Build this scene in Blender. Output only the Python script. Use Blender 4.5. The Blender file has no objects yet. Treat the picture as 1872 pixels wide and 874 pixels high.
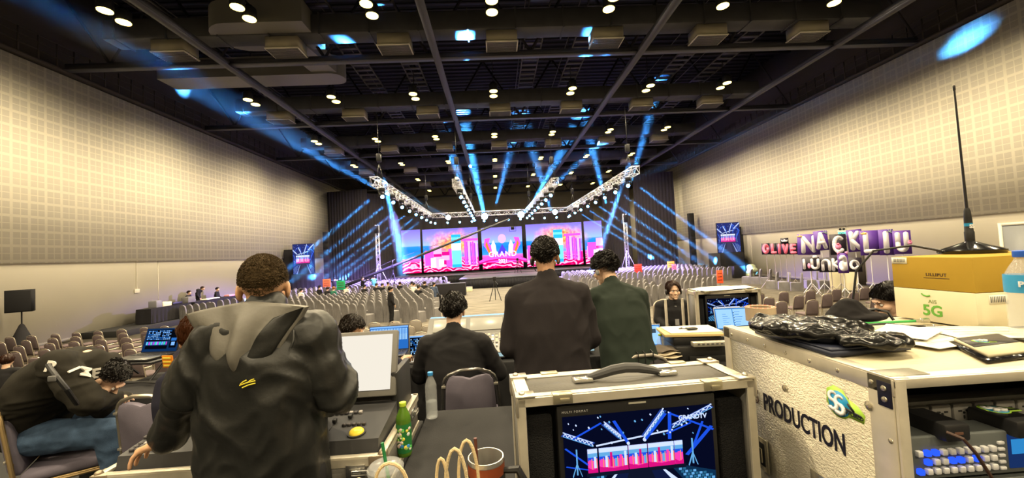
import bpy, bmesh, math, random
import numpy as np
from mathutils import Vector, Matrix, noise, Euler
random.seed(7)
PI = math.pi
R = math.radians
scn = bpy.context.scene
COL = scn.collection

# ------------------------------------------------------------------ camera
CAM = Vector((0, 0, 2.85)); FPX = 720.0; W0, H0 = 1872, 874
_y = Vector((-28/FPX, -29/FPX, 1)).normalized()            # the room's depth axis in camera axes (right, up, forward)
_r = R(2.9)
_z = Vector((-math.sin(_r), math.cos(_r), 0)); _z = (_z - _y*_z.dot(_y)).normalized()
_x = _z.cross(_y); _x = -_x if _x.x < 0 else _x
ROWS = Matrix((_x, _y, _z))                                # room = ROWS @ (right, up, forward)
right, up, fwd = ROWS.col[0].copy(), ROWS.col[1].copy(), ROWS.col[2].copy()
cd = bpy.data.cameras.new('camera'); cam = bpy.data.objects.new('camera', cd); COL.objects.link(cam)
cam.matrix_world = Matrix(((right.x, up.x, -fwd.x, CAM.x), (right.y, up.y, -fwd.y, CAM.y), (right.z, up.z, -fwd.z, CAM.z), (0, 0, 0, 1)))
cd.sensor_fit = 'HORIZONTAL'; cd.sensor_width = 36; cd.lens = FPX/W0*36
cd.clip_start = .05; cd.clip_end = 300
scn.camera = cam

def ray(u, v):
    return (right*((u - W0/2)/FPX) + up*((H0/2 - v)/FPX) + fwd)
def at(u, v, Y):            # the point of the place at depth Y seen at (u, v)
    d = ray(u, v); return CAM + d*(Y/d.y)
def fl(u, v, z=0.0):        # ... at height z
    d = ray(u, v); return CAM + d*((z - CAM.z)/d.z)
def sx(u, v, X):            # ... on the plane x = X
    d = ray(u, v); return CAM + d*(X/d.x)

# ------------------------------------------------------------------ view, world
vs = scn.view_settings
scn.display_settings.display_device = 'sRGB'
vs.view_transform = 'Standard'; vs.look = 'None'; vs.gamma = 1; vs.use_curve_mapping = False
vs.exposure = 0.0
wd = bpy.data.worlds.new('world'); scn.world = wd; wd.use_nodes = True
wd.node_tree.nodes['Background'].inputs[0].default_value = (.55, .6, .75, 1)
wd.node_tree.nodes['Background'].inputs[1].default_value = .35
cy = scn.cycles
cy.max_bounces = 5; cy.diffuse_bounces = 3; cy.glossy_bounces = 3; cy.transmission_bounces = 6; cy.transparent_max_bounces = 8
cy.volume_bounces = 0; cy.caustics_reflective = False; cy.caustics_refractive = False
cy.sample_clamp_indirect = 4; cy.use_denoising = True

# ------------------------------------------------------------------ materials
_M = {}
def lin(c):
    return tuple((x/12.92 if x <= .04045 else ((x+.055)/1.055)**2.4) for x in c)
def hx(s):
    return lin(tuple(int(s[i:i+2], 16)/255 for i in (0, 2, 4)))
def mat(name, col=(.5, .5, .5), rough=.5, metal=0, bump=0, bscale=40, emis=None, es=0, vary=0, vscale=8, trans=0, alpha=1, ior=1.45, coat=0, stretch=None, spec=None):
    if name in _M: return _M[name]
    if isinstance(col, str): col = hx(col)
    m = bpy.data.materials.new(name); m.use_nodes = True; _M[name] = m
    nt = m.node_tree; b = nt.nodes['Principled BSDF']
    b.inputs['Base Color'].default_value = (*col, 1); b.inputs['Roughness'].default_value = rough
    b.inputs['Metallic'].default_value = metal; b.inputs['IOR'].default_value = ior
    b.inputs['Transmission Weight'].default_value = trans; b.inputs['Alpha'].default_value = alpha
    b.inputs['Coat Weight'].default_value = coat; b.inputs['Specular IOR Level'].default_value = spec if spec is not None else (.5 if rough < .7 else .15)
    if emis is not None:
        if isinstance(emis, str): emis = hx(emis)
        b.inputs['Emission Color'].default_value = (*emis, 1); b.inputs['Emission Strength'].default_value = es
    if bump or vary:
        tc = nt.nodes.new('ShaderNodeTexCoord'); mp = nt.nodes.new('ShaderNodeMapping')
        nt.links.new(tc.outputs['Object'], mp.inputs['Vector'])
        if stretch: mp.inputs['Scale'].default_value = stretch
    if bump:
        n = nt.nodes.new('ShaderNodeTexNoise'); n.inputs['Scale'].default_value = bscale; n.inputs['Detail'].default_value = 4
        bp = nt.nodes.new('ShaderNodeBump'); bp.inputs['Strength'].default_value = bump; bp.inputs['Distance'].default_value = .01
        nt.links.new(mp.outputs[0], n.inputs['Vector']); nt.links.new(n.outputs['Fac'], bp.inputs['Height']); nt.links.new(bp.outputs[0], b.inputs['Normal'])
    if vary:
        n = nt.nodes.new('ShaderNodeTexNoise'); n.inputs['Scale'].default_value = vscale; n.inputs['Detail'].default_value = 5
        mr = nt.nodes.new('ShaderNodeMapRange'); mr.inputs['From Min'].default_value = .3; mr.inputs['From Max'].default_value = .7
        mr.inputs['To Min'].default_value = 1-vary; mr.inputs['To Max'].default_value = 1+vary
        vm = nt.nodes.new('ShaderNodeVectorMath'); vm.operation = 'SCALE'; vm.inputs[0].default_value = col
        nt.links.new(mp.outputs[0], n.inputs['Vector']); nt.links.new(n.outputs['Fac'], mr.inputs['Value']); nt.links.new(mr.outputs[0], vm.inputs['Scale']); nt.links.new(vm.outputs[0], b.inputs['Base Color'])
    return m
def glow(name, col, s):
    if name in _M: return _M[name]
    m = bpy.data.materials.new(name); m.use_nodes = True; _M[name] = m
    nt = m.node_tree; nt.nodes.clear()
    o = nt.nodes.new('ShaderNodeOutputMaterial'); e = nt.nodes.new('ShaderNodeEmission')
    if isinstance(col, str): col = hx(col)
    e.inputs[0].default_value = (*col, 1); e.inputs[1].default_value = s
    nt.links.new(e.outputs[0], o.inputs[0]); return m

# ------------------------------------------------------------------ mesh builder
def T(x, y, z): return Matrix.Translation((x, y, z))
def RX(d): return Matrix.Rotation(R(d), 4, 'X')
def RY(d): return Matrix.Rotation(R(d), 4, 'Y')
def RZ(d): return Matrix.Rotation(R(d), 4, 'Z')
def S(x, y, z): return Matrix.Diagonal((x, y, z, 1))
class MB:
    def __init__(s): s.v = []; s.f = []; s.mi = []; s.cur = 0
    def m(s, i): s.cur = i; return s
    def add(s, vs_, fs, Mx=None):
        n = len(s.v)
        for p in vs_:
            p = Vector(p)
            s.v.append(tuple(Mx @ p) if Mx is not None else tuple(p))
        for f in fs: s.f.append(tuple(i+n for i in f)); s.mi.append(s.cur)
        return s
    def box(s, x0, x1, y0, y1, z0, z1, Mx=None):
        v = [(x, y, z) for z in (z0, z1) for y in (y0, y1) for x in (x0, x1)]
        return s.add(v, [(0,2,3,1),(4,5,7,6),(0,1,5,4),(2,6,7,3),(0,4,6,2),(1,3,7,5)], Mx)
    def cbox(s, c, d, Mx=None):
        return s.box(c[0]-d[0]/2, c[0]+d[0]/2, c[1]-d[1]/2, c[1]+d[1]/2, c[2]-d[2]/2, c[2]+d[2]/2, Mx)
    def rbox(s, c, d, b=.005, Mx=None, seg=2):
        bm = bmesh.new(); bmesh.ops.create_cube(bm, size=1)
        for v in bm.verts: v.co = Vector((c[0]+v.co.x*d[0], c[1]+v.co.y*d[1], c[2]+v.co.z*d[2]))
        bmesh.ops.bevel(bm, geom=bm.edges[:], offset=b, segments=seg, affect='EDGES', profile=.5)
        return s.frombm(bm, Mx)
    def frombm(s, bm, Mx=None):
        bm.verts.ensure_lookup_table(); bm.verts.index_update()
        s.add([v.co for v in bm.verts], [tuple(v.index for v in f.verts) for f in bm.faces], Mx); bm.free(); return s
    def tube(s, pts, r, n=8, Mx=None, closed=False, caps=True):
        pts = [Vector(p) for p in pts]; k = len(pts)
        rs = r if isinstance(r, (list, tuple)) else [r]*k
        V = []; F = []; up_ = None
        for i, p in enumerate(pts):
            a = pts[(i-1) % k] if (i or closed) else p; b = pts[(i+1) % k] if (i < k-1 or closed) else p
            d = (b-a)
            d = d.normalized() if d.length > 1e-9 else Vector((0, 0, 1))
            if up_ is None: up_ = Vector((0, 0, 1)) if abs(d.z) < .9 else Vector((1, 0, 0))
            sd = d.cross(up_); sd = sd.normalized() if sd.length > 1e-6 else d.orthogonal().normalized()
            up_ = sd.cross(d).normalized()
            for j in range(n):
                t = 2*PI*j/n; V.append(p + sd*(rs[i]*math.cos(t)) + up_*(rs[i]*math.sin(t)))
        for i in range(k if closed else k-1):
            for j in range(n):
                a = i*n+j; b = i*n+(j+1) % n; c = ((i+1) % k)*n+(j+1) % n; d = ((i+1) % k)*n+j
                F.append((a, b, c, d))
        if caps and not closed: F.append(tuple(range(n-1, -1, -1))); F.append(tuple(range((k-1)*n, k*n)))
        return s.add(V, F, Mx)
    def lathe(s, prof, n=20, Mx=None, caps=True):
        V = []; F = []
        for r_, z in prof:
            for j in range(n): t = 2*PI*j/n; V.append((r_*math.cos(t), r_*math.sin(t), z))
        for i in range(len(prof)-1):
            for j in range(n): F.append((i*n+j, i*n+(j+1) % n, (i+1)*n+(j+1) % n, (i+1)*n+j))
        if caps: F.append(tuple(range(n-1, -1, -1))); F.append(tuple(range((len(prof)-1)*n, len(prof)*n)))
        return s.add(V, F, Mx)
    def cyl(s, r, z0, z1, n=16, Mx=None, r2=None): return s.lathe([(r, z0), (r if r2 is None else r2, z1)], n, Mx)
    def prism(s, poly, z0, z1, Mx=None):
        n = len(poly); V = [(x, y, z0) for x, y in poly]+[(x, y, z1) for x, y in poly]
        F = [tuple(range(n-1, -1, -1)), tuple(range(n, 2*n))]+[(i, (i+1) % n, n+(i+1) % n, n+i) for i in range(n)]
        return s.add(V, F, Mx)
    def loft(s, rings, Mx=None, caps=True):
        n = len(rings[0]); V = [p for r_ in rings for p in r_]; F = []
        for i in range(len(rings)-1):
            for j in range(n): F.append((i*n+j, i*n+(j+1) % n, (i+1)*n+(j+1) % n, (i+1)*n+j))
        if caps: F.append(tuple(range(n-1, -1, -1))); F.append(tuple(range((len(rings)-1)*n, len(rings)*n)))
        return s.add(V, F, Mx)
    def ell(s, c, r, Mx=None, n=14, k=9, rot=None):
        V = []; F = []
        A = T(*c) @ (rot if rot is not None else Matrix.Identity(4)) @ S(*r)
        if Mx is not None: A = Mx @ A
        for i in range(1, k):
            t = PI*i/k
            for j in range(n): p = 2*PI*j/n; V.append((math.sin(t)*math.cos(p), math.sin(t)*math.sin(p), -math.cos(t)))
        V += [(0, 0, -1), (0, 0, 1)]; a = len(V)-2; b = a+1
        for i in range(k-2):
            for j in range(n): F.append((i*n+j, i*n+(j+1) % n, (i+1)*n+(j+1) % n, (i+1)*n+j))
        for j in range(n): F.append((a, (j+1) % n, j)); F.append((b, (k-2)*n+j, (k-2)*n+(j+1) % n))
        return s.add(V, F, A)
    def cap(s, A, B, ra, rb, n=12, Mx=None, flat=1.0):   # tapered capsule
        A = Vector(A); B = Vector(B); d = B-A; L = d.length
        q = Vector((0, 0, 1)).rotation_difference(d.normalized() if L > 1e-6 else Vector((0, 0, 1))).to_matrix().to_4x4()
        pr = [(ra*math.sin(t), -ra*math.cos(t)) for t in (.02, .5, 1.0, PI/2)]+[(rb*math.cos(t), L+rb*math.sin(t)) for t in (0, .55, 1.05, 1.55)]
        MM = T(*A) @ q
        return s.lathe(pr, n, (Mx @ MM) if Mx is not None else MM)
    def truss(s, A, B, w, r=.025, pitch=None, n=4):       # square box truss between A and B
        A = Vector(A); B = Vector(B); d = (B-A); L = d.length; d.normalize()
        u = d.cross(Vector((0, 0, 1))); u = u.normalized() if u.length > .01 else Vector((1, 0, 0)); v = u.cross(d)
        k = max(1, round(L/(pitch or w))); h = w/2
        cs = [(h, h), (-h, h), (-h, -h), (h, -h)]
        for a, b in cs: s.tube([A+u*a+v*b, B+u*a+v*b], r, n)
        for i in range(k):
            for j in range(4):
                a = cs[j]; b = cs[(j+1) % 4]
                if i % 2: a, b = b, a
                s.tube([A+d*(L*i/k)+u*a[0]+v*a[1], A+d*(L*(i+1)/k)+u*b[0]+v*b[1]], r*.6, 3, caps=False)
                if i % 2 == 0: s.tube([A+d*(L*i/k)+u*a[0]+v*a[1], A+d*(L*i/k)+u*b[0]+v*b[1]], r*.6, 3, caps=False)
        return s
    def build(s, name, mats, parent=None, smooth=35):
        me = bpy.data.meshes.new(name)
        V = np.array(s.v, dtype=np.float32)
        me.vertices.add(len(V)); me.vertices.foreach_set('co', V.ravel())
        ln = [len(f) for f in s.f]; fl_ = [i for f in s.f for i in f]
        me.loops.add(len(fl_)); me.loops.foreach_set('vertex_index', fl_)
        me.polygons.add(len(ln)); st = np.concatenate(([0], np.cumsum(ln)[:-1])) if ln else []
        me.polygons.foreach_set('loop_start', st)
        me.polygons.foreach_set('material_index', s.mi)
        me.update(calc_edges=True)
        for m_ in (mats if isinstance(mats, (list, tuple)) else [mats]): me.materials.append(m_)
        if smooth:
            me.polygons.foreach_set('use_smooth', [True]*len(ln)); me.set_sharp_from_angle(angle=R(smooth))
        o = bpy.data.objects.new(name, me); COL.objects.link(o)
        if parent is not None: o.parent = parent
        return o
def tag(o, label, cat, group=None, kind=None):
    o['label'] = label; o['category'] = cat
    if group: o['group'] = group
    if kind: o['kind'] = kind
    return o
def struct(o, label=None):
    o['kind'] = 'structure'
    if label: o['label'] = label
    return o
def thing(name, label, cat, loc=(0, 0, 0), rz=0, group=None):
    o = bpy.data.objects.new(name, None); COL.objects.link(o); o.location = loc; o.rotation_euler = (0, 0, R(rz))
    o.empty_display_size = .1
    return tag(o, label, cat, group)
def place(o, M4): o.matrix_world = M4; return o
_kids = {}
def kids(o):
    return [c for c in COL.objects if c.parent == o] if o.name not in _kids else _kids[o.name]
def dup(root, loc, rz, label=None, group=None, mats=None):
    r_ = root.copy(); COL.objects.link(r_); r_.location = loc; r_.rotation_euler = (0, 0, R(rz))
    if label: r_['label'] = label
    if group: r_['group'] = group
    if root.name not in _kids:
        _kids[root.name] = kids(root)
        for c in _kids[root.name]:
            if c.name not in _kids: _kids[c.name] = kids(c)
    for c in _kids[root.name]:
        d = c.copy(); COL.objects.link(d); d.parent = r_
        for g in _kids[c.name]: e = g.copy(); COL.objects.link(e); e.parent = d
    return r_
def text_mesh(txt, size, depth=.002, bold=0, spacing=1.0, align='CENTER'):
    cu = bpy.data.curves.new('t', 'FONT'); cu.body = txt; cu.size = size; cu.extrude = depth; cu.offset = bold
    cu.align_x = align; cu.align_y = 'CENTER'; cu.space_character = spacing; cu.resolution_u = 3
    o = bpy.data.objects.new('t', cu); COL.objects.link(o)
    dg = bpy.context.evaluated_depsgraph_get(); me = bpy.data.meshes.new_from_object(o.evaluated_get(dg))
    V = [v.co.copy() for v in me.vertices]; F = [tuple(p.vertices) for p in me.polygons]
    bpy.data.objects.remove(o); bpy.data.meshes.remove(me); return V, F
def strokes2d(lines, r, z0, z1, mb, Mx=None, n=8):
    """fat round-ended strokes in the xy plane, extruded from z0 to z1"""
    e = 0
    for pl in lines:
        for (a, b) in zip(pl[:-1], pl[1:]):
            a = Vector((*a, 0)); b = Vector((*b, 0)); d = (b-a); t0 = math.atan2(d.y, d.x)
            poly = [(b.x+r*math.cos(t0+q), b.y+r*math.sin(t0+q)) for q in [(-PI/2)+PI*i/n for i in range(n+1)]]
            poly += [(a.x+r*math.cos(t0+q), a.y+r*math.sin(t0+q)) for q in [(PI/2)+PI*i/n for i in range(n+1)]]
            mb.prism(poly, z0, z1+e, Mx); e += .0004
def arc(cx, cy, rx, ry, a0, a1, n=10):
    return [(cx+rx*math.cos(R(a0+(a1-a0)*i/n)), cy+ry*math.sin(R(a0+(a1-a0)*i/n))) for i in range(n+1)]
# ------------------------------------------------------------------ dimensions of the hall
XL, XR, YB, YF = -19.1, 21.2, 66.0, -14.0
PZ0, PZ1 = 3.5, 11.9                     # acoustic panel zone of the side walls
ZC = 16.5                                # roof deck
RZ0 = 1.15                               # top of the control riser
# ---- lights: ceiling fixture grid (warm pairs) ----
SP = 4.7; ZL = 12.5; ROWY = [15.0 + 8.3*i for i in range(-3, 6)]
LX = [.3 + 4.72*(i-3) for i in range(7)]
WARM = (1.0, .82, .52)
warm_disc = glow('lamp_disc', (1.0, .76, .20), 6)
black_metal = mat('black_metal', (.012, .012, .014), .45, .3)
housing = MB(); housing.lathe([(.24, .03), (.26, .06), (.25, .42), (.13, .55), (.04, .58)], 14)
disc = MB(); disc.cyl(.235, .0, .035, 14)
proto = thing('ceiling_light', '', 'ceiling light', (0, 0, 0), 0, 'warm twin downlights in the ceiling grid')
for dy in (-.36, .36):
    hh = housing.build('lamp_housing', black_metal, proto); hh.location = (0, dy, 0); disc.build('lamp_lens', warm_disc, hh)
w = MB(); w.box(-.03, .03, -.38, .38, .56, .62); w.tube([(0, 0, .6), (0, 0, 3.9)], .025, 5); w.build('hanger', black_metal, proto)
def nth(n):
    a = ['first', 'second', 'third', 'fourth', 'fifth', 'sixth', 'seventh', 'eighth', 'ninth', 'tenth', 'eleventh', 'twelfth', 'thirteenth', 'fourteenth', 'fifteenth', 'sixteenth', 'seventeenth', 'eighteenth', 'nineteenth']
    if n < 19: return a[n]
    t_, u_ = divmod(n+1, 10); w_ = ['', '', 'twent', 'thirt', 'fort', 'fift'][t_]
    return w_+'ieth' if u_ == 0 else w_+'y-'+a[u_-1]
ORD = ['first', 'second', 'third', 'fourth', 'fifth', 'sixth', 'seventh', 'eighth', 'ninth']
n = 0
for j, y in enumerate(ROWY):
    for i, x in enumerate(LX):
        vis = j >= 3
        lab = 'warm twin downlight in ceiling, %s row from the camera, %s from the left wall' % (ORD[max(0, j-3)], ORD[i])
        if vis:
            if n == 0: o = proto; o.location = (x, y, ZL); o['label'] = lab
            else: o = dup(proto, (x, y, ZL), 0, lab)
            n += 1
        ld = bpy.data.lights.new('downlight_beam', 'SPOT'); ld.energy = (3500 if y < 40 else 2400) * (.5 if y < 10 else 1) * (.85 if i == 0 else 1.45 if i == 6 else 1); ld.color = WARM
        ld.spot_size = R(160); ld.spot_blend = .8; ld.shadow_soft_size = .2
        lo = bpy.data.objects.new('downlight_beam', ld); COL.objects.link(lo); lo.location = (x, y, ZL-.05)

# ------------------------------------------------------------------ setting
def wall_mat(name, base, dark):
    m = bpy.data.materials.new(name); m.use_nodes = True; nt = m.node_tree; b = nt.nodes['Principled BSDF']; b.inputs['Roughness'].default_value = .8
    tc = nt.nodes.new('ShaderNodeTexCoord'); sp = nt.nodes.new('ShaderNodeSeparateXYZ'); nt.links.new(tc.outputs['Object'], sp.inputs[0])
    def mth(op, a, b_=None):
        n_ = nt.nodes.new('ShaderNodeMath'); n_.operation = op
        for k, q in enumerate((a, b_)):
            if q is None: continue
            if isinstance(q, (int, float)): n_.inputs[k].default_value = q
            else: nt.links.new(q, n_.inputs[k])
        return n_.outputs[0]
    def cell(o_):      # 0.6 m tiles with two perforated fields each
        u_ = mth('FRACT', mth('DIVIDE', mth('ADD', o_, 60.0), .6))
        w = mth('ABSOLUTE', mth('SUBTRACT', mth('FRACT', mth('DIVIDE', mth('SUBTRACT', u_, .06), .44)), .5))
        inside = mth('MULTIPLY', mth('GREATER_THAN', u_, .06), mth('LESS_THAN', u_, .94))
        return mth('MULTIPLY', mth('LESS_THAN', w, .44), inside)
    k = mth('MULTIPLY', cell(sp.outputs[1]), cell(sp.outputs[2]))
    n_ = nt.nodes.new('ShaderNodeTexNoise'); n_.inputs['Scale'].default_value = .6; nt.links.new(tc.outputs['Object'], n_.inputs['Vector'])
    k = mth('MULTIPLY', k, mth('ADD', mth('MULTIPLY', n_.outputs['Fac'], .5), .6))
    mx = nt.nodes.new('ShaderNodeMix'); mx.data_type = 'RGBA'; nt.links.new(k, mx.inputs['Factor'])
    mx.inputs['A'].default_value = (*base, 1); mx.inputs['B'].default_value = (*dark, 1); nt.links.new(mx.outputs['Result'], b.inputs['Base Color'])
    _M[name] = m; return m
cream = (.80, .755, .62); perf = wall_mat('acoustic_panel', cream, (.63, .59, .49))
plain = mat('cream_wall', (.80, .75, .63), .85, vary=.03, vscale=.4)
darkw = mat('dark_ceiling', (.022, .022, .026), .9)
for side, X, s in (('left', XL, -1), ('right', XR, 1)):
    w = MB(); w.box(min(X, X+s*.4), max(X, X+s*.4), YF, YB, 0, PZ1)
    struct(w.build('wall_%s' % side, plain, smooth=0), 'cream lower wall below the acoustic panelling')
    w = MB(); xa, xb = (X, X-s*.12)
    w.box(min(xa, xb), max(xa, xb), YF, 47.5, PZ0, PZ1)
    struct(w.build('wall_panelling_%s' % side, perf, smooth=0), 'cream perforated acoustic panelling of the side wall')
    w = MB(); w.box(min(X, X+s*.4), max(X, X+s*.4), YF, YB, PZ1, ZC+.5)
    w.box(min(X-s*.5, X), max(X-s*.5, X), YF, YB, PZ1+.02, PZ1+.10)
    for k in range(int((YB-YF)/.7)):
        y = YF+.7*k; w.box(min(X-s*.5, X-s*.46), max(X-s*.5, X-s*.46), y, y+.05, PZ1+.1, PZ1+1.1)
    for zz in (.45, .8, 1.1): w.box(min(X-s*.5, X-s*.46), max(X-s*.5, X-s*.46), YF, YB, PZ1+zz, PZ1+zz+.04)
    struct(w.build('trim_%d' % (1 if s < 0 else 2), mat('dark_fascia', (.05, .043, .04), .8), smooth=0), 'dark railing strip above the acoustic panels')
    w = MB(); w.box(min(X, X-s*.03), max(X, X-s*.03), YF, YB, 0, .18)
    struct(w.build('baseboard_%s' % side, mat('baseboard', (.12, .11, .10), .6), smooth=0))
    w = MB()
    for y in np.arange(YF+1, 47, 9.0): w.box(min(X, X-s*.012), max(X, X-s*.012), y, y+.03, .18, PZ0)
    struct(w.build('trim_%d' % (3 if s < 0 else 4), mat('joint', (.45, .42, .36), .8), smooth=0))
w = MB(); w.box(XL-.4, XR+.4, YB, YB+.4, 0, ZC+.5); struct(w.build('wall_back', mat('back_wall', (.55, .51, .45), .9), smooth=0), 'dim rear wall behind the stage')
w = MB(); w.box(XL-.4, XR+.4, YF-.4, YF, 0, ZC+.5); struct(w.build('wall_front', plain, smooth=0), 'wall behind the camera')
w = MB(); w.box(XL-.4, XR+.4, YF-.4, YB+.4, ZC, ZC+.4)
struct(w.build('ceiling', mat('roof_deck', (.010, .010, .016), .9), smooth=0), 'black corrugated roof deck high above the hall')
# carpet floor
m = mat('carpet', (.40, .36, .30), .95, bump=.3, bscale=60)
nt = m.node_tree; b = nt.nodes['Principled BSDF']
tc = nt.nodes.new('ShaderNodeTexCoord'); mp = nt.nodes.new('ShaderNodeMapping'); mp.inputs['Scale'].default_value = (.5, 2.2, 1); n1 = nt.nodes.new('ShaderNodeTexNoise'); n1.inputs['Scale'].default_value = 1.5; n1.inputs['Detail'].default_value = 8; n1.inputs['Roughness'].default_value = .7
cr = nt.nodes.new('ShaderNodeValToRGB'); cr.color_ramp.elements[0].position = .38; cr.color_ramp.elements[0].color = (.105, .095, .078, 1); cr.color_ramp.elements[1].position = .6; cr.color_ramp.elements[1].color = (.185, .168, .14, 1)
nt.links.new(tc.outputs['Object'], mp.inputs[0]); nt.links.new(mp.outputs[0], n1.inputs['Vector']); nt.links.new(n1.outputs['Fac'], cr.inputs[0]); nt.links.new(cr.outputs[0], b.inputs['Base Color'])
w = MB(); w.box(XL-.4, XR+.4, YF-.4, YB+.4, -.3, 0); struct(w.build('floor', m, smooth=0), 'beige-grey patterned carpet floor of the hall')
# riser of the control desk
w = MB(); w.box(-9.5, 9.5, -6, 6.2, RZ0-.08, RZ0)
for x in np.arange(-9.4, 9.5, 2.35):
    for y in (-5.9, -2, 2, 6.1): w.cyl(.03, 0, RZ0-.08, 8, T(x, y, 0))
w.box(-9.45, 9.45, 6.12, 6.18, 0, RZ0-.08); w.box(-9.45, -9.4, -6, 6.15, 0, RZ0-.08); w.box(9.4, 9.45, -6, 6.15, 0, RZ0-.08)
struct(w.build('floor_riser', mat('riser_black', (.03, .03, .03), .85), smooth=0), 'black raised platform under the control desks')

# ------------------------------------------------------------------ ceiling steel, ducts
steel = mat('grid_steel', (.055, .055, .075), .6, .2)
roofsteel = mat('roof_steel', (.02, .018, .022), .7)
for i, x in enumerate([-21.0+9.4-.0, -2.25, 7.15, 16.6]):
    w = MB(); w.box(x-.09, x+.09, YF, YB, 11.9, 12.15); w.box(x-.16, x+.16, YF, YB, 11.87, 11.9)
    struct(w.build('ceiling_rail', steel, smooth=0), 'long grey steel rail running from camera to stage under the ceiling')
for i in range(-2, 6):
    y = 17.9+8.35*i
    w = MB(); w.box(XL+.5, XR-.5, y-.09, y+.09, 12.0, 12.25); w.box(XL+.5, XR-.5, y-.17, y+.17, 11.96, 12.0)
    struct(w.build('ceiling_beam', steel, smooth=0), 'grey cross beam of the ceiling grid')
    # roof truss above it
    w = MB(); xs = np.arange(XL, XR+.1, 2.35)
    w.box(XL, XR, y-.1, y+.1, 15.9, 16.2)
    for k in range(len(xs)-1):
        a, b_ = (12.2, 16.0) if k % 2 else (16.0, 12.2)
        w.tube([(xs[k], y, a), (xs[k+1], y, b_)], .07, 4)
    struct(w.build('ceiling_truss', roofsteel, smooth=0), 'dark roof truss with diagonal struts')
# corrugated deck ribs and catwalk ladders
w = MB()
for y in np.arange(YF, YB, .55): w.box(XL, XR, y, y+.22, ZC-.07, ZC)
struct(w.build('ceiling_ribs', mat('deck_rib', (.018, .017, .028), .8), smooth=0), 'ribs of the corrugated roof deck')
for i, x in enumerate([-14.2, -7.2, -4.4, 2.5, 5.2, 11.7, 14.4]):
    w = MB(); w.box(x-.5, x-.44, 6, YB, 14.0, 14.1); w.box(x+.44, x+.5, 6, YB, 14.0, 14.1)
    for y in np.arange(6, YB, .6): w.box(x-.45, x+.45, y, y+.22, 14.0, 14.04)
    w.tube([(x-.5, 6, 15), (x-.5, YB, 15)], .03, 4)
    struct(w.build('ceiling_catwalk', mat('catwalk', (.05, .046, .056), .6, .3), smooth=0), 'grey slatted catwalk high in the roof')
duct_m = mat('duct', (.042, .042, .05), .6, .1, vary=.15, vscale=1.5)
box_m = mat('diffuser_box', (.34, .31, .26), .6)
grille = mat('grille', (.10, .095, .10), .6, .3)
for r_ in range(0, 5):
    y = 16.72+8.35*r_
    w = MB(); w.rbox((1.0, y+.45, 13.1), (34, .95, .9), .12)
    for x in np.arange(-15.5, 18, 2.1): w.box(x, x+.06, y-.05, y+.96, 12.62, 13.58)
    struct(w.build('ceiling_duct', duct_m), 'long flat air duct running across the hall')
    for k in range(7):
        x = -13.4+SP*k
        d = MB(); d.cbox((0, 0, .24), (1.35, .85, .48)); b2 = MB()
        b2.cbox((0, 0, -.03), (1.42, .92, .05)); 
        g = MB()
        for q in range(9): g.cbox((0, -.38+.095*q, -.07), (1.32, .03, .03))
        o = thing('air_diffuser', 'box air diffuser under the %s duct from the camera, %s from the left' % (ORD[r_], ORD[k]), 'air vent', (x, y+.5, 12.16), 0, 'air diffusers under the ceiling ducts')
        d.build('diffuser_body', box_m, o, 0); b2.build('rim', mat('rim', (.5, .48, .45), .5), o, 0); g.build('grille', grille, o, 0)
# round-ended duct bends on the left
def stadium(x0, x1, y0, y1, left=True, right_=True):
    r_ = (y1-y0)/2; cy_ = (y0+y1)/2; P = []
    P += [(x1+(r_*math.cos(R(a)) if right_ else 0), cy_+r_*math.sin(R(a))) for a in range(-90, 91, 15)]
    P += [(x0+(r_*math.cos(R(a)) if left else 0), cy_+r_*math.sin(R(a))) for a in range(90, 271, 15)]
    return P
w = MB(); w.prism(stadium(-10.5, -7.4, 15.9, 18.1, True, False), 12.72, 13.7)
w.loft([[(-9.2, 17.6, 12.6), (-8.0, 17.6, 12.6), (-8.0, 17.6, 13.3), (-9.2, 17.6, 13.3)], [(-8.9, 20.2, 12.6), (-7.7, 20.2, 12.6), (-7.7, 20.2, 13.3), (-8.9, 20.2, 13.3)]])
w.prism(stadium(-16.5, -8.1, 20.0, 21.3, False, True), 12.5, 13.5)
struct(w.build('ceiling_duct_bend', mat('duct_light', (.14, .135, .13), .6, .1)), 'pale round-ended duct bend at upper left')
# ------------------------------------------------------------------ organic surfaces
def organic(mb, voxel=.01, smooth=6, fac=.5, disp=None):
    """fuse overlapping closed volumes into one continuous surface; returns (verts, faces)"""
    o = mb.build('tmp', [], None, smooth=0)
    m1 = o.modifiers.new('r', 'REMESH'); m1.mode = 'VOXEL'; m1.voxel_size = voxel; m1.use_smooth_shade = True
    m2 = o.modifiers.new('s', 'SMOOTH'); m2.factor = fac; m2.iterations = smooth
    dg = bpy.context.evaluated_depsgraph_get(); me = bpy.data.meshes.new_from_object(o.evaluated_get(dg))
    V = [v.co.copy() for v in me.vertices]
    if disp:
        N = [v.normal.copy() for v in me.vertices]
        V = [p+n_*disp(p, n_) for p, n_ in zip(V, N)]
    F = [tuple(p.vertices) for p in me.polygons]
    old = o.data; bpy.data.objects.remove(o); bpy.data.meshes.remove(old); bpy.data.meshes.remove(me)
    return V, F
def folds(amp, seed=0, sc=(9, 9, 5), zmid=None):
    o3 = Vector((seed*3.1, seed*1.7, seed*2.3))
    def f(p, n_):
        q = Vector((p.x*sc[0], p.y*sc[1], p.z*sc[2]))+o3
        w = noise.noise_vector(q*.6)*1.1
        a = 1-abs(noise.noise(q+w))*2.6
        b_ = noise.noise(q*2.3+w)
        return amp*(a*.8+b_*.4)
    return f
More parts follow.
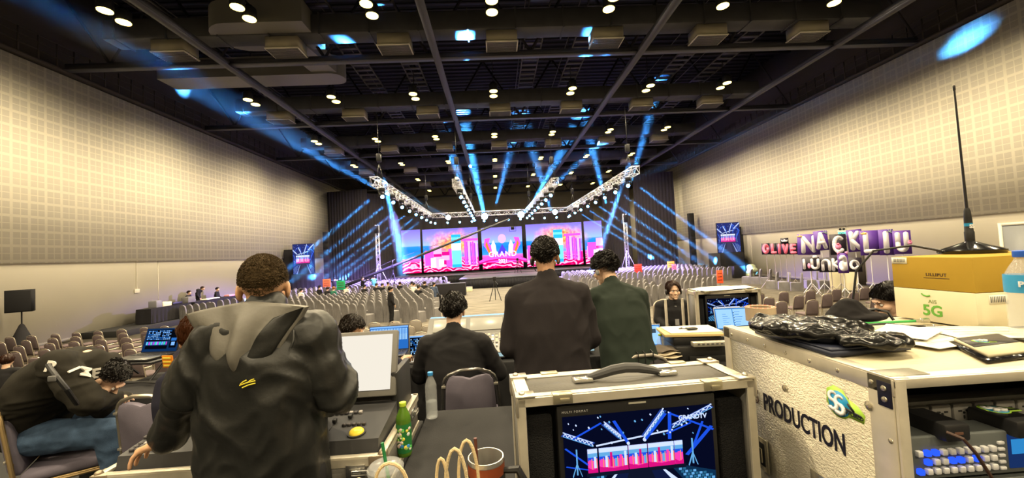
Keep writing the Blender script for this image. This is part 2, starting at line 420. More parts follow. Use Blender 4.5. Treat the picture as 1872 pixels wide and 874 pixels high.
def ring(c, X, Yv, a, b, ex=2.4, n=28):
    P = []
    for i in range(n):
        t = 2*PI*i/n; ct, st = math.cos(t), math.sin(t)
        P.append(c+X*(a*math.copysign(abs(ct)**(2/ex), ct))+Yv*(b*math.copysign(abs(st)**(2/ex), st)))
    return P
def torso(mb, spine, widths, depths, Xs, ex=2.5):
    """spine: points; widths/depths: half sizes; Xs: lateral axes"""
    rings = []
    for i, c in enumerate(spine):
        a = spine[max(0, i-1)]; b = spine[min(len(spine)-1, i+1)]; t = (b-a).normalized()
        X = Xs[i] if isinstance(Xs, list) else Xs
        X = (X-t*X.dot(t)).normalized(); Yv = t.cross(X).normalized()
        rings.append(ring(c, X, Yv, widths[i], depths[i], ex))
    mb.loft(rings)
def V3(*a): return Vector(a)
def lerp(a, b, t): return a+(b-a)*t

def hand(mb, M4, side=1, curl=(20, 25, 30, 30), spread=5, thumb=35, scale=1.0):
    """palm and five fingers, wrist at the origin, fingers along +y, palm facing -z; side=+1: thumb on -x"""
    A = M4 @ S(scale, scale, scale)
    mb.ell((0, .048, 0), (.040, .052, .015), A); mb.cap((-.02, .01, 0), (-.024, .085, .0), .017, .013, Mx=A); mb.cap((.018, .01, 0), (.028, .08, 0), .016, .012, Mx=A)
    mb.cap((0, -.02, 0), (0, .03, 0), .024, .022, Mx=A)
    mb.cap((-side*.030, .018, -.004), (-side*.022, .05, -.006), .017, .015, Mx=A)
    L = (.072, .080, .075, .060)
    for i in range(4):
        x0 = side*(-.030+.0205*i); b = Vector((x0, .088-(.006 if i in (0, 3) else 0)-(.006 if i == 3 else 0), .0))
        a = R((i-1.5)*spread*side); th = 0; p = b; r_ = (.0092, .0094, .009, .0080)[i]
        for k, fr in enumerate((.44, .31, .25)):
            th += R(curl[i]*(1, 1.1, .7)[k]); d = Vector((math.sin(a)*math.cos(th), math.cos(a)*math.cos(th), -math.sin(th)))
            q = p+d*(L[i]*fr); mb.cap(p, q, r_*(1, .94, .88)[k], r_*(.94, .88, .74)[k], 10, Mx=A); p = q
    p = Vector((-side*.030, .026, -.004)); a = R(-side*thumb)
    for k, (l, r_) in enumerate(((.036, .0115), (.032, .0100), (.022, .0088))):
        d = Vector((math.sin(a), math.cos(a), -.25-.1*k)).normalized(); q = p+d*l; mb.cap(p, q, r_, r_*.88, 10, Mx=A); p = q; a += R(side*10)

def headshape(mb, A):
    mb.ell((0, -.012, .022), (.076, .094, .088), A, 20, 14); mb.ell((0, .030, -.045), (.059, .060, .068), A, 18, 12)
    mb.ell((0, .042, -.085), (.043, .044, .032), A); mb.cap((0, .086, -.008), (0, .108, -.044), .007, .0135, Mx=A)
    mb.ell((-.011, .100, -.048), (.008, .009, .007), A); mb.ell((.011, .100, -.048), (.008, .009, .007), A)
    mb.ell((0, .086, .012), (.050, .014, .012), A); mb.ell((0, .090, -.074), (.023, .011, .006), A); mb.ell((0, .089, -.084), (.020, .011, .007), A)
    mb.ell((0, .082, -.108), (.022, .018, .016), A)
    for s in (-1, 1):
        mb.ell((s*.046, .060, -.035), (.022, .026, .024), A)
        mb.ell((s*.080, -.006, -.022), (.010, .020, .033), A, rot=RZ(s*18)); mb.ell((s*.078, .0, -.045), (.008, .012, .014), A)

def hair(name, A, colr, parent, length=.05, n=900, vol=.012, nape=120, side=88, front=48, seed=1, lockr=.0035, curl=0.0, rough=.35, part=0):
    rnd = random.Random(seed); mb = MB()
    rad = Vector((.078, .097, .092)); c = Vector((0, -.012, .022))
    def lim(ph):        # ph 0 = front
        f = (1+math.cos(ph))/2
        sidew = abs(math.sin(ph))
        v = front*f+nape*(1-f); return R(v+(side-v)*sidew**3*.8)
    def P(t, ph, off):
        d = Vector((math.sin(t)*math.sin(ph), math.sin(t)*math.cos(ph), math.cos(t)))
        nn = noise.noise(d*3.2+Vector((seed, 0, 0)))
        k = 1+(off+vol*nn*.8)/.088
        q = Vector((d.x*rad.x*k, d.y*rad.y*k, d.z*rad.z*k))
        if t > 1.75: q.x *= 1-.22*(t-1.75); q.y *= 1-.25*(t-1.75)
        return c+q
    NA, NT = 40, 16; rings = []
    for i in range(NT+1):
        rg = []
        for j in range(NA):
            ph = 2*PI*j/NA; L_ = lim(ph)*(i/NT); e = 0 if i < NT else -.6
            rg.append(P(max(L_, .02), ph, vol*(1-(i/NT)**6) if i < NT else -.004))
        rings.append(rg)
    rings.append([c+(q-c)*.84 for q in rings[-1]])
    mb.loft(rings[::-1], A)
    crown = Vector((.012, -.05, .09))
    for i in range(n):
        ph = rnd.uniform(0, 2*PI); tt = math.acos(1-rnd.random()*(1-math.cos(lim(ph))))
        L_ = length*rnd.uniform(.6, 1.15); seg = 5; pts = []; rr = []
        dt = L_/.09/seg; ph2 = ph; t = tt; tw = rnd.uniform(-.5, .5)*(.25+curl)
        for k in range(seg+1):
            lift = vol*.9+.004*math.sin(k/seg*PI)+rnd.uniform(-.002, .003)*(1+curl*4)
            pts.append(P(t, ph2, lift*(1 if k < seg else .6)))
            tm = lim(ph2)+.22
            t = min(t+dt*(1 if abs(math.cos(ph2)) < 2 else 1), tm); ph2 += tw*dt/max(.35, math.sin(t))+rnd.uniform(-.06, .06)*(1+6*curl)
            rr.append(lockr*(1-.85*(k/seg)**1.6))
        mb.tube(pts, rr, 3, A, caps=False)
    hm = mat('hair_'+colr, colr, rough, bump=.35, bscale=160, stretch=(1, 1, .25), spec=.35)
    return mb.build('hair', hm, parent, 60)

SKIN = lambda nm, c: mat('skin_'+nm, c, .5, bump=.05, bscale=90, spec=.4)
def eyes(A, parent, z=-.012):
    for s in (-1, 1):
        e = MB(); e.m(0).ell((s*.030, .079, z), (.0125, .010, .0085), A, 12, 8); e.m(1).ell((s*.030, .0868, z), (.0055, .003, .0055), A, 10, 6)
        e.build('eye', [mat('eye_white', (.7, .68, .65), .2), mat('iris', (.015, .01, .008), .15)], parent)
        b = MB(); b.tube([(s*.016, .093, z+.022), (s*.030, .095, z+.027), (s*.046, .083, z+.023)], [.0028, .0035, .0015], 5, A); b.build('eyebrow', mat('eyebrow', (.02, .015, .012), .8), parent)

def shoe(p_an, p_toe, parent, colr='151515'):
    mb = MB(); d = (p_toe-p_an); d.z = 0; d.normalize(); h = p_an+V3(0, 0, -.045)
    mb.cap(h-d*.05, h+d*.16+V3(0, 0, -.008), .042, .035); mb.cap(p_an+V3(0, 0, .01), h, .042, .045)
    V, F = organic(mb, .012, 3); m_ = MB(); m_.add(V, F); return m_.build('shoe', mat('shoe_'+colr, colr, .4), parent)

def figure(root, J, skin, vox=.009, hcurl=None, hands=True, hand_rot=None, fine=True, eye=True, handscale=1.0):
    """the bare figure: one continuous mesh. J: joints in the root's axes"""
    b = MB()
    X = (J['shR']-J['shL']).normalized()
    torso(b, [J['pelvis']-(J['chest']-J['pelvis']).normalized()*.08, J['pelvis'], lerp(J['pelvis'], J['chest'], .5), J['chest'], lerp(J['chest'], J['neck'], .75)], [.12, .155, .135, .155, .09], [.08, .10, .09, .105, .06], X)
    b.cap(lerp(J['chest'], J['neck'], .8), J['neck'], .06, .055); b.cap(J['neck'], J['head'] + J['Hm'] @ V3(0, -.02, -.04), .056, .055)
    for s in 'LR':
        b.cap(lerp(J['chest'], J['neck'], .8), J['sh'+s], .06, .05)
        b.cap(J['sh'+s], J['el'+s], .046, .037); b.cap(J['el'+s], J['wr'+s], .036, .024)
        b.cap(J['hip'+s], J['kn'+s], .075, .052); b.cap(J['kn'+s], J['an'+s], .05, .034); b.cap(J['an'+s], J['toe'+s], .034, .026)
    A = T(*J['head']) @ J['Hm'].to_4x4()
    if not fine: headshape(b, A)
    m_ = MB(); V, F = organic(b, vox, 5); m_.add(V, F)
    if fine:
        h = MB(); headshape(h, A); h.cap(J['neck'], J['head'] + J['Hm'] @ V3(0, -.02, -.04), .056, .055); V, F = organic(h, .0045, 4, .4); m_.add(V, F)
    if hands:
        for s in 'LR':
            w = J['wr'+s]; d = (w-J['el'+s]).normalized()
            Mr = (hand_rot or {}).get(s)
            if Mr is None:
                z = V3(0, 0, 1); x = d.cross(z)
                x = x.normalized() if x.length > .2 else V3(0, 1, 0); z = x.cross(d)
                Mr = Matrix((x, d, z)).transposed()
            h = MB(); hand(h, T(*w) @ Mr.to_4x4(), 1 if s == 'R' else -1, *(hcurl or {}).get(s, ((20, 25, 30, 32),)), scale=handscale)
            V, F = organic(h, .0042 if fine else .008, 3, .4); m_.add(V, F)
    o = m_.build('body', skin, root, 80)
    if eye: eyes(A, root)
    return o
def mirror(J):
    for k in list(J):
        if k.endswith('L') and k[:-1]+'R' not in J: v = J[k]; J[k[:-1]+'R'] = V3(-v.x, v.y, v.z)
    return J
def stand(h=1.70, lean=0.0):
    k = h/1.70
    J = dict(pelvis=V3(0, 0, .94*k), chest=V3(0, lean*.5, 1.25*k), neck=V3(0, lean*.9, 1.46*k), head=V3(0, lean+.02, 1.60*k), Hm=Matrix.Identity(3),
        shL=V3(-.175*k, lean*.8, 1.395*k), elL=V3(-.23*k, lean*.5-.02, 1.10*k), wrL=V3(-.22*k, lean*.5+.10, .88*k), hipL=V3(-.09, 0, .90*k), knL=V3(-.10, .02, .49*k), anL=V3(-.11, -.01, .09), toeL=V3(-.12, .12, .045))
    return mirror(J)
def sit(seat=.46, lean=.05):
    J = dict(pelvis=V3(0, 0, seat+.10), chest=V3(0, lean*.6, seat+.42), neck=V3(0, lean, seat+.64), head=V3(0, lean+.04, seat+.79), Hm=Matrix.Identity(3),
        shL=V3(-.175, lean*.9, seat+.57), elL=V3(-.23, lean+.05, seat+.28), wrL=V3(-.12, lean+.28, seat+.16), hipL=V3(-.09, .02, seat+.07), knL=V3(-.12, .42, seat+.05), anL=V3(-.12, .44, .09), toeL=V3(-.12, .56, .045))
    return mirror(J)
def trousers(root, J, m_, vox=.012, r=(.105, .075, .062), seed=3, cuff=None):
    b = MB(); X = (J['shR']-J['shL']).normalized(); up_ = (J['chest']-J['pelvis']).normalized()
    torso(b, [J['pelvis']-up_*.09, J['pelvis'], J['pelvis']+up_*.10], [.13, .172, .155], [.09, .118, .10], X)
    for s in 'LR':
        a = lerp(J['kn'+s], J['an'+s], .96)
        b.cap(J['hip'+s], J['kn'+s], r[0], r[1]); b.cap(J['kn'+s], a, r[1], r[2])
    V, F = organic(b, vox, 5, disp=folds(.007, seed, (7, 7, 10))); q = MB(); q.add(V, F); return q.build('trousers', m_, root, 80)
def jacket(root, J, m_, name='jacket', vox=.010, hem=.12, w=(.20, .185, .195, .185, .085), d=(.13, .125, .135, .115, .07), arm=(.075, .062, .050), seed=1, amp=.007, sc=(9, 9, 5), collar=.0, sleeve=1.0, extra=None, shr=.078):
    b = MB(); X = (J['shR']-J['shL']).normalized(); Xh = (J['hipR']-J['hipL']).normalized(); up_ = (J['chest']-J['pelvis']).normalized()
    nk = lerp(J['chest'], J['neck'], .86)
    sp = [J['pelvis']-up_*hem, J['pelvis']+up_*.06, lerp(J['pelvis'], J['chest'], .75), lerp(J['chest'], J['neck'], .38), nk]
    torso(b, sp, w, d, [Xh, Xh, lerp(Xh, X, .6), X, X], 2.5)
    for s in 'LR':
        b.cap(nk-up_*.03, J['sh'+s], .085, shr); b.cap(J['sh'+s], J['el'+s], arm[0], arm[1])
        if sleeve >= 1: b.cap(J['el'+s], lerp(J['el'+s], J['wr'+s], .97), arm[1], arm[2])
    if collar: b.cap(nk, lerp(nk, J['head'], .24)-J['Hm'] @ V3(0, .01, 0), .085, collar)
    if extra: extra(b)
    V, F = organic(b, vox, 7, disp=folds(amp, seed, sc)); q = MB(); q.add(V, F); return q.build(name, m_, root, 80)
suit = mat('suit_black', (.016, .0155, .017), .75, bump=.12, bscale=260, vary=.12, vscale=4)
shirt_k = mat('shirt_black', (.022, .019, .021), .85, bump=.1, bscale=300)
green_j = mat('jacket_green', (.020, .028, .022), .75, bump=.12, bscale=260)
jeans = mat('denim', (.05, .085, .15), .8, bump=.2, bscale=220, vary=.25, vscale=14)
slack = mat('trousers_black', (.014, .014, .016), .8, bump=.1, bscale=200)
skA = SKIN('warm', (.52, .30, .18)); skB = SKIN('light', (.66, .43, .30)); skC = SKIN('tan', (.40, .22, .13))
def rotm(yaw=0, pitch=0, roll=0): return (RZ(yaw) @ RX(pitch) @ RY(roll)).to_3x3()

# ---- person, centre: black shirt, standing with the back to the camera
def px_root(u, v, zoff, s, name, label, rz=0):
    """root on the riser so that a point zoff above the floor is seen at (u, v)"""
    p = at(u, v, FPX/s); return thing(name, label, 'person', (p.x, p.y, RZ0), rz)
t = px_root(1000, 470, 1.6, 300, 'person', 'standing man in loose black long-sleeved shirt, centre, back to camera, short dark hair'); t.location.z = RZ0
J = stand(1.78, .06); J.update(shL=V3(-.185, .03, 1.425), shR=V3(.185, .03, 1.425), elL=V3(-.245, .03, 1.14), elR=V3(.245, .05, 1.16), wrL=V3(-.13, .24, 1.14), wrR=V3(.14, .26, 1.12), head=V3(0, .10, 1.675), neck=V3(0, .05, 1.54), chest=V3(0, .03, 1.30)); J['Hm'] = rotm(-10, -12)
figure(t, J, skC, hcurl={'L': ((35, 35, 38, 40),), 'R': ((35, 35, 38, 40),)})
jacket(t, J, shirt_k, 'shirt', hem=.16, w=(.245, .225, .235, .215, .09), d=(.15, .145, .155, .13, .075), arm=(.082, .070, .055), seed=5, shr=.07, amp=.010, sc=(7, 7, 4.5), collar=.062)
trousers(t, J, slack); [shoe(J['an'+s], J['toe'+s], t) for s in 'LR']
hair('hair', T(*J['head']) @ J['Hm'].to_4x4(), '17130f', t, .035, 1500, .010, 128, 84, 50, 3, .0028, curl=.35)
e = MB(); A = T(*J['head']) @ J['Hm'].to_4x4(); e.ell((.083, .0, -.03), (.012, .022, .026), A); e.ell((-.083, .0, -.03), (.014, .026, .03), A); e.tube([V3(-.085, 0, 0), V3(-.06, 0, .095), V3(0, 0, .124), V3(.06, 0, .095), V3(.085, 0, 0)], .006, 6, A); e.tube([(-.085, .02, -.04), (-.07, .09, -.075), (-.03, .12, -.085)], .003, 5, A)
hs = e.build('headset', mat('black_plastic', (.012, .012, .013), .4), None); hs.parent = t

# ---- person, right of centre: dark green jacket
t = px_root(1138, 480, 1.6, 245, 'person', 'man in dark green suit jacket leaning over the desk, curly black hair, glasses and headset', 8)
J = stand(1.66, .16); J.update(head=V3(-.03, .27, 1.54), neck=V3(-.01, .19, 1.43), chest=V3(0, .11, 1.22), shL=V3(-.17, .15, 1.33), shR=V3(.18, .13, 1.31), elL=V3(-.225, .20, 1.04), elR=V3(.24, .20, 1.02), wrL=V3(-.14, .42, .98), wrR=V3(.14, .42, .97)); J['Hm'] = rotm(22, -22, 3)
figure(t, J, skB)
jacket(t, J, green_j, hem=.14, w=(.225, .205, .215, .20, .085), arm=(.076, .066, .052), seed=9, shr=.068, amp=.006, collar=.060)
trousers(t, J, slack); [shoe(J['an'+s], J['toe'+s], t) for s in 'LR']
A = T(*J['head']) @ J['Hm'].to_4x4(); hair('hair', A, '14100e', t, .045, 1500, .022, 118, 86, 52, 8, .0045, curl=.9)
e = MB(); 
for s in (-1, 1):
    e.tube([(s*.03+.021*math.cos(q*PI/6), .105, -.014+.017*math.sin(q*PI/6)) for q in range(12)], .0012, 5, A, closed=True); e.tube([(s*.051, .104, -.01), (s*.074, .06, -.01), (s*.084, -.01, -.012)], .0013, 5, A)
e.tube([(-.01, .107, -.012), (.01, .107, -.012)], .0012, 5, A); e.build('glasses', black_metal, t)
e = MB(); e.tube([(-.088, 0, -.02), (-.07, .01, .09), (0, .01, .138), (.07, .01, .09), (.088, 0, -.02)], .004, 6, A); e.ell((-.09, .0, -.03), (.012, .02, .024), A); e.build('headset', mat('headset_grey', (.25, .25, .25), .4), t)

# ---- person seated in black suit
t = px_root(826, 560, 1.3, 236, 'person', 'seated man in black suit jacket with tousled black hair, back to camera')
J = sit(.50, .06); J.update(head=V3(.0, .12, 1.285), neck=V3(0, .06, 1.15), shL=V3(-.20, .05, 1.03), shR=V3(.20, .05, 1.02), elL=V3(-.29, .14, .78), elR=V3(.33, .13, .77), wrL=V3(-.18, .36, .80), wrR=V3(.22, .36, .80)); J['Hm'] = rotm(-6, -8)
figure(t, J, skB)
jacket(t, J, suit, hem=.10, w=(.215, .20, .225, .205, .085), d=(.13, .13, .14, .115, .07), arm=(.085, .072, .055), seed=12, shr=.07, amp=.005, sc=(5, 5, 9), collar=.060)
trousers(t, J, slack); [shoe(J['an'+s], J['toe'+s], t) for s in 'LR']
hair('hair', T(*J['head']) @ J['Hm'].to_4x4(), '15110f', t, .07, 1700, .022, 122, 88, 50, 21, .004, curl=.45)

# ---- woman in front of the riser desk, facing the camera
wp = at(1235, 590, 5.25)
t = thing('person', 'seated woman in black blazer and headphones facing the camera, brown bob hair', 'person', (wp.x, 5.3, RZ0), 172)
J = sit(.44, .03); J.update(head=V3(0, .07, 1.10), neck=V3(0, .04, .965), chest=V3(0, .02, .78), shL=V3(-.165, .03, .89), shR=V3(.165, .03, .89)); J['Hm'] = rotm(0, 4)
figure(t, J, skB)
jacket(t, J, suit, hem=.06, w=(.18, .17, .18, .175, .075), arm=(.068, .056, .046), seed=14, amp=.004, collar=.056)
trousers(t, J, slack); [shoe(J['an'+s], J['toe'+s], t) for s in 'LR']
A = T(*J['head']) @ J['Hm'].to_4x4(); hair('hair', A, '2a160d', t, .12, 1500, .016, 140, 125, 42, 31, .004, curl=.1)
e = MB()
for s in (-1, 1): e.ell((s*.092, 0, -.02), (.016, .034, .04), A)
e.tube([(-.09, 0, 0), (-.075, -.01, .09), (0, -.01, .132), (.075, -.01, .09), (.09, 0, 0)], .008, 6, A); e.build('headphones', mat('black_plastic'), t)
e = MB(); e.box(-.012, .012, .12, .125, .80, .90, None); e.tube([(-.06, .10, .93), (-.012, .135, .80), (0, .14, .72), (.012, .135, .80), (.06, .10, .93)], .005, 5); e.cbox((0, .15, .69), (.05, .006, .08)); e.build('lanyard', mat('lanyard_grey', (.3, .3, .3), .6), t)
# ---- foreground man in black rain jacket, leaning on the case with the left hand
t = px_root(483, 560, 1.6, 512, 'person', 'man in black hooded rain jacket with cropped hair standing at the lighting desk', 0)
hx_ = at(483, 513, 1.44); L0 = Vector(t.location)
def loc(u, v, s): return at(u, v, FPX/s)-L0
J = stand(1.72, .02)
J.update(head=loc(483, 521, 462), neck=loc(484, 564, 470), chest=loc(478, 680, 480), pelvis=loc(485, 850, 480),
         shL=loc(395, 622, 490), shR=loc(568, 610, 480), elL=loc(346, 712, 500), wrL=loc(306, 803, 470), elR=loc(615, 715, 470), wrR=loc(585, 735, 410))
J['Hm'] = rotm(20, -6, 0)
J['hipL'] = J['pelvis']+V3(-.1, 0, -.04); J['hipR'] = J['pelvis']+V3(.1, 0, -.04)
hv = V3(-.88, .02, -.30).normalized()     # hand lies spread on the case edge
zx = V3(0, 0, 1); zx = (zx-hv*zx.dot(hv)).normalized(); xx = hv.cross(zx)
figure(t, J, SKIN('warm2', (.62, .36, .21)), hcurl={'L': ((18, 20, 22, 26), 11), 'R': ((30, 30, 30, 30),)}, hand_rot={'L': Matrix((xx, hv, zx)).transposed()}, handscale=1.02)
rain = mat('rain_jacket', (.012, .0125, .012), .42, bump=.10, bscale=60, spec=.5)
liner = mat('hood_liner', (.14, .132, .115), .5, bump=.12, bscale=50)
C = J['chest']; N = J['neck']
def exj(b):
    b.cap(N+V3(-.02, -.01, -.05), N+V3(0, .0, -.01), .085, .076)
def rainfold(p, n_):
    q = Vector((p.x*6, p.y*6, p.z*4)); w = noise.noise_vector(q*.7)*1.3
    a = 1-abs(noise.noise(q+w))*2.8; b_ = 1-abs(noise.noise(q*2.4+w*1.5+Vector((4, 0, 0))))*2.5
    return .013*a+.006*b_
b = MB(); X = V3(1, 0, 0)
sp = [loc(488, 930, 470), loc(485, 850, 475), loc(480, 740, 480), loc(480, 650, 485), loc(483, 592, 480)]
torso(b, sp, [.225, .205, .195, .19, .10], [.15, .145, .145, .12, .08], [X]*5, 2.5)
for s in 'LR': b.cap(loc(483, 604, 482), J['sh'+s], .088, .074)
b.cap(J['shL'], J['elL'], .078, .068); b.cap(J['elL'], lerp(J['elL'], J['wrL'], .92), .066, .050)
b.cap(J['shR'], J['elR'], .080, .074); b.cap(J['elR'], J['wrR'], .072, .052); exj(b)
V, F = organic(b, .008, 6, disp=rainfold); q = MB(); q.add(V, F); q.build('jacket', rain, t, 80)
# hood hanging on the back: a draped V-shaped pouch with the grey lining turned out
def hoodpt(u_, v_):      # u_ across -1..1, v_ down 0..1
    wid = .185*(1-v_*.80)+.02; x = u_*wid
    z = .055-.27*v_-.030*abs(u_)**1.5*(1-v_); y = -.115-.055*math.sin(min(1, v_*1.15)*PI*.75)*(1-abs(u_)**2*.7)
    nf = noise.noise(Vector((u_*2.5+3, v_*3, .4))); y += .022*nf-.018*abs(math.sin(u_*5+v_*3))*(1-abs(u_))
    return N+V3(x-.012+.02*v_, y+.02*(1-v_), z-.02)
def sheet(mb, fn, nu, nv, th=.006):
    P = [[fn(-1+2*i/nu, j/nv) for i in range(nu+1)] for j in range(nv+1)]
    V_ = [p for r_ in P for p in r_]+[p+V3(0, th, 0) for r_ in P for p in r_]; n_ = (nu+1)*(nv+1); F_ = []
    id_ = lambda i, j, k=0: k*n_+j*(nu+1)+i
    for j in range(nv):
        for i in range(nu): F_.append((id_(i, j), id_(i, j+1), id_(i+1, j+1), id_(i+1, j))); F_.append((id_(i, j, 1), id_(i+1, j, 1), id_(i+1, j+1, 1), id_(i, j+1, 1)))
    for i in range(nu): F_.append((id_(i, 0), id_(i+1, 0), id_(i+1, 0, 1), id_(i, 0, 1))); F_.append((id_(i, nv), id_(i, nv, 1), id_(i+1, nv, 1), id_(i+1, nv)))
    for j in range(nv): F_.append((id_(0, j), id_(0, j, 1), id_(0, j+1, 1), id_(0, j+1))); F_.append((id_(nu, j), id_(nu, j+1), id_(nu, j+1, 1), id_(nu, j, 1)))
    mb.add(V_, F_)
w = MB(); sheet(w, hoodpt, 40, 34, .03); hood = w.build('hood', liner, t, 80)
def hoodrim(u_, v_):
    a = .185*(1-v_)+.0; c_ = N+V3(-.19+.185*(1+u_) if False else 0, 0, 0)
    return c_
w = MB()
for s in (-1, 1):     # black rim panels of the hood crossing down to the V
    pts = []
    def rim(u_, v_, s=s):
        p = hoodpt(s*(.98-.10*v_), v_*.97); q = hoodpt(s*max(.0, (.62-.55*v_)), min(1.0, v_*.85+.16)); k = (u_+1)/2
        r_ = p.lerp(q, k); r_.y -= .012+.008*math.sin(k*PI); return r_
    if s > 0: sheet(w, rim, 8, 24, .01)
w.tube([N+V3(.16, -.11, -.07), N+V3(.172, -.135, -.10), N+V3(.165, -.14, -.125)], .004, 6)
w.build('hood_rim', rain, hood, 80)
w = MB()
for k, (dx, dz, w_) in enumerate(((0, 0, .05), (.004, -.008, .042), (-.012, .004, .02), (.01, .006, .022))):
    p0 = N+V3(.045+dx, -.186, -.222+dz); w.tube([p0+V3(-w_/2, 0, -.006), p0+V3(0, -.001, .002), p0+V3(w_/2, 0, .006)], .0022, 5)
w.build('embroidery', mat('yellow_thread', (.75, .62, .04), .6), hood)
# crumpled collar
w = MB(); cl = []
for k in range(25):
    a = R(-60-240*k/24+180); cl.append(N+V3(math.cos(a)*.083, math.sin(a)*.07-.005, -.030+.02*math.sin(k*.8)*.4))
w.tube(cl, [.02+.006*math.sin(k*1.3) for k in range(25)], 8); V, F = organic(w, .006, 3, disp=folds(.003, 2, (20, 20, 20))); w = MB(); w.add(V, F); w.build('collar', rain, t, 80)
# sleeve cuff, back seam
w = MB(); d = (J['wrL']-J['elL']).normalized(); p0 = lerp(J['elL'], J['wrL'], .86)
w.cap(p0, p0+d*.04, .054, .050); w.build('cuff', rain, t, 60)
trousers(t, J, slack); [shoe(J['an'+s], J['toe'+s], t) for s in 'LR']
A = T(*J['head']) @ J['Hm'].to_4x4(); hair('hair', A, '46371f', t, .006, 4200, .0015, 132, 96, 50, 41, .0011, rough=.8)

# ---- man in black hoodie slumped forward on a chair
t = thing('person', 'seated person in black lettered hoodie and jeans hunched forward over the desk', 'person', (0, 0, RZ0), 0)
loc0 = loc
def loc(u, v, s): return at(u, v, FPX/(s*.87))-L0
ch = at(70, 800, FPX/(290*.87)); t.location = (ch.x, ch.y, RZ0); L0 = Vector(t.location)
J = sit(.46, .1)
s0 = 285
J.update(pelvis=loc(75, 775, s0)+V3(0, 0, 0), chest=loc(105, 690, 300), neck=loc(160, 655, 300), head=loc(200, 690, 298), shL=loc(105, 668, 320), shR=loc(165, 690, 285),
         elL=loc(160, 735, 320), wrL=loc(208, 728, 290), elR=loc(188, 745, 280), wrR=loc(225, 728, 262), hipL=loc(70, 800, 300), hipR=loc(80, 790, 275), knL=loc(205, 790, 300), knR=loc(215, 760, 275))
J['anL'] = V3(J['knL'].x+.02, J['knL'].y+.05, .1); J['anR'] = V3(J['knR'].x+.0, J['knR'].y+.02, .1)
for s in 'LR': J['toe'+s] = J['an'+s]+V3(.13, .05, -.05)
J['Hm'] = rotm(-75, -55)
figure(t, J, skB, hcurl={'L': ((35, 35, 35, 35),), 'R': ((35, 35, 35, 35),)})
hoodm = mat('hoodie_black', (.022, .020, .016), .9, bump=.1, bscale=300)
b = MB()
X = (J['shR']-J['shL']).normalized()
sp = [loc(70, 790, 285), loc(68, 745, 290), loc(92, 700, 298), loc(128, 672, 300), loc(160, 662, 300)]
torso(b, sp, [.20, .205, .215, .19, .10], [.165, .175, .16, .135, .09], [V3(.1, -1, 0).normalized()]*5, 2.3)
for s in 'LR':
    b.cap(loc(135, 672, 300), J['sh'+s], .10, .09); b.cap(J['sh'+s], J['el'+s], .092, .078); b.cap(J['el'+s], J['wr'+s], .076, .05)
b.ell(loc(170, 668, 300), (.115, .11, .10)); b.ell(loc(188, 672, 296), (.105, .115, .10))
V, F = organic(b, .010, 6, disp=folds(.012, 17, (4, 4, 10))); q = MB(); q.add(V, F); ho = q.build('hoodie', hoodm, t, 80)
jm = jeans
trousers(t, J, jm, r=(.11, .085, .07), seed=8); [shoe(J['an'+s], J['toe'+s], t, '222226') for s in 'LR']
hair('hair', T(*J['head']) @ J['Hm'].to_4x4(), '15110f', t, .03, 900, .005, 118, 88, 50, 51, .003, curl=.2)
HOODIE = (t, L0.copy())
loc = loc0

# ---- person in navy jacket bent over behind the rain jacket
t = px_root(335, 640, 1.3, 360, 'person', 'bending person in navy jacket with orange shoulder patch, brown hair, behind the rain-jacket man', 0)
L0 = Vector(t.location)
J = sit(.5, .1); J.update(head=loc(368, 618, 330), neck=loc(366, 640, 340), chest=loc(368, 705, 350), pelvis=loc(368, 790, 350), shL=loc(345, 662, 350), shR=loc(400, 655, 350), elL=loc(338, 722, 345), wrL=loc(348, 748, 320), elR=loc(400, 730, 350), wrR=loc(380, 740, 310))
J['hipL'] = J['pelvis']+V3(-.1, .02, -.03); J['hipR'] = J['pelvis']+V3(.1, .02, -.03); J['Hm'] = rotm(0, -35)
for s, k in (('L', -1), ('R', 1)):
    J['kn'+s] = J['hip'+s]+V3(k*.03, .40, -.03); J['an'+s] = V3(J['kn'+s].x, J['kn'+s].y+.02, .09); J['toe'+s] = J['an'+s]+V3(0, .12, -.045)
figure(t, J, skA)
navy = mat('navy_cloth', (.018, .018, .032), .8, bump=.1, bscale=260)
jacket(t, J, navy, hem=.12, seed=22, amp=.006, collar=.06)
pt_ = loc(335, 652, 350)
w = MB(); A = T(*(pt_+V3(0, -.092, 0))) @ RX(8) @ RZ(-8)
w.m(0).rbox((0, 0, 0), (.055, .006, .06), .002, A); w.m(1)
for k in range(3): w.cbox((0, -.004, .018-.018*k), (.040, .003, .008), A)
w.build('shoulder_patch', [mat('patch_orange', (.65, .22, .02), .7), mat('patch_yellow', (.8, .6, .08), .7)], t)
trousers(t, J, slack); [shoe(J['an'+s], J['toe'+s], t) for s in 'LR']
hair('hair', T(*J['head']) @ J['Hm'].to_4x4(), '3a1d0a', t, .10, 1100, .018, 135, 115, 50, 61, .004)

# ---- operator whose dark hair shows above the desk screen, with a bare forearm at the right of it
t = px_root(646, 600, 1.3, 235, 'person', 'seated operator with short dark hair behind the big blank desk screen', 0)
L0 = Vector(t.location)
J = sit(.46, .05); J.update(head=loc(645, 604, 235), neck=loc(645, 642, 238), chest=loc(650, 690, 240), pelvis=loc(650, 760, 245), shL=loc(605, 660, 240), shR=loc(700, 660, 240), elL=loc(598, 705, 240), wrL=loc(625, 690, 225), elR=loc(728, 672, 236), wrR=loc(742, 655, 214))
J['hipL'] = J['pelvis']+V3(-.1, .02, -.03); J['hipR'] = J['pelvis']+V3(.1, .02, -.03); J['Hm'] = rotm(-15, -10)
for s, k in (('L', -1), ('R', 1)):
    J['kn'+s] = J['hip'+s]+V3(k*.03, .40, -.03); J['an'+s] = V3(J['kn'+s].x, J['kn'+s].y+.02, .09); J['toe'+s] = J['an'+s]+V3(0, .12, -.045)
figure(t, J, skA)
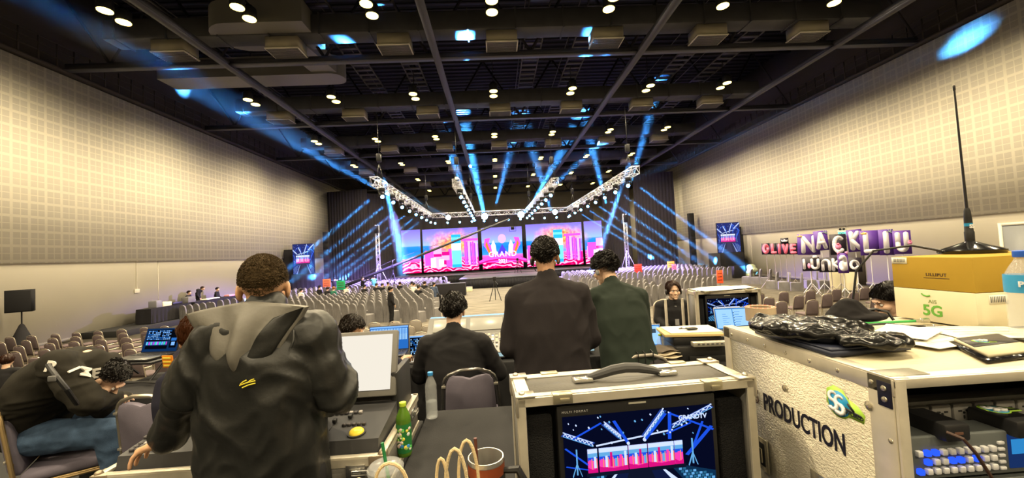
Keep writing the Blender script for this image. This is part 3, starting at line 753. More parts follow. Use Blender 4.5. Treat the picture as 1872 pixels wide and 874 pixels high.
jacket(t, J, navy, 'shirt', hem=.08, seed=25, amp=.005, sleeve=0)
trousers(t, J, slack); [shoe(J['an'+s], J['toe'+s], t) for s in 'LR']
hair('hair', T(*J['head']) @ J['Hm'].to_4x4(), '1a120c', t, .03, 1300, .008, 118, 84, 50, 71, .003)

# ---- man at the far right behind the boxes, profile to the left
t = px_root(1650, 560, 1.3, 262, 'person', 'man with black fringe in profile, half hidden behind the stacked cardboard boxes', 70)
J = sit(.46, .05); t.location.z = RZ0
p = at(1640, 548, FPX/262); J['head'] = V3(0, .09, p.z-RZ0); dz = J['head'].z-(.46+.79)
for k in ('neck', 'chest', 'shL', 'shR', 'elL', 'elR'): J[k] = J[k]+V3(0, 0, dz)
J['Hm'] = rotm(5, -18); t.location = (p.x+.06, p.y, RZ0)
figure(t, J, skB)
jacket(t, J, navy, hem=.08, seed=26, amp=.005)
trousers(t, J, slack); [shoe(J['an'+s], J['toe'+s], t) for s in 'LR']
hair('hair', T(*J['head']) @ J['Hm'].to_4x4(), '120e0c', t, .06, 1200, .012, 118, 86, 62, 75, .0035)
# ------------------------------------------------------------------ stage
drape = mat('black_drape', (.030, .027, .032), .9, bump=.15, bscale=20)
def curtain(x0, y0, x1, y1, z0, z1, wave=.35, amp=.13, swoop=0):
    """pleated cloth hanging between two points"""
    mb = MB(); a = Vector((x0, y0, 0)); b = Vector((x1, y1, 0)); L = (b-a).length; n_ = int(L/.08); d = (b-a)/L; nn = Vector((-d.y, d.x, 0)); P = []
    for j in range(9):
        z = z1+(z0-z1)*j/8; row = []
        for i in range(n_+1):
            s = L*i/n_; ph = s/wave*2*PI; w_ = amp*(math.sin(ph+.6*math.sin(s*1.3)+.15*j)*.7+noise.noise(Vector((s*.8, j*.22, x0)))*1.1)
            row.append(a+d*s+nn*(w_*(.5+.06*j))+Vector((0, 0, z)))
        P.append(row)
    V_ = [p for r_ in P for p in r_]; F_ = [(j*(n_+1)+i, j*(n_+1)+i+1, (j+1)*(n_+1)+i+1, (j+1)*(n_+1)+i) for j in range(8) for i in range(n_)]
    k = len(V_); V_ += [p+nn*.012 for p in V_]; F_ += [(d_+k, c_+k, b_+k, a_+k) for a_, b_, c_, d_ in F_]
    return mb.add(V_, F_)
for (x0, y0, x1, y1, z1, lab) in ((-19.0, 45.5, -14.2, 44.6, 11.0, 'outer left black stage drape, tall and pleated'), (-14.4, 45.0, -11.9, 47.2, 10.6, 'inner left black stage drape beside the video wall'),
        (13.1, 47.2, 15.9, 45.6, 10.6, 'inner right black stage drape beside the video wall'), (16.3, 45.2, 20.4, 43.6, 11.3, 'outer right black stage drape, tall and pleated')):
    tag(curtain(x0, y0, x1, y1, 0.02, z1).build('stage_drape', drape, smooth=80), lab, 'curtain', 'black drapes flanking the stage')
tag(curtain(-11.2, 48.6, 12.3, 48.6, 0.02, 8.1, 1.1, .12).build('stage_backdrop', drape, smooth=80), 'black backdrop cloth hanging behind the video wall', 'curtain')
deck = mat('stage_deck', (.035, .035, .042), .5, vary=.2, vscale=2)
skirtm = mat('stage_skirt', (.02, .02, .024), .8)
def deck_box(name, x0, x1, y0, y1, z, lab):
    t = thing(name, lab, 'stage', ((x0+x1)/2, (y0+y1)/2, 0)); hx2, hy2 = (x1-x0)/2, (y1-y0)/2
    w = MB(); w.rbox((0, 0, z-.04), (hx2*2, hy2*2, .08), .01); w.build('deck', deck, t, 0)
    w = MB(); w.box(-hx2+.03, hx2-.03, -hy2+.03, -hy2+.05, 0, z-.08); w.box(-hx2+.03, -hx2+.05, -hy2+.03, hy2-.03, 0, z-.08); w.box(hx2-.05, hx2-.03, -hy2+.03, hy2-.03, 0, z-.08)
    for k in range(int(hx2*2/.25)): w.box(-hx2+.06+.25*k, -hx2+.14+.25*k, -hy2+.02, -hy2+.04, .01, z-.08)
    w.build('skirt', skirtm, t, 0); return t
ZS = .95
deck_box('stage', -11.6, 12.9, 42.0, 48.2, ZS, 'wide black main stage deck in front of the video wall')
deck_box('runway', -3.4, 4.4, 34.6, 41.97, ZS-.06, 'black runway deck projecting towards the camera')

# ---- video wall art: sky, cloud, sea, columns, crown (flat picture on the panels, lit by the panels themselves)
def art_mat():
    m = bpy.data.materials.new('led_art'); m.use_nodes = True; nt = m.node_tree; nt.nodes.clear()
    o = nt.nodes.new('ShaderNodeOutputMaterial'); e = nt.nodes.new('ShaderNodeEmission'); e.inputs[1].default_value = 1.7; nt.links.new(e.outputs[0], o.inputs[0])
    tc = nt.nodes.new('ShaderNodeTexCoord'); sp = nt.nodes.new('ShaderNodeSeparateXYZ'); nt.links.new(tc.outputs['Object'], sp.inputs[0])
    cr = nt.nodes.new('ShaderNodeValToRGB'); R_ = cr.color_ramp; R_.interpolation = 'LINEAR'
    mr = nt.nodes.new('ShaderNodeMapRange'); mr.inputs['From Max'].default_value = 5.0; nt.links.new(sp.outputs[2], mr.inputs[0]); nt.links.new(mr.outputs[0], cr.inputs[0])
    cols = [(0, 'e0106c'), (.18, 'f02a9a'), (.30, 'ff5fc0'), (.335, '3a90e0'), (.50, '1a78d8'), (.60, '2b86e8'), (.62, '8fb0f5'), (.80, '8f8cf0'), (1, '7a6ae8')]
    while len(R_.elements) < len(cols): R_.elements.new(.5)
    for el, (p_, c_) in zip(R_.elements, cols): el.position = p_; el.color = (*hx(c_), 1)
    def mixc(fac, a, col_):
        mx = nt.nodes.new('ShaderNodeMix'); mx.data_type = 'RGBA'; nt.links.new(fac, mx.inputs['Factor']); nt.links.new(a, mx.inputs['A'])
        if isinstance(col_, str): mx.inputs['B'].default_value = (*hx(col_), 1)
        else: nt.links.new(col_, mx.inputs['B'])
        return mx.outputs['Result']
    def mth(op, a, b_=None):
        n_ = nt.nodes.new('ShaderNodeMath'); n_.operation = op; n_.use_clamp = op in ('MULTIPLY',)
        for k, q in enumerate((a, b_)):
            if q is None: continue
            if isinstance(q, (int, float)): n_.inputs[k].default_value = q
            else: nt.links.new(q, n_.inputs[k])
        return n_.outputs[0]
    nz = nt.nodes.new('ShaderNodeTexNoise'); nz.inputs['Scale'].default_value = .9; nz.inputs['Detail'].default_value = 7; nt.links.new(tc.outputs['Object'], nz.inputs['Vector'])
    # clouds centred over the columns
    def blob(cx_, cz_, rx, rz_):
        dx = mth('DIVIDE', mth('SUBTRACT', sp.outputs[0], cx_), rx); dz = mth('DIVIDE', mth('SUBTRACT', sp.outputs[2], cz_), rz_)
        return mth('SUBTRACT', 1.0, mth('SQRT', mth('ADD', mth('MULTIPLY', mth('MULTIPLY', dx, dx), 1.0), mth('POWER', dz, 2.0))))
    def sq(v): return mth('POWER', mth('ABSOLUTE', v), 2.0)
    def blob(cx_, cz_, rx, rz_):
        dx = mth('DIVIDE', mth('SUBTRACT', sp.outputs[0], cx_), rx); dz = mth('DIVIDE', mth('SUBTRACT', sp.outputs[2], cz_), rz_)
        return mth('SUBTRACT', 1.0, mth('SQRT', mth('ADD', sq(dx), sq(dz))))
    b1 = mth('MAXIMUM', blob(-5.6, 3.1, 3.6, 1.9), blob(6.9, 3.2, 3.6, 1.9))
    f = nt.nodes.new('ShaderNodeMapRange'); nt.links.new(mth('ADD', b1, mth('SUBTRACT', nz.outputs['Fac'], .5)), f.inputs[0]); f.inputs['From Min'].default_value = .05; f.inputs['From Max'].default_value = .75
    cc = nt.nodes.new('ShaderNodeValToRGB'); ce = cc.color_ramp; ce.elements[0].color = (*hx('ff4a30'), 1); ce.elements[0].position = .35; ce.elements[1].color = (*hx('ffd070'), 1); ce.elements[1].position = .68
    nz2 = nt.nodes.new('ShaderNodeTexNoise'); nz2.inputs['Scale'].default_value = 3; nz2.inputs['Detail'].default_value = 5; nt.links.new(tc.outputs['Object'], nz2.inputs['Vector']); nt.links.new(nz2.outputs['Fac'], cc.inputs[0])
    c1 = mixc(f.outputs[0], cr.outputs[0], cc.outputs[0])
    wv = nt.nodes.new('ShaderNodeTexWave'); wv.bands_direction = 'Z'; wv.inputs['Scale'].default_value = .8; wv.inputs['Distortion'].default_value = 16; wv.inputs['Detail'].default_value = 2; wv.inputs['Detail Scale'].default_value = .8; nt.links.new(tc.outputs['Object'], wv.inputs['Vector'])
    lo_ = mth('LESS_THAN', sp.outputs[2], 1.25)
    c2 = mixc(mth('MULTIPLY', lo_, mth('GREATER_THAN', wv.outputs['Fac'], .72)), c1, 'ffb0d8')
    c3 = mixc(mth('MULTIPLY', lo_, mth('LESS_THAN', wv.outputs['Fac'], .22)), c2, 'c00048')
    nt.links.new(c3, e.inputs[0]); _M['led_art'] = m; return m
art = art_mat()
LC = [glow('led_%d' % i, c_, 1.7) for i, c_ in enumerate(('ff50c8', 'ffa8e6', 'b040e0', '2aa8f0', '70e8f0', 'fff0ff', 'ff7a20', 'd01080', '5038d8'))]
def column_shapes(mb, cx_, flip=1):
    """pink colonnade and block towers of the stage picture, in metres from the picture's foot; material slots 1.."""
    def rc(x, w_, z0, z1, mi, l=.004): mb.m(mi).cbox((cx_+1.15*x, -.010-l, (z0+z1)/2*1.08), (w_*1.15, .004, (z1-z0)*1.08))
    rc(-1.9, .85, .7, 2.3, 1); rc(-1.05, .8, .6, 2.75, 2); rc(-1.05, .8, 1.6, 1.9, 8, .01); rc(-.25, .75, .75, 2.1, 8); rc(-.25, .75, 1.2, 1.7, 2, .01); rc(-.7, .5, .5, 1.3, 6, .014)
    rc(.85, .95, .35, 2.2, 5); rc(.85, .95, 2.2, 2.95, 6); rc(.85, .95, 2.95, 3.35, 4); rc(.85, .95, 3.35, 3.6, 5); rc(.85, .95, .35, .7, 4, .012); rc(.85, .95, 3.6, 3.9, 4)
    for k in range(4): rc(1.75+.38*k, .2, .6-.05*k, 3.3-.12*k, 2 if k % 2 else 1); rc(1.93+.38*k, .12, .6, 3.1-.1*k, 3)
    rc(2.3, 1.7, 3.15, 3.4, 1, .008)
    rc(-1.5, .5, .45, 1.5, 6, .006); rc(.1, .6, .45, 1.3, 1, .006); rc(.2, .35, .5, 2.4, 1, .003); rc(-2.2, .4, .5, 1.9, 2, .003); rc(3.1, .4, .4, 1.4, 8)
    rc(-2.6, .5, .6, 1.5, 3); rc(-3.0, .4, .5, 1.2, 6)
z0 = 1.25; H_ = 4.95
def panel(x0, x1, y, art_cx, lab, crown=False, H=H_):
    t = thing('video_wall', lab, 'screen', ((x0+x1)/2, y, z0)); hw = (x1-x0)/2
    w = MB(); w.box(-hw-.03, hw+.03, .0, .18, -.03, H+.03)
    for k in range(int(hw*2/.5)+1): w.box(-hw+.5*k-.02, -hw+.5*k+.02, .18, .30, 0, H)
    w.build('cabinet', black_metal, t, 0)
    w = MB(); w.m(0).box(-hw, hw, -.01, 0, 0, H)
    if art_cx is not None:
        q = MB(); column_shapes(q, art_cx-(x0+x1)/2)
        keep = []
        for f, mi in zip(q.f, q.mi):
            if all(-hw-.3 <= q.v[i][0] <= hw+.3 for i in f): keep.append((f, mi))
        q.v = [(max(-hw, min(hw, a)), b, c) for a, b, c in q.v]; q.f = [k[0] for k in keep]; q.mi = [k[1] for k in keep]
        n_ = len(w.v); w.v += q.v; w.f += [tuple(i+n_ for i in f) for f in q.f]; w.mi += q.mi
    if crown:
        A = RX(90)
        A = T(0, -.02, -.55) @ A @ S(1.4, 1.42, 1)
        w.m(1).prism([(-2.4, .9), (-1.3, 1.35), (-.6, 1.5), (0, 1.62), (.6, 1.5), (1.3, 1.35), (2.4, .9)], 0, .01, A)
        w.m(8); strokes2d([[(-2.3, .75), (-1.2, 1.05), (0, 1.15), (1.2, 1.05), (2.3, .75)]], .06, .01, .015, w, A)
        for s in (-1, 1):
            w.m(1).prism([(s*.35, 1.55), (s*1.05, 1.5), (s*1.55, 2.35), (s*1.45, 2.9), (s*1.0, 2.95), (s*1.15, 2.5), (s*.8, 2.2)][::s], .012, .02, A)
            w.m(6).prism([(s*.5, 1.6), (s*.85, 1.6), (s*.95, 2.3), (s*.75, 2.75), (s*.55, 2.3)][::s], .02, .025, A)
            w.m(7).prism([(s*.9, 1.55), (s*1.15, 1.6), (s*1.42, 2.4), (s*1.3, 2.7), (s*1.2, 2.3)][::s], .02, .026, A)
        w.m(2).prism([(.33*math.cos(q*PI/9), 2.85+.38*math.sin(q*PI/9)) for q in range(18)], .012, .022, A)
        w.m(9).prism([(-.45, 1.6), (0, 2.4), (.45, 1.6)], .02, .03, A)
        V_, F_ = text_mesh('GRAND', .62, .004, .012, 1.15)
        w.m(6).add(V_, F_, T(0, -.03, 0) @ A @ T(0, 1.55, .02)); V_, F_ = text_mesh('2021', .38, .004, .01)
        w.m(6).add(V_, F_, T(0, -.03, 0) @ A @ T(0, .98, .02))
    w.build('lit_picture', [art]+LC, t, 0)
    return t
LY = 46.0
def lx(u, v=460): return at(u, v, LY).x
panel(lx(737), lx(771), LY-.6, lx(819)+.5, 'narrow leftmost panel of the stage video wall with pink city picture')
panel(lx(773.5), lx(874.5), LY, lx(819), 'large left panel of the stage video wall with pink columns and orange cloud')
panel(lx(881), lx(956.5), LY+.8, None, 'centre panel of the stage video wall showing the winged crown', True, 4.85)
panel(lx(963), lx(1065.5), LY, lx(1000)+.4, 'large right panel of the stage video wall with pink columns and orange cloud')
panel(lx(1068), lx(1100), LY-.6, lx(1100)+.9, 'narrow rightmost panel of the stage video wall with pink city picture')
# the picture material is written in metres from the middle of the wall: give every panel the same frame by moving the origin
for o in [o for o in COL.objects if o.name.startswith('lit_picture')]:
    dx = o.parent.location.x-.65
    o.data.transform(T(dx, 0, 0)); o.location = (-dx, 0, 0)

# ---- trusses
alu = mat('aluminium_truss', (.62, .62, .66), .35, .7)
TR = [((-6.95, 23.2, 7.55), (-6.9, 42.3, 7.4), 'leftmost silver lighting truss pointing at the stage'), ((-2.35, 24.9, 7.55), (-2.35, 42.3, 7.4), 'second silver lighting truss from the left, short in view'),
      ((4.15, 26.0, 7.55), (3.6, 42.3, 7.4), 'third silver lighting truss from the left'), ((8.75, 23.6, 7.6), (8.1, 42.3, 7.4), 'rightmost silver lighting truss pointing at the stage')]
lensb = glow('blue_lens', (.12, .45, 1.0), 30); lensw = glow('white_blue_lens', (.35, .68, 1.0), 60)
mh = thing('moving_head_light', 'x', 'stage light', (0, 0, 0))
w = MB(); w.rbox((0, 0, -.10), (.34, .30, .18), .02); w.build('base', black_metal, mh)
w = MB(); w.box(-.19, -.15, -.06, .06, -.50, -.18); w.box(.15, .19, -.06, .06, -.50, -.18); w.box(-.19, .19, -.06, .06, -.22, -.18); w.build('yoke', black_metal, mh, 0)
w = MB(); A = T(0, 0, -.46) @ RX(120); w.lathe([(.06, -.22), (.13, -.2), (.145, 0), (.125, .10), (.12, .22), (.105, .22)], 14, A); hd = w.build('head', black_metal, mh)
w = MB(); w.cyl(.115, .222, .23, 14, A); w.build('lens', lensb, hd)
used_mh = [False]
def moving(loc_, rz, lab, group):
    if not used_mh[0]: used_mh[0] = True; mh.location = loc_; mh.rotation_euler = (0, 0, R(rz)); mh['label'] = lab; mh['group'] = group; return mh
    return dup(mh, loc_, rz, lab, group)
TN = ['leftmost', 'second', 'third', 'rightmost']
for k, (a, b_, lab) in enumerate(TR):
    w = MB(); w.truss(a, b_, .46, .03, .5); t = tag(w.build('lighting_truss', alu, smooth=0), lab, 'truss')
    a = Vector(a); b_ = Vector(b_)
    for q in (.06, .9):
        p = a.lerp(b_, q); w = MB(); w.tube([p+V3(-.23, 0, .23), p+V3(0, 0, 1.3)], .02, 5); w.tube([p+V3(.23, 0, .23), p+V3(0, 0, 1.3)], .02, 5); w.tube([p+V3(0, 0, 1.3), (p.x, p.y, 11.95)], .018, 5)
        w.rbox((p.x, p.y, p.z+1.65), (.26, .26, .5), .03)
        tag(w.build('chain_hoist', black_metal, smooth=0), '%s chain hoist carrying the %s lighting truss' % ('near' if q < .5 else 'far', TN[k]), 'hoist')
    n_ = 8
    for i in range(n_):
        q = .05+.9*i/(n_-1); p = a.lerp(b_, q)
        moving((p.x+(.15 if k < 2 else -.15), p.y, p.z-.26), 25 if k < 2 else -25, 'blue moving-head lamp under the %s truss, %s from the near end' % (TN[k], ORD[i]), 'moving heads under the four trusses')
w = MB(); w.truss((-7.6, 42.6, 7.4), (9.2, 42.6, 7.4), .46, .03, .5); tag(w.build('cross_truss', alu, smooth=0), 'silver cross truss above the front of the stage', 'truss')
for i, x in enumerate(np.linspace(-6.4, 8.0, 12)):
    moving((x, 42.6, 7.14), 0, 'lamp hanging from the cross truss above the stage, %s from left' % (['first', 'second', 'third', 'fourth', 'fifth', 'sixth', 'seventh', 'eighth', 'ninth', 'tenth', 'eleventh', 'twelfth'][i]), 'lamps on the cross truss')
# bright follow heads at the foot of the big beams
def flood(u, v, Y, lab, r_=.25):
    p = at(u, v, Y); t = thing('beam_light', lab, 'stage light', (p.x, Y, p.z-.5)); w = MB(); w.lathe([(.1, 0), (.26, .05), (.28, .42), (.25, .45)], 16, T(0, -.1, .5) @ RX(90) @ T(0, 0, -.3)); w.build('housing', black_metal, t)
    w = MB(); w.cyl(r_, .155, .17, 16, T(0, -.1, .5) @ RX(90)); w.build('lens', lensw, t); w = MB(); w.box(-.3, .3, -.05, .05, .46, .54); w.box(-.02, .02, -.05, .03, .5, 1.0+7.2-p.z if p.z < 7.2 else .9); w.build('bracket', black_metal, t, 0); return p
BP = [flood(886, 396, 42.2, 'dazzling blue-white beam lamp left of centre above the stage', .34), flood(952, 393, 42.2, 'dazzling blue-white beam lamp right of centre above the stage', .34),
      flood(820, 398, 42.2, 'blue beam lamp at the far end of the leftmost truss', .26), flood(1014, 388, 42.2, 'blue beam lamp at the far end of the rightmost truss', .26)]

# ---- tripod towers
def tower(u, vt, Y, lab):
    p = at(u, 460, Y); zt = at(u, vt, Y).z; t = thing('lighting_tower', lab, 'tower', (p.x, Y, 0)); w = MB(); w.truss((0, 0, .1), (0, 0, zt), .3, .022, .32); w.build('mast', alu, t, 0)
    for k in range(3):
        a = R(90+120*k+30); w = MB(); w.tube([(0, 0, 2.6), (1.15*math.cos(a), 1.15*math.sin(a), .04)], .03, 6); w.tube([(0, 0, .35), (1.15*math.cos(a), 1.15*math.sin(a), .04)], .02, 6); w.cyl(.08, 0, .04, 8, T(1.15*math.cos(a), 1.15*math.sin(a), 0)); w.build('leg', alu, t, 0)
    w = MB(); w.rbox((0, -.25, zt-.5), (.36, .35, .8), .03); w.build('speaker_head', black_metal, t, 0)
tower(691, 411, 41.0, 'silver mast on three splayed legs left of the video wall'); tower(1146, 391, 41.0, 'silver mast on three splayed legs right of the video wall')

# ---- camera crane
t = thing('camera_crane', 'long black camera crane arm reaching over the left seats', 'camera crane', (at(718, 487, 33).x, 33, 0))
pz = at(718, 487, 33).z
for k in range(3):
    a = R(90+120*k); w = MB(); w.tube([(0, 0, pz-.5), (.75*math.cos(a), .75*math.sin(a), .03)], .03, 6); w.build('leg', black_metal, t)
w = MB(); w.cyl(.05, pz-.7, pz-.05, 10); w.rbox((0, 0, pz), (.22, .3, .25), .03); w.build('pivot', black_metal, t)
e0 = Vector(t.location); e0.z = 0; tip = at(930, 401, 37)-e0; tail = V3(0, 0, pz)-(tip-V3(0, 0, pz)).normalized()*4.4
w = MB(); w.tube([tail, tip], [.15, .09], 6); w.tube([tail+V3(0, 0, .16), V3(0, 0, pz+.5), tip+V3(0, 0, .06)], .012, 4); w.tube([V3(0, 0, pz), V3(0, 0, pz+.5)], .02, 5); w.build('arm', mat('crane_grey', (.02, .02, .022), .5, .2), t, 0)
w = MB(); w.rbox(tail+V3(0, 0, -.05), (.35, .35, .3), .04); w.build('counterweight', black_metal, t)
w = MB(); c = at(937, 417, 37)-e0; w.tube([tip, tip+V3(.15, 0, -.3), c+V3(0, 0, .35)], .03, 6); w.rbox(c, (.32, .5, .3), .04); w.cyl(.1, 0, .2, 12, T(c.x, c.y-.25, c.z) @ RX(90)); w.tube([c+V3(-.3, 0, .2), c+V3(-.3, 0, -.3), c+V3(.3, 0, -.3), c+V3(.3, 0, .2)], .025, 5); w.build('camera_head', black_metal, t, 0)

# ---- side screens on black towers
def feed(mb, w_, h_, A, portrait=False, z=0.0, cropb=0.0):
    """flat live picture of the stage, metres, centred at the origin of A's xy plane; slots: 0 black 1 blue 2 pale 3 pink 4 cyan 5 floor 6 seats 7 dark blue"""
    def P(poly, mi, l): mb.m(mi).prism([(x*w_/2, y*h_/2) for x, y in poly], z, z+.0008+l*.0004, A)
    def rc(x0, x1, y0, y1, mi, l): P([(x0, y0), (x1, y0), (x1, y1), (x0, y1)], mi, l)
    rc(-1, 1, -1, 1, 0, 0)
    k = 1 if not portrait else 1.0
    # seats, aisle, runway
    P([(-1, -.62), (-.62, -.34), (-.45, -.36), (-.72, -1), (-1, -1)], 6, 1); P([(1, -.52), (.55, -.32), (.42, -.36), (.72, -1), (1, -1)], 6, 1)
    P([(-.72, -1), (-.36, -.38), (.32, -.38), (.74, -1)], 4 if portrait else 2, 1)
    P([(-.60, -1), (-.32, -.37), (.28, -.37), (.58, -1)], 7, 2); P([(-.30, -1), (-.17, -.36), (.13, -.36), (.28, -1)], 5, 3)
    rc(-.72, .60, -.37, -.29, 5, 4)
    for x0, x1 in ((-.70, -.575), (-.55, -.175), (-.16, .085), (.10, .445), (.455, .565)):
        rc(x0, x1, -.28, .24, 3, 5); rc(x0, x1, -.02, .24, 1, 6); rc(x0, x1, .06, .24, 4, 7); rc(x0, x1, .15, .24, 2, 7.5)
        n_ = max(1, int((x1-x0)/.055))
        for q in range(n_):
            c_ = x0+(x1-x0)*(q+.5)/n_; rc(c_-.016, c_+.014, -.18, .00+.07*(q % 3), (3, 2, 8, 4)[q % 4], 8); rc(c_+.016, c_+.026, -.2, .03, 11, 8.5)
        P([(x0, -.28), (x1, -.28), (x1, -.18), ((x0+x1)/2, -.22), (x0, -.16)], 8, 9)
    # trusses and beams
    def ln(x0, y0, x1, y1, t_, mi, l):
        d = Vector((x1-x0, y1-y0)); n2 = Vector((-d.y, d.x)).normalized()*t_; P([(x0+n2.x, y0+n2.y), (x1+n2.x, y1+n2.y), (x1-n2.x, y1-n2.y), (x0-n2.x, y0-n2.y)], mi, l)
    for (a, b_, c, d) in ((-1, .62, -.62, .34), (-.46, .78, -.25, .44), (.34, .96, .06, .40), (1, .96, .45, .58)):
        ln(a, b_, c, d, .045, 9, 5)
        for k in range(14):
            f0, f1 = k/14, (k+1)/14; s0 = .035 if k % 2 else -.035
            ln(a+(c-a)*f0, b_+(d-b_)*f0+s0, a+(c-a)*f1, b_+(d-b_)*f1-s0, .006, 2, 6)
        ln(a, b_+.042, c, d+.042, .007, 2, 6); ln(a, b_-.042, c, d-.042, .007, 4, 6)
    ln(-.58, .30, .45, .50, .014, 2, 5)
    for (a, b_, c, d, t_) in ((-.88, .5, -.5, .8, .012), (-.33, .82, -.16, .30, .020), (.36, .88, .07, .34, .020), (.44, .86, 1, .42, .016), (.98, .50, .62, -.1, .022), (.86, .62, .72, .1, .012), (-.98, .3, -.70, -.1, .012), (-.98, -.1, -.6, -.25, .008), (.36, .42, .7, .62, .010), (.4, .3, .42, .9, .02)): ln(a, b_, c, d, t_, 1, 7)
    for (a, b_) in ((-.16, .30), (.06, .34)): P([(a+.02*math.cos(i*PI/4), b_+.035*math.sin(i*PI/4)) for i in range(8)], 2, 12)
    for (a, s_) in ((-.84, .09), (.70, .10)): ln(a, -.3, a, .26, .008, 4, 8); ln(a, -.05, a-.06, -.34, .004, 4, 8); ln(a, -.05, a+.06, -.34, .004, 4, 8)
    rnd = random.Random(3)
    for q in range(26):
        x_ = rnd.uniform(-.95, .95); y_ = rnd.uniform(.32, .95); r_ = rnd.uniform(.008, .018); P([(x_+r_*.7*math.cos(i*PI/3), y_+r_*1.3*math.sin(i*PI/3)) for i in range(6)], 2 if q % 3 else 4, 10)
    # chair rows
    for s in (-1, 1):
        for rr in range(9):
            y_ = -.40-.065*rr; xa = .50+.028*rr; xb = min(1, .66+.14*rr)
            for q in range(int((xb-xa)/.055)): c_ = s*(xa+.055*q+.02); rc(c_-.02, c_+.018, y_-.03, y_+.018, 10 if (q+rr) % 2 else 4, 3+rr*.3)
FEED = [glow('feed_%d' % i, c_, s_) for i, (c_, s_) in enumerate((('060a22', 1), ('1c50e0', 1.1), ('c8d8ff', 1.2), ('ff40b0', 1.1), ('68b0e8', 1.0), ('10162a', 1), ('0e3050', 1), ('101a40', 1), ('d0107a', 1.15), ('2848a0', 1.0), ('2a6a90', 1.0), ('ff9060', 1.1)))]
FEEDP = [glow('feedp_%d' % i, c_, s_) for i, (c_, s_) in enumerate((('2c3478', 1), ('3a6cf0', 1.2), ('e0e8ff', 1.3), ('ff60c8', 1.3), ('8898d0', 1.1), ('45425e', 1), ('2a3c88', 1), ('3a3850', 1), ('e03090', 1.2), ('6f90e0', 1.1), ('4060a8', 1.0), ('ff9060', 1.2)))]
def side_screen(u0, u1, v0, v1, Y, rz, lab):
    p = at((u0+u1)/2, (v0+v1)/2, Y); s_ = FPX/Y; w_, h_ = (u1-u0)/s_, (v1-v0)/s_
    t = thing('side_screen', lab, 'screen', (p.x, Y, p.z-h_/2), rz); A = T(0, -.06, h_/2) @ RX(90)
    w = MB(); w.rbox((0, 0, h_/2), (w_+.06, .1, h_+.06), .01); w.build('cabinet', black_metal, t, 0)
    w = MB(); feed(w, w_, h_, A, True); w.build('lit_picture', FEEDP, t, 0); return p, h_
cloth = mat('black_cloth', (.022, .021, .024), .9, bump=.2, bscale=12)
def draped(name, x0, x1, y0, y1, z1, lab, cat='draped tower', m_=None):
    mb = MB(); per = []; st = .12
    def edge(a, b_):
        L_ = (Vector(b_)-Vector(a)).length; n_ = max(2, int(L_/st))
        return [tuple(Vector(a).lerp(Vector(b_), i/n_)) for i in range(n_)]
    cs = [(x0, y0), (x1, y0), (x1, y1), (x0, y1)]
    for k in range(4): per += edge(cs[k], cs[(k+1) % 4])
    cx_, cy_ = (x0+x1)/2, (y0+y1)/2; rings = []
    for j, z in enumerate((.01, z1*.35, z1*.7, z1-.03, z1)):
        rg = []
        for i, (x, y) in enumerate(per):
            k = (1-j/4)*.035*math.sin(i*1.9+.5*j)+(1-j/4)*.03*noise.noise(Vector((x*2, y*2, z))); d = Vector((x-cx_, y-cy_)).normalized()
            sh = .02 if j == 4 else 0
            rg.append(Vector((x+d.x*(k-sh), y+d.y*(k-sh), z)))
        rings.append(rg)
    mb.loft(rings); return tag(mb.build(name, m_ or cloth, smooth=50), lab, cat)
p, h_ = side_screen(537, 574, 447, 500, 35.5, 0, 'upright left side screen showing the stage, on a black tower')
draped('draped_tower', p.x-.95, p.x+1.0, 35.2, 37, p.z-h_/2-.035, 'black cloth-covered base under the left side screen')
draped('draped_tower', p.x-2.3, p.x-1.0, 36.0, 37.2, p.z+h_/2-.4, 'tall black draped tower left of the left side screen')
p, h_ = side_screen(1310, 1353, 407, 462, 32.5, 0, 'upright right side screen showing the stage, on a black tower')
draped('draped_tower', p.x-1.0, p.x+1.0, 32.2, 34, p.z-h_/2-.035, 'black cloth-covered base under the right side screen')
draped('draped_tower', p.x+1.05, p.x+2.1, 33.0, 34.2, p.z+h_/2-.35, 'tall black draped tower right of the right side screen')
# tall black speaker columns / drape edges near the side screens
for (u, v0, v1, Y, lab) in ((596, 424, 512, 41, 'thin tall black column beside the left stage drape'), (1262, 390, 480, 40, 'thin tall black column against the cream wall on the right')):
    p = at(u, v0, Y); t = thing('speaker_column', lab, 'speaker column', (p.x, Y, 0)); w = MB(); w.rbox((0, 0, p.z/2), (.55, .4, p.z), .03); w.build('cabinet', black_metal, t); w = MB()
    for k in range(8): w.rbox((0, -.21, p.z*(.12+.1*k)+.2), (.5, .03, p.z*.085), .01)
    w.build('grille', mat('speaker_grille', (.02, .02, .022), .7), t)
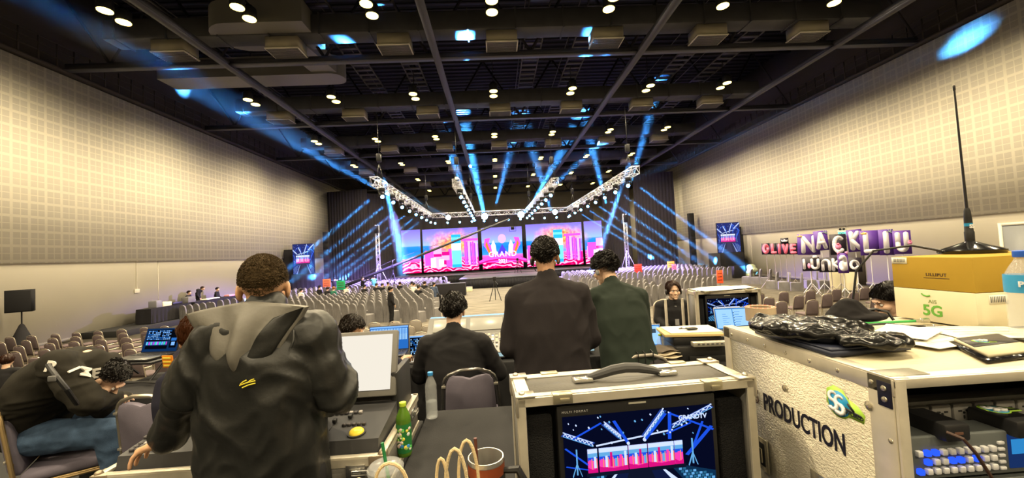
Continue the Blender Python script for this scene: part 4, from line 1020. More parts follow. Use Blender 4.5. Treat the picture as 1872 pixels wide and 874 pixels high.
# jimmy-jib operator monitor table by the runway
# ------------------------------------------------------------------ covered banquet chairs
grey_cover = mat('chair_cover', (.175, .168, .17), .85, bump=.15, bscale=14, vary=.12, vscale=3)
def covered_mesh(fine=True):
    """seat facing +y, back at -y"""
    mb = MB(); per = []; n_ = 9 if fine else 4
    for a, b_ in (((-.23, -.24), (.23, -.24)), ((.23, -.24), (.23, .24)), ((.23, .24), (-.23, .24)), ((-.23, .24), (-.23, -.24))):
        for i in range(n_): per.append((a[0]+(b_[0]-a[0])*i/n_, a[1]+(b_[1]-a[1])*i/n_))
    rings = []
    for j, (z, k) in enumerate(((0.0, 1.03), (.2, 1.02), (.42, 1.0), (.47, .97), (.48, .9))):
        rings.append([Vector((x*(k+(.03*math.sin(i*2.1) if j == 0 else .03*math.sin(i*2.1) if j == 1 else 0)), y*(k+(.03*math.sin(i*2.1) if j == 0 else 0)), z)) for i, (x, y) in enumerate(per)])
    mb.loft(rings)
    prof = [(-.235, 0), (-.22, .35), (-.215, .70), (-.20, .86), (-.15, .95), (-.07, .99), (0, 1.0), (.07, .99), (.15, .95), (.20, .86), (.215, .70), (.22, .35), (.235, 0)]
    f_ = []; b2 = []
    for x, z in prof:
        lean = -.06-.12*max(0, z-.4)
        f_.append(Vector((x*.97, -.17+lean*.9, max(z, .02)))); b2.append(Vector((x, -.235+lean-(.04*(1-z) if z < .4 else 0), z)))
    n = len(prof); V_ = f_+b2; F_ = [(i, i+1, n+i+1, n+i)[::-1] for i in range(n-1)]
    # front and back faces as strips between mirrored points
    for i in range(n//2):
        a, b_ = i, n-1-i
        if a+1 < b_-1: F_.append((a, b_, b_-1, a+1)); F_.append((n+a, n+a+1, n+b_-1, n+b_))
        else: F_.append((a, b_, b_-1)); F_.append((n+a, n+a+1, n+b_))
    F_.append((0, n, 2*n-1, n-1))
    mb.add(V_, F_)
    if fine:      # soft pleats down the back
        for x in (-.15, -.05, .06, .16): mb.cap((x, -.335, .70), (x*1.15, -.30, .03), .012, .028, 6)
    return mb
def inframe(p):
    d = p-CAM; z = d.dot(fwd)
    if z < .3: return False
    u = W0/2+FPX*d.dot(right)/z; v = H0/2-FPX*d.dot(up)/z
    return -15 < u < W0+15 and -15 < v < H0+15
SEATS = []          # (x, y, rz, block, row)
rnd = random.Random(5)
# left block: rows parallel to the stage, turned slightly inwards
def block(name, x0, x1, y0, y1, rz, dx=.52, dy=1.0, skip=None, ang=0, px_=None):
    c0 = Vector(((x0+x1)/2, (y0+y1)/2)); r_ = 0; y = y0
    while y <= y1+.01:
        x = x0
        while x <= x1+.01:
            q = Vector((x-c0.x, y-c0.y)); q.rotate(Matrix.Rotation(R(ang), 2)); xx, yy = q.x+c0.x, q.y+c0.y
            if not (skip and skip(xx, yy)): SEATS.append((xx+rnd.uniform(-.02, .02), yy+rnd.uniform(-.03, .03), rz+ang+rnd.uniform(-2, 2), name, r_))
            x += dx
        y += dy; r_ += 1
block('left', -26, 6, 8, 38, 0, ang=-28, dy=1.05, skip=lambda x, y: x > -3.0-.11*(y-18) or y > 28.3 or y < 17.9 or y < 18.3+(-7.3-x)*1.0 or x < -16.2)
block('far left', -26, 6, 22, 46, 0, ang=-22, dy=.98, skip=lambda x, y: x > -4.6 or x < -17.6 or y < 29.6 or y > 39.5-.25*(x+4))
block('far right', -6, 28, 22, 46, 0, ang=22, dy=.98, skip=lambda x, y: x < 5.6 or x > 19.0 or y < 29.6 or y > 39.5-.2*(16-x))
block('right', -4, 22, 8, 36, 0, ang=33, dx=.56, dy=1.25, skip=lambda x, y: x < 5.4 or x > 12.2 or y < 18.0 or y > 27.5 or y < 18.0+(x-8.5)*.9 or (x > 8.4 and x < 9.6))
# small groups by the right wall, and behind the registration tables
for (u, v, n_, rz) in ((1400, 520, 3, 40), (1432, 529, 2, 40), (1455, 532, 2, 60), (1505, 528, 2, 70)):
    p = fl(u, v)
    for k in range(n_): SEATS.append((p.x-.25*k, p.y+.58*k, rz, 'right wall', 0))
for (u, v) in ((345, 590), (357, 588), (369, 586), (381, 584), (392, 582), (398, 583), (412, 577), (424, 575), (436, 573), (450, 571)):
    p = fl(u, v); SEATS.append((p.x, p.y, -14, 'registration', 0))
BN = {'left': 'near left block', 'far left': 'far left block', 'far right': 'far right block', 'right': 'near right block', 'right wall': 'group before the letter boards', 'registration': 'line before registration tables'}
EXC = [(at(718, 487, 33).x, 33, 1.05), (at(691, 460, 41).x, 41, 1.5), (at(1146, 460, 41).x, 41, 1.5), (at(662, 500, 31.2).x, 31.2, .7), (at(683, 500, 32.4).x, 32.4, .7), (at(611, 500, 33).x, 33, .7), (fl(716, 592).x, fl(716, 592).y, .8),
    (fl(812, 536).x, fl(812, 536).y, .9), (at(555, 470, 35.5).x, 36, 2.9), (at(1331, 430, 32.5).x+.4, 33, 2.6), (19.2, 31.0, 1.2), (-17.0, 41.5, 1.6), (20.0, 30.6, .9), (fl(820, 541).x, fl(820, 541).y, 1.7), (at(596, 460, 41).x, 41, .7), (at(1262, 430, 40).x, 40, .7)]
EXC += [(at(u_, v_, Y_).x, Y_, .42) for u_, v_, Y_ in ((597, 510, 27.5), (623, 513, 27.0), (1166, 483, 31.0), (1226, 478, 33.5), (1232, 483, 31.5), (1315, 494, 24.5))]
SEATS = [s for s in SEATS if not any(math.hypot(s[0]-a, s[1]-b_) < c_ for a, b_, c_ in EXC)]
cands = [s for s in SEATS if inframe(Vector((s[0], s[1], .9)))]
cands.sort(key=lambda s: s[1])
rws = {}
for s_ in cands: rws.setdefault(s_[3], set()).add(s_[4])
rws = {k: sorted(v) for k, v in rws.items()}
cands = [(x, y, rz, b_, rws[b_].index(r_)) for x, y, rz, b_, r_ in cands]; near, rest = cands[:300], cands[300:]
cm = covered_mesh(True); proto_c = cm.build('covered_chair', grey_cover, smooth=50)
ROWN = ['first', 'second', 'third', 'fourth', 'fifth', 'sixth', 'seventh', 'eighth', 'ninth', 'tenth', 'eleventh', 'twelfth', 'thirteenth', 'fourteenth', 'fifteenth', 'sixteenth', 'seventeenth', 'eighteenth', 'nineteenth', 'twentieth']+['outer']*30
for i, (x, y, rz, bn, rw) in enumerate(near):
    o = proto_c if i == 0 else proto_c.copy()
    if i: COL.objects.link(o)
    o.location = (x, y, .002); o.rotation_euler = (0, 0, R(rz))
    k_ = sorted((q[0] for q in near if q[3] == bn and q[4] == rw), key=lambda v_: -v_ if 'left' in bn else v_).index(x)
    if bn in ('right wall', 'registration'): lab = 'grey covered banquet chair, %s, %s of them' % (BN[bn], nth(sorted(q[:2] for q in near if q[3] == bn).index((x, y))))
    else: lab = 'grey covered banquet chair, %s, %s row, %s from aisle' % (BN[bn], nth(rw), nth(k_))
    tag(o, lab, 'chair', 'covered chairs, %s row of the %s block' % (nth(rw), bn))
mm = MB(); cb = covered_mesh(False)
for (x, y, rz, bn, rw) in rest: mm.add(cb.v, cb.f, T(x, y, .002) @ RZ(rz))
tag(mm.build('covered_chairs_far', grey_cover, smooth=50), 'mass of grey covered chairs in the farthest rows before the stage', 'chairs', kind='stuff')

# ------------------------------------------------------------------ bare banquet chairs
brown_pad = mat('pad_brown_grey', (.13, .10, .105), .8, bump=.1, bscale=200); frame_m = mat('frame_champagne', (.48, .42, .34), .35, .7)
purple_pad = mat('pad_grey_purple', (.15, .135, .175), .85, bump=.15, bscale=260, vary=.06)
def banquet(name, lab, pad, frame, parent_loc, rz, group=None, hi=True, notch=True):
    t = thing(name, lab, 'chair', parent_loc, rz, group); n_ = 10 if hi else 6
    def bk(x, z): return V3(x, -.20-.16*max(0, z-.42), z)
    # back frame: arch widening downwards, running on into the rear legs
    pts = [bk(-.215, .40)+V3(0, 0, 0), bk(-.205, .55), bk(-.185, .80)] + [bk(-.185+.06*(1-math.cos(R(a))), .80+.10*math.sin(R(a))) for a in (25, 50, 75)] + [bk(-.06, .925), bk(.06, .925)] + [bk(.185-.06*(1-math.cos(R(a))), .80+.10*math.sin(R(a))) for a in (75, 50, 25)] + [bk(.185, .80), bk(.205, .55), bk(.215, .40)]
    w = MB(); w.tube(pts, .013, n_); 
    w.tube([bk(-.205, .55), bk(.205, .55)], .009, n_)
    w.build('back_frame', frame, t)
    P = [(-.185, .50), (-.165, .80)] + [(-.165+.05*(1-math.cos(R(a))), .80+.085*math.sin(R(a))) for a in (30, 60, 90)] + ([(-.05, .878), (0, .862), (.05, .878)] if notch else [(0, .89)]) + [(.165-.05*(1-math.cos(R(a))), .80+.085*math.sin(R(a))) for a in (90, 60, 30)] + [(.165, .80), (.185, .50), (.17, .475), (-.17, .475)]
    m_ = MB(); cx_, cz_ = 0, .68; rings = []
    for (k, dy) in ((.93, -.030), (1.0, -.020), (1.0, .018), (.93, .032), (.6, .038)):
        rings.append([bk(cx_+(x-cx_)*k, cz_+(z-cz_)*k)+V3(0, dy, 0) for x, z in P])
    m_.loft(rings); m_.build('back_pad', pad, t, 50)
    if hi:
        for sx_, z in ((-1, .82), (1, .82), (-1, .58), (1, .58)):
            x = .19 if z > .7 else .208
            w = MB(); w.rbox(tuple(bk(sx_*(x-.012), z)+V3(0, -.018, 0)), (.030, .012, .018), .004); w.build('clip', mat('clip_steel', (.6, .57, .5), .3, .8), t)
    w = MB(); V_, F_ = None, None
    w.rbox((0, .03, .455), (.44, .44, .07), .03, None, 3); w.build('seat', pad, t, 60)
    w = MB(); w.rbox((0, .03, .41), (.42, .42, .025), .008); w.build('seat_frame', frame, t, 50)
    for s in (-1, 1):
        w = MB(); w.tube([(s*.215, -.20, .40), (s*.21, -.22, .2), (s*.215, -.26, .005)], .0125, n_); w.build('leg', frame, t)
        w = MB(); w.tube([(s*.20, -.12, .40), (s*.205, .17, .405), (s*.207, .215, .38), (s*.21, .235, .32), (s*.215, .245, .005)], .0125, n_); w.build('leg', frame, t)
    return t
low = banquet('banquet_chair', '', brown_pad, frame_m, (0, 0, 0), 0, hi=False, notch=False)
first = [True]
def put(p, rz, lab, group):
    if first[0]: first[0] = False; low.location = p; low.rotation_euler = (0, 0, R(rz)); low['label'] = lab; low['group'] = group; return low
    return dup(low, p, rz, lab, group)
low2 = banquet('banquet_chair', '', mat('pad_pale', (.30, .27, .235), .8), frame_m, (0, 0, 0), 0, hi=False, notch=False); first2 = [True]
def put2(p, rz, lab, group):
    if first2[0]: first2[0] = False; low2.location = p; low2.rotation_euler = (0, 0, R(rz)); low2['label'] = lab; low2['group'] = group; return low2
    return dup(low2, p, rz, lab, group)
# left field, seen over the hunched person
for j in range(6):
    for i in range(15):
        x = -16.6+.66*i+.3*j; y = 14.4-1.08*j+.08*i
        p = V3(x+rnd.uniform(-.05, .05), y+rnd.uniform(-.05, .05), .0)
        if inframe(p+V3(0, 0, .9)) and y > 7.4: put(p, -10+rnd.uniform(-3, 3), 'brown-grey bare banquet chair, left floor, %s row from the far side, %s from left' % (nth(j), nth(i)), 'bare chairs on the left floor, %s row' % ROWN[j])
# centre rows just beyond the riser
for j in range(5):
    y = 12.9-1.05*j
    for i in range(16):
        x = -6.4+.62*i
        if x > -1.2 and x < .2 and False: continue
        put2(V3(x+rnd.uniform(-.04, .04), y, 0), rnd.uniform(-3, 3), 'pale bare banquet chair, %s row beyond the mixing desk, %s from left' % (nth(4-j), nth(i)), 'bare chairs beyond the mixing desk, %s row' % ROWN[j])
# right rows behind the boxes
for j in range(3):
    for i in range(9):
        x = 8.6+1.02*i-.4*j; y = 14.6-1.15*j
        put(V3(x+rnd.uniform(-.05, .05), y+rnd.uniform(-.05, .05), 0), rnd.uniform(-4, 4), 'dark brown bare banquet chair, %s row below the letter boards, %s from left' % (nth(j), nth(i)), 'bare chairs below the letter boards, %s row' % ROWN[j])
# ------------------------------------------------------------------ black-clothed desks on the riser
TZ = 1.97
clothm = mat('desk_cloth', (.032, .032, .034), .9, bump=.15, bscale=180, vary=.1, vscale=3)
def desk(name, x0, x1, y0, y1, z, lab):
    t = thing(name, lab, 'table', ((x0+x1)/2, (y0+y1)/2, RZ0)); hx2, hy2 = (x1-x0)/2, (y1-y0)/2; h = z-RZ0
    q = MB(); per = []
    for (a, b_) in (((-hx2, -hy2), (hx2, -hy2)), ((hx2, -hy2), (hx2, hy2)), ((hx2, hy2), (-hx2, hy2)), ((-hx2, hy2), (-hx2, -hy2))):
        n_ = max(3, int(math.dist(a, b_)/.06))
        per += [(a[0]+(b_[0]-a[0])*i/n_, a[1]+(b_[1]-a[1])*i/n_) for i in range(n_)]
    rings = []
    for j, (zz, k) in enumerate(((.02, 1), (h*.5, .6), (h-.012, .05), (h-.002, -.3), (h, -.9))):
        rings.append([Vector((x+(.02*k*math.sin(i*.9)+.008*k)*(1 if x > 0 else -1) * (abs(abs(x)-hx2) < .001), y+(.02*k*math.sin(i*.9)+.008*k)*(1 if y > 0 else -1)*(abs(abs(y)-hy2) < .001), zz)) if k > -.2 else Vector((x*(1+.012*k), y*(1+.012*k), zz)) for i, (x, y) in enumerate(per)])
    q.loft(rings); q.build('tablecloth', clothm, t, 60)
    for sx_ in (-1, 1):
        for sy in (-1, 1): w = MB(); w.cyl(.018, 0, h-.03, 8, T(sx_*(hx2-.08), sy*(hy2-.08), 0)); w.build('leg', black_metal, t)
    return t
desk('table', -.44, .70, 1.50, 2.33, TZ, 'black-clothed table with the drink bottles, in front of the seated man')
desk('table', -.62, .74, .62, 1.46, TZ, 'black-clothed table nearest the camera under the monitor case and mug')
desk('table', -1.72, -.47, 1.52, 2.33, 1.92, 'black-clothed table under the lighting desk case')
desk('table', -.95, 1.02, 3.45, 4.35, 1.92, 'black-clothed table under the mixing desk')
desk('table', -3.2, -1.05, 3.15, 3.85, 1.92, 'table under the laptop with coloured screen on the left')
desk('table', 1.05, 2.35, 2.92, 3.95, 1.92, 'black-clothed table under the printer and second monitor case')

alu_e = mat('case_aluminium', (.66, .61, .50), .38, .55, vary=.08, vscale=20); lam = mat('case_laminate', (.10, .095, .085), .55, bump=.15, bscale=120); brass = mat('case_fitting', (.55, .50, .36), .3, .85)
chrome = mat('chrome', (.7, .7, .68), .18, .95); blackp = mat('black_plastic'); foam = mat('foam_black', (.015, .015, .016), .95, bump=1.0, bscale=260)
def ball(mb, c, r=.014): mb.ell(c, (r, r, r*.8), None, 10, 7)
def case_fitting(mb, c, A=None): mb.rbox(c, (.05, .012, .035), .003, A); mb.rbox((c[0], c[1]-.008, c[2]), (.03, .006, .014), .002, A)
# ---- monitor in its flight case
def monitor_case(loc_, rz, W, H, D, lab, scrw, detail=True, text=True):
    t = thing('monitor_case', lab, 'flight case', loc_, rz); e = .030
    w = MB(); th = .012
    w.box(-W/2, W/2, 0, D, H-th, H); w.box(-W/2, W/2, 0, D, 0, th); w.box(-W/2, -W/2+th, 0, D, 0, H); w.box(W/2-th, W/2, 0, D, 0, H); w.box(-W/2, W/2, D-th, D, 0, H)
    w.build('shell', lam, t, 0)
    w = MB()
    def bar(x0, x1, y0, y1, z0, z1): w.rbox(((x0+x1)/2, (y0+y1)/2, (z0+z1)/2), (x1-x0, y1-y0, z1-z0), .0015, None, 1)
    g = .004
    for (ya, yb) in ((-g, e), (D-e, D+g)):
        bar(-W/2-g, W/2+g, ya, yb, H-.001, H+g); bar(-W/2-g, -W/2+.001, ya, yb, 0, H); bar(W/2-.001, W/2+g, ya, yb, 0, H)
    for s in (-1, 1):
        x = s*W/2; bar(min(x, x-s*e*1.3), max(x, x-s*e*1.3), -g, D+g, H, H+g*1.1); bar(min(x-s*.001, x+s*g), max(x-s*.001, x+s*g), 0, D, H-e, H)
        bar(min(x-s*.02, x+s*g), max(x-s*.02, x+s*g), -g*1.5, .004, 0, H)
    bar(-W/2, W/2, -g*1.5, .004, H-.022, H+g); bar(-W/2, W/2, -g*1.5, .004, 0, .022)
    w.build('edge_profile', alu_e, t, 30)
    for s in (-1, 1):
        for y in (.012, D-.012):
            w = MB(); x = s*(W/2-.02); w.rbox((x, y, H+.007), (.055, .045, .006), .002); w.rbox((s*(W/2+.004), y, H-.02), (.008, .045, .054), .002); ball(w, (x+s*.008, y, H+.011), .009)
            w.build('corner', mat('steel_corner', (.62, .58, .50), .3, .85), t)
    for s, yy in ((-1, -.008), (1, -.008), (-1, D-.01), (1, D-.01)):
        w = MB(); x = s*W*.32; w.rbox((x, yy+.012, H+.006), (.055, .022, .004), .001); w.rbox((x, yy, H-.006), (.055, .004, .026), .001); w.rbox((x+.005, yy-.004, H-.008), (.028, .005, .010), .002); w.build('latch', brass, t)
    w = MB(); hp = [(-.115, D*.52, H+.010), (-.085, D*.5, H+.018), (-.04, D*.48, H+.030), (0, D*.48, H+.034), (.04, D*.48, H+.031), (.085, D*.5, H+.020), (.115, D*.52, H+.010)]
    rr = [.010, .013, .015, .015, .015, .013, .010]
    for k in range(len(hp)): pass
    if text: w.tube(hp, rr, 10); hd = w.build('handle', mat('handle_rubber', (.05, .05, .052), .4), t)
    for s in ((-1, 1) if text else ()): w = MB(); w.rbox((s*.135, D*.52, H+.008), (.06, .045, .012), .004); w.build('handle_mount', chrome, t)
    sh = scrw*9/16; mw = scrw+.028; mh_ = sh+.060; top = H-.035; mx0 = .0
    w = MB(); w.m(0).rbox((mx0, .040, top-mh_/2), (mw, .05, mh_), .004); w.m(1).cbox((mx0+.0, .0145, top-.008), (.052, .002, .005)); w.build('bezel', [blackp, mat('label_bar', (.5, .48, .4), .4)], t, 30)
    if text:
        V_, F_ = text_mesh('MULTI FORMAT', .0085, .0003, 0, 1.35); w = MB(); w.add(V_, F_, T(-scrw/2+.038, .0142, top-.018) @ RX(90)); w.build('bezel_lettering', mat('white_print', (.6, .6, .6), .5), t, 0)
    w = MB(); A = T(mx0, .0135, top-.030-sh/2) @ RX(90); feed(w, scrw, sh, A)
    if text: V_, F_ = text_mesh('GRANDTV', .018, .0002, .0006); w.m(2).add(V_, F_, A @ T(scrw*.36, sh*.38, .006))
    w.build('screen', FEED, t, 0)
    for s in (-1, 1):
        w = MB(); xw = (W-mw)/2-.03
        if xw > .015:
            c = s*(mw/2+.012+xw/2); w.rbox((c, .06, (H-.05)/2), (xw, .08, H-.07), .01); w.build('foam_block', foam, t)
    return t
c0 = fl(947, 728, 2.45); c1 = fl(1374, 691, 2.45); W = (c1-c0).length; yaw = math.degrees(math.atan2(c1.y-c0.y, c1.x-c0.x))
monitor_case(((c0.x+c1.x)/2, (c0.y+c1.y)/2, TZ+.004), yaw, W, 2.45-TZ-.008, .20, 'large monitor in an aluminium-edged flight case with the stage picture, nearest the camera', .445)
c = at(1330, 533, 3.5)
MC2 = monitor_case((c.x, 3.5, 1.92+.004), -6, .56, c.z-1.92, .22, 'second monitor flight case farther back on the printer table, papers on its lid', .36, text=False)
w = MB(); V_, F_ = [], []
def paper_sheets(name, lab, group, pts, rnd, colr=(.85, .80, .66), k=1.0):
    w_, h_ = pts; mb = MB(); n_ = 8; P = []
    for j in range(n_+1):
        for i in range(n_+1):
            x = (i/n_-.5)*w_; y = (j/n_-.5)*h_; P.append(Vector((x, y, .004+.012*k*max(0, noise.noise(Vector((x*6+rnd, y*6, rnd)))))))
    F_ = [(j*(n_+1)+i, j*(n_+1)+i+1, (j+1)*(n_+1)+i+1, (j+1)*(n_+1)+i) for j in range(n_) for i in range(n_)]
    m = (n_+1)**2; mb.add(P+[p+V3(0, 0, .0012) for p in P], [f[::-1] for f in F_]+[tuple(i+m for i in f) for f in F_])
    return mb
paperm = mat('paper', (.80, .76, .64), .85, vary=.04)
o = paper_sheets('', '', '', (.52, .26), 2.0, k=2.2).build('paper_sheet', paperm); o.location = (c.x+.02, 3.62, c.z+.012); o.rotation_euler = (0, 0, .12); tag(o, 'curled cream paper sheets draped over the second monitor case', 'paper')

# ---- lighting desk in its case base
X0, X1, Y0_, Y1_ = -1.56, -.485, 1.585, 2.26
t = thing('console_case', 'open flight case base with silver rim holding the lighting desk, by the rain-jacket man', 'flight case', ((X0+X1)/2, Y0_, 1.924)); Wc = X1-X0; Dc = Y1_-Y0_; Hc = .166
w = MB(); th = .012
w.box(-Wc/2, Wc/2, 0, Dc, 0, th); w.box(-Wc/2, Wc/2, 0, th, 0, Hc); w.box(-Wc/2, Wc/2, Dc-th, Dc, 0, Hc); w.box(-Wc/2, -Wc/2+th, 0, Dc, 0, Hc); w.box(Wc/2-th, Wc/2, 0, Dc, 0, Hc); w.build('shell', lam, t, 0)
w = MB()
for (x0, x1, y0, y1) in ((-Wc/2-.005, Wc/2+.005, -.006, .022), (-Wc/2-.005, Wc/2+.005, Dc-.022, Dc+.005), (-Wc/2-.006, -Wc/2+.022, 0, Dc), (Wc/2-.022, Wc/2+.006, 0, Dc)):
    w.rbox(((x0+x1)/2, (y0+y1)/2, Hc), (x1-x0, y1-y0, .014), .003); 
for s in (-1, 1): w.box(min(s*(Wc/2-.004), s*(Wc/2+.006)), max(s*(Wc/2-.004), s*(Wc/2+.006)), 0, Dc, Hc-.028, Hc); w.box(min(s*(Wc/2-.03), s*(Wc/2+.006)), max(s*(Wc/2-.03), s*(Wc/2+.006)), -.007, .004, 0, Hc); w.box(min(s*(Wc/2-.004), s*(Wc/2+.006)), max(s*(Wc/2-.004), s*(Wc/2+.006)), 0, Dc, 0, .026)
w.box(-Wc/2, Wc/2, -.007, .003, Hc-.03, Hc); w.box(-Wc/2, Wc/2, -.007, .003, 0, .024)
w.build('edge_profile', alu_e, t, 30)
for x, y, rot in ((Wc/2-.10, -.01, 0), (-Wc/2+.10, -.01, 0), (0, -.01, 0), (Wc/2+.008, Dc*.42, 90), (Wc/2+.008, Dc*.78, 90)):
    A = T(x, y, Hc-.045) @ RZ(rot); w = MB(); w.rbox((0, 0, 0), (.075, .006, .05), .003, A); w.rbox((0, -.007, .004), (.045, .008, .022), .003, A); w.tube([(-.01, -.014, -.008), (.05, -.016, -.008), (.055, -.016, .0), (.05, -.016, .008), (-.01, -.014, .008)], .003, 6, A, closed=True); w.build('butterfly_latch', chrome, t)
for s in (-1, 1):
    w = MB(); w.rbox((s*(Wc/2-.02), -.008, Hc-.02), (.06, .006, .055), .002); w.rbox((s*(Wc/2+.007), .02, Hc-.02), (.006, .06, .055), .002); ball(w, (s*(Wc/2-.005), .01, Hc+.008), .014); ball(w, (s*(Wc/2-.01), -.012, .03), .018); w.build('corner', mat('case_corner_rusty', (.35, .28, .20), .4, .7), t)
t = thing('lighting_desk', 'grey lighting control desk with two screens, keys and yellow trackball, left foreground', 'control desk', ((X0+X1)/2, Y0_+.03, 1.94)); Wd = Wc-.06
deskm = mat('desk_grey', (.045, .045, .048), .5); deskd = mat('desk_dark', (.018, .018, .019), .5)
w = MB(); prof = [(0, .06), (.03, .195), (.34, .235), (.36, .26), (.60, .30), (.60, .03), (.05, .0)]
w.loft([[V3(x, y, z) for y, z in prof] for x in (-Wd/2, Wd/2)]); w.build('body', deskm, t, 20)
slope = math.degrees(math.atan2(.04, .31)); A0 = T(0, .03, .195) @ RX(slope)
keym = mat('key_rubber', (.06, .055, .06), .5); keyo = mat('key_orange', (.8, .25, .03), .5, emis=(1, .3, .03), es=.6); keyw = mat('key_edge', (.35, .33, .32), .5)
w = MB(); rnd2 = random.Random(11)
for bx, by, nx, ny in ((.08, .05, 4, 4), (.18, .05, 3, 4), (-.02, .05, 4, 4), (-.5, .12, 20, 2), (-.48, .03, 8, 3), (.22, .21, 8, 1), (.33, .11, 5, 1), (-.2, .05, 6, 4)):
    for i in range(nx):
        for j in range(ny): w.m(2 if False else 0 if rnd2.random() < .9 else 2).rbox((bx+.021*i, by+.021*j, .005), (.016, .016, .012), .002, A0, 1)
for i in range(20):
    if i % 3 != 1: w.m(1).rbox((-.5+.021*i, .165, .004), (.015, .014, .009), .002, A0, 1)
w.build('keys', [keym, keyo, keyw], t, 0)
w = MB()
for i in range(10): w.box(-.50+.045*i, -.498+.045*i, .19, .27, 0, .002, A0); w.rbox((-.499+.045*i, .20+.05*(i % 2), .010), (.014, .022, .014), .003, A0)
w.box(.278, .280, .08, .16, 0, .002, A0); w.rbox((.279, .14, .01), (.016, .022, .016), .003, A0); w.rbox((.335, .175, .010), (.016, .030, .014), .003, A0)
w.build('faders', mat('fader_black', (.02, .02, .02), .4), t, 0)
w = MB(); w.cyl(.037, 0, .006, 24, A0 @ T(.405, .045, 0)); w.build('trackball_ring', deskd, t); w = MB(); w.ell((0, 0, 0), (.030, .030, .016), A0 @ T(.405, .045, .006), 20, 10); w.build('trackball', mat('ball_yellow', (.85, .60, .05), .25, emis=(1, .7, .05), es=.25), t)
blank = glow('blank_screen', (1.0, .93, .80), .93)
for xc, lab in ((Wd/2-.235, 'r'), (-Wd/2+.30, 'l')):
    A = T(xc, .30, .275) @ RX(-20)
    w = MB(); w.rbox((0, .02, .15), (.47, .035, .31), .008, A); w.rbox((0, .07, .10), (.40, .08, .16), .02, A); hs2 = w.build('screen_housing', mat('housing_grey', (.16, .155, .145), .5), t)
    w = MB(); w.box(-.21, .21, -.001, .003, .025, .285, A); w.build('display', blank, hs2, 0)
w = MB(); w.rbox((Wd/2-.01, .47, .20), (.035, .28, .34), .01); w.build('cheek', deskd, t)

# ---- laptops
def laptop(loc_, rz, lab, w_=.36, d_=.24, ang=105, body=(.03, .03, .032), scr='blue', base=True):
    t = thing('laptop', lab, 'laptop', loc_, rz); bm_ = mat('laptop_%02d' % int(body[0]*100), body, .35, .4)
    w = MB(); w.rbox((0, 0, .008), (w_, d_, .016), .004); w.build('base', bm_, t)
    w = MB()
    for j in range(5):
        for i in range(14): w.rbox((-w_*.42+i*w_*.0645, .02+.017*j, .0165), (w_*.052, .013, .003), .001, None, 1)
    w.rbox((0, -d_*.28, .0163), (w_*.3, d_*.28, .001), .0004); w.build('keyboard', mat('key_black', (.012, .012, .012), .5), t, 0)
    A = T(0, d_/2, .012) @ RX(90-(ang-90)-90+0) @ T(0, 0, 0); h_ = w_*.62
    A = T(0, d_/2, .012) @ RX(-(ang-90))
    w = MB(); w.rbox((0, .004, h_/2), (w_, .007, h_), .003, A); lid = w.build('lid', bm_, t)
    w = MB(); B = A @ T(0, -.0005, h_/2) @ RX(90)
    def rc(x0, x1, y0, y1, mi, l): w.m(mi).prism([(x0*w_*.48, y0*h_*.46), (x1*w_*.48, y0*h_*.46), (x1*w_*.48, y1*h_*.46), (x0*w_*.48, y1*h_*.46)], 0, .0006+l*.0003, B)
    r_ = random.Random(int(w_*1000)+len(lab))
    if scr == 'rainbow':
        rc(-1, 1, -1, 1, 1, 0); rc(-.92, .92, -.08, .88, 0, 1)
        for j in range(6):
            for i in range(13):
                if r_.random() < .85: rc(-.88+.105*i, -.80+.105*i, .02+.14*j, .10+.14*j, 2 if r_.random() < .6 else 7, 2)
        for i in range(24): rc(-.86+.05*i, -.81+.05*i, -.42, -.16, 3+(i*7 % 5) if i % 6 else 2, 2)
        rc(-.86, .4, -.78, -.5, 0, 2); rc(.5, .9, -.7, .2, 0, 2); rc(.55, .85, -.1, .15, 7, 3); rc(.6, .8, -.5, -.2, 2, 3)
    elif scr == 'daw':
        rc(-1, 1, -1, 1, 0, 0); rc(-1, 1, .86, 1, 2, 1)
        for j in range(9):
            for i in range(20):
                if r_.random() < .7: rc(-.95+.095*i, -.95+.095*i+.06, -.85+.18*j, -.85+.18*j+.12, 7 if r_.random() < .6 else 8, 2)
    elif scr == 'strip':
        rc(-1, 1, -1, 1, 7, 0)
        for i in range(24): rc(-.95+.08*i, -.9+.08*i, -.2, .8, 8, 2); rc(-.95+.08*i, -.92+.08*i, .3, .7, 2, 3)
        rc(-1, 1, .86, 1, 2, 3)
    else:
        rc(-1, 1, -1, 1, 9, 0); rc(-.95, -.02, -.9, .9, 8, 1); rc(.02, .95, -.9, .9, 8, 1)
        for j in range(6): rc(-.6, -.2-.1*(j % 3), -.6+.2*j, -.57+.2*j, 9, 2); rc(.1, .35+.06*(j % 4), -.6+.24*j, -.56+.24*j, 9, 2); rc(.03, .08, -.7+.24*j, -.62+.24*j, 0, 2)
        if scr == 'doc': rc(.4, .75, .2, .6, 10, 3)
    w.build('display', LAPS, lid, 0); return t
LAPS = [glow('lap_%d' % i, c_, s_) for i, (c_, s_) in enumerate((('060a14', 1), ('10305c', 1.0), ('7fb8ff', 1.1), ('40e060', 1.1), ('e040c0', 1.1), ('30d0e0', 1.1), ('7050ff', 1.1), ('2a70c8', 1.0), ('9fd0ff', 1.15), ('2b7fd0', 1.0), ('405060', 1)))]
p = fl(262, 650, 2.12)
laptop((p.x, p.y, 2.10), -8, 'open laptop with rainbow track screen on the left table', .37, .27, 108, scr='rainbow')
t = thing('laptop_stand', 'black stand board under the rainbow-screen laptop', 'stand', (p.x, p.y, 1.924), -8); w = MB(); w.rbox((0, 0, .162), (.50, .32, .018), .004); w.build('board', black_metal, t)
for s in (-1, 1): w = MB(); w.tube([(s*.2, -.13, .004), (s*.22, 0, .153), (s*.2, .13, .004)], .010, 6); w.build('leg', black_metal, t)
p = fl(222, 690, 1.97)
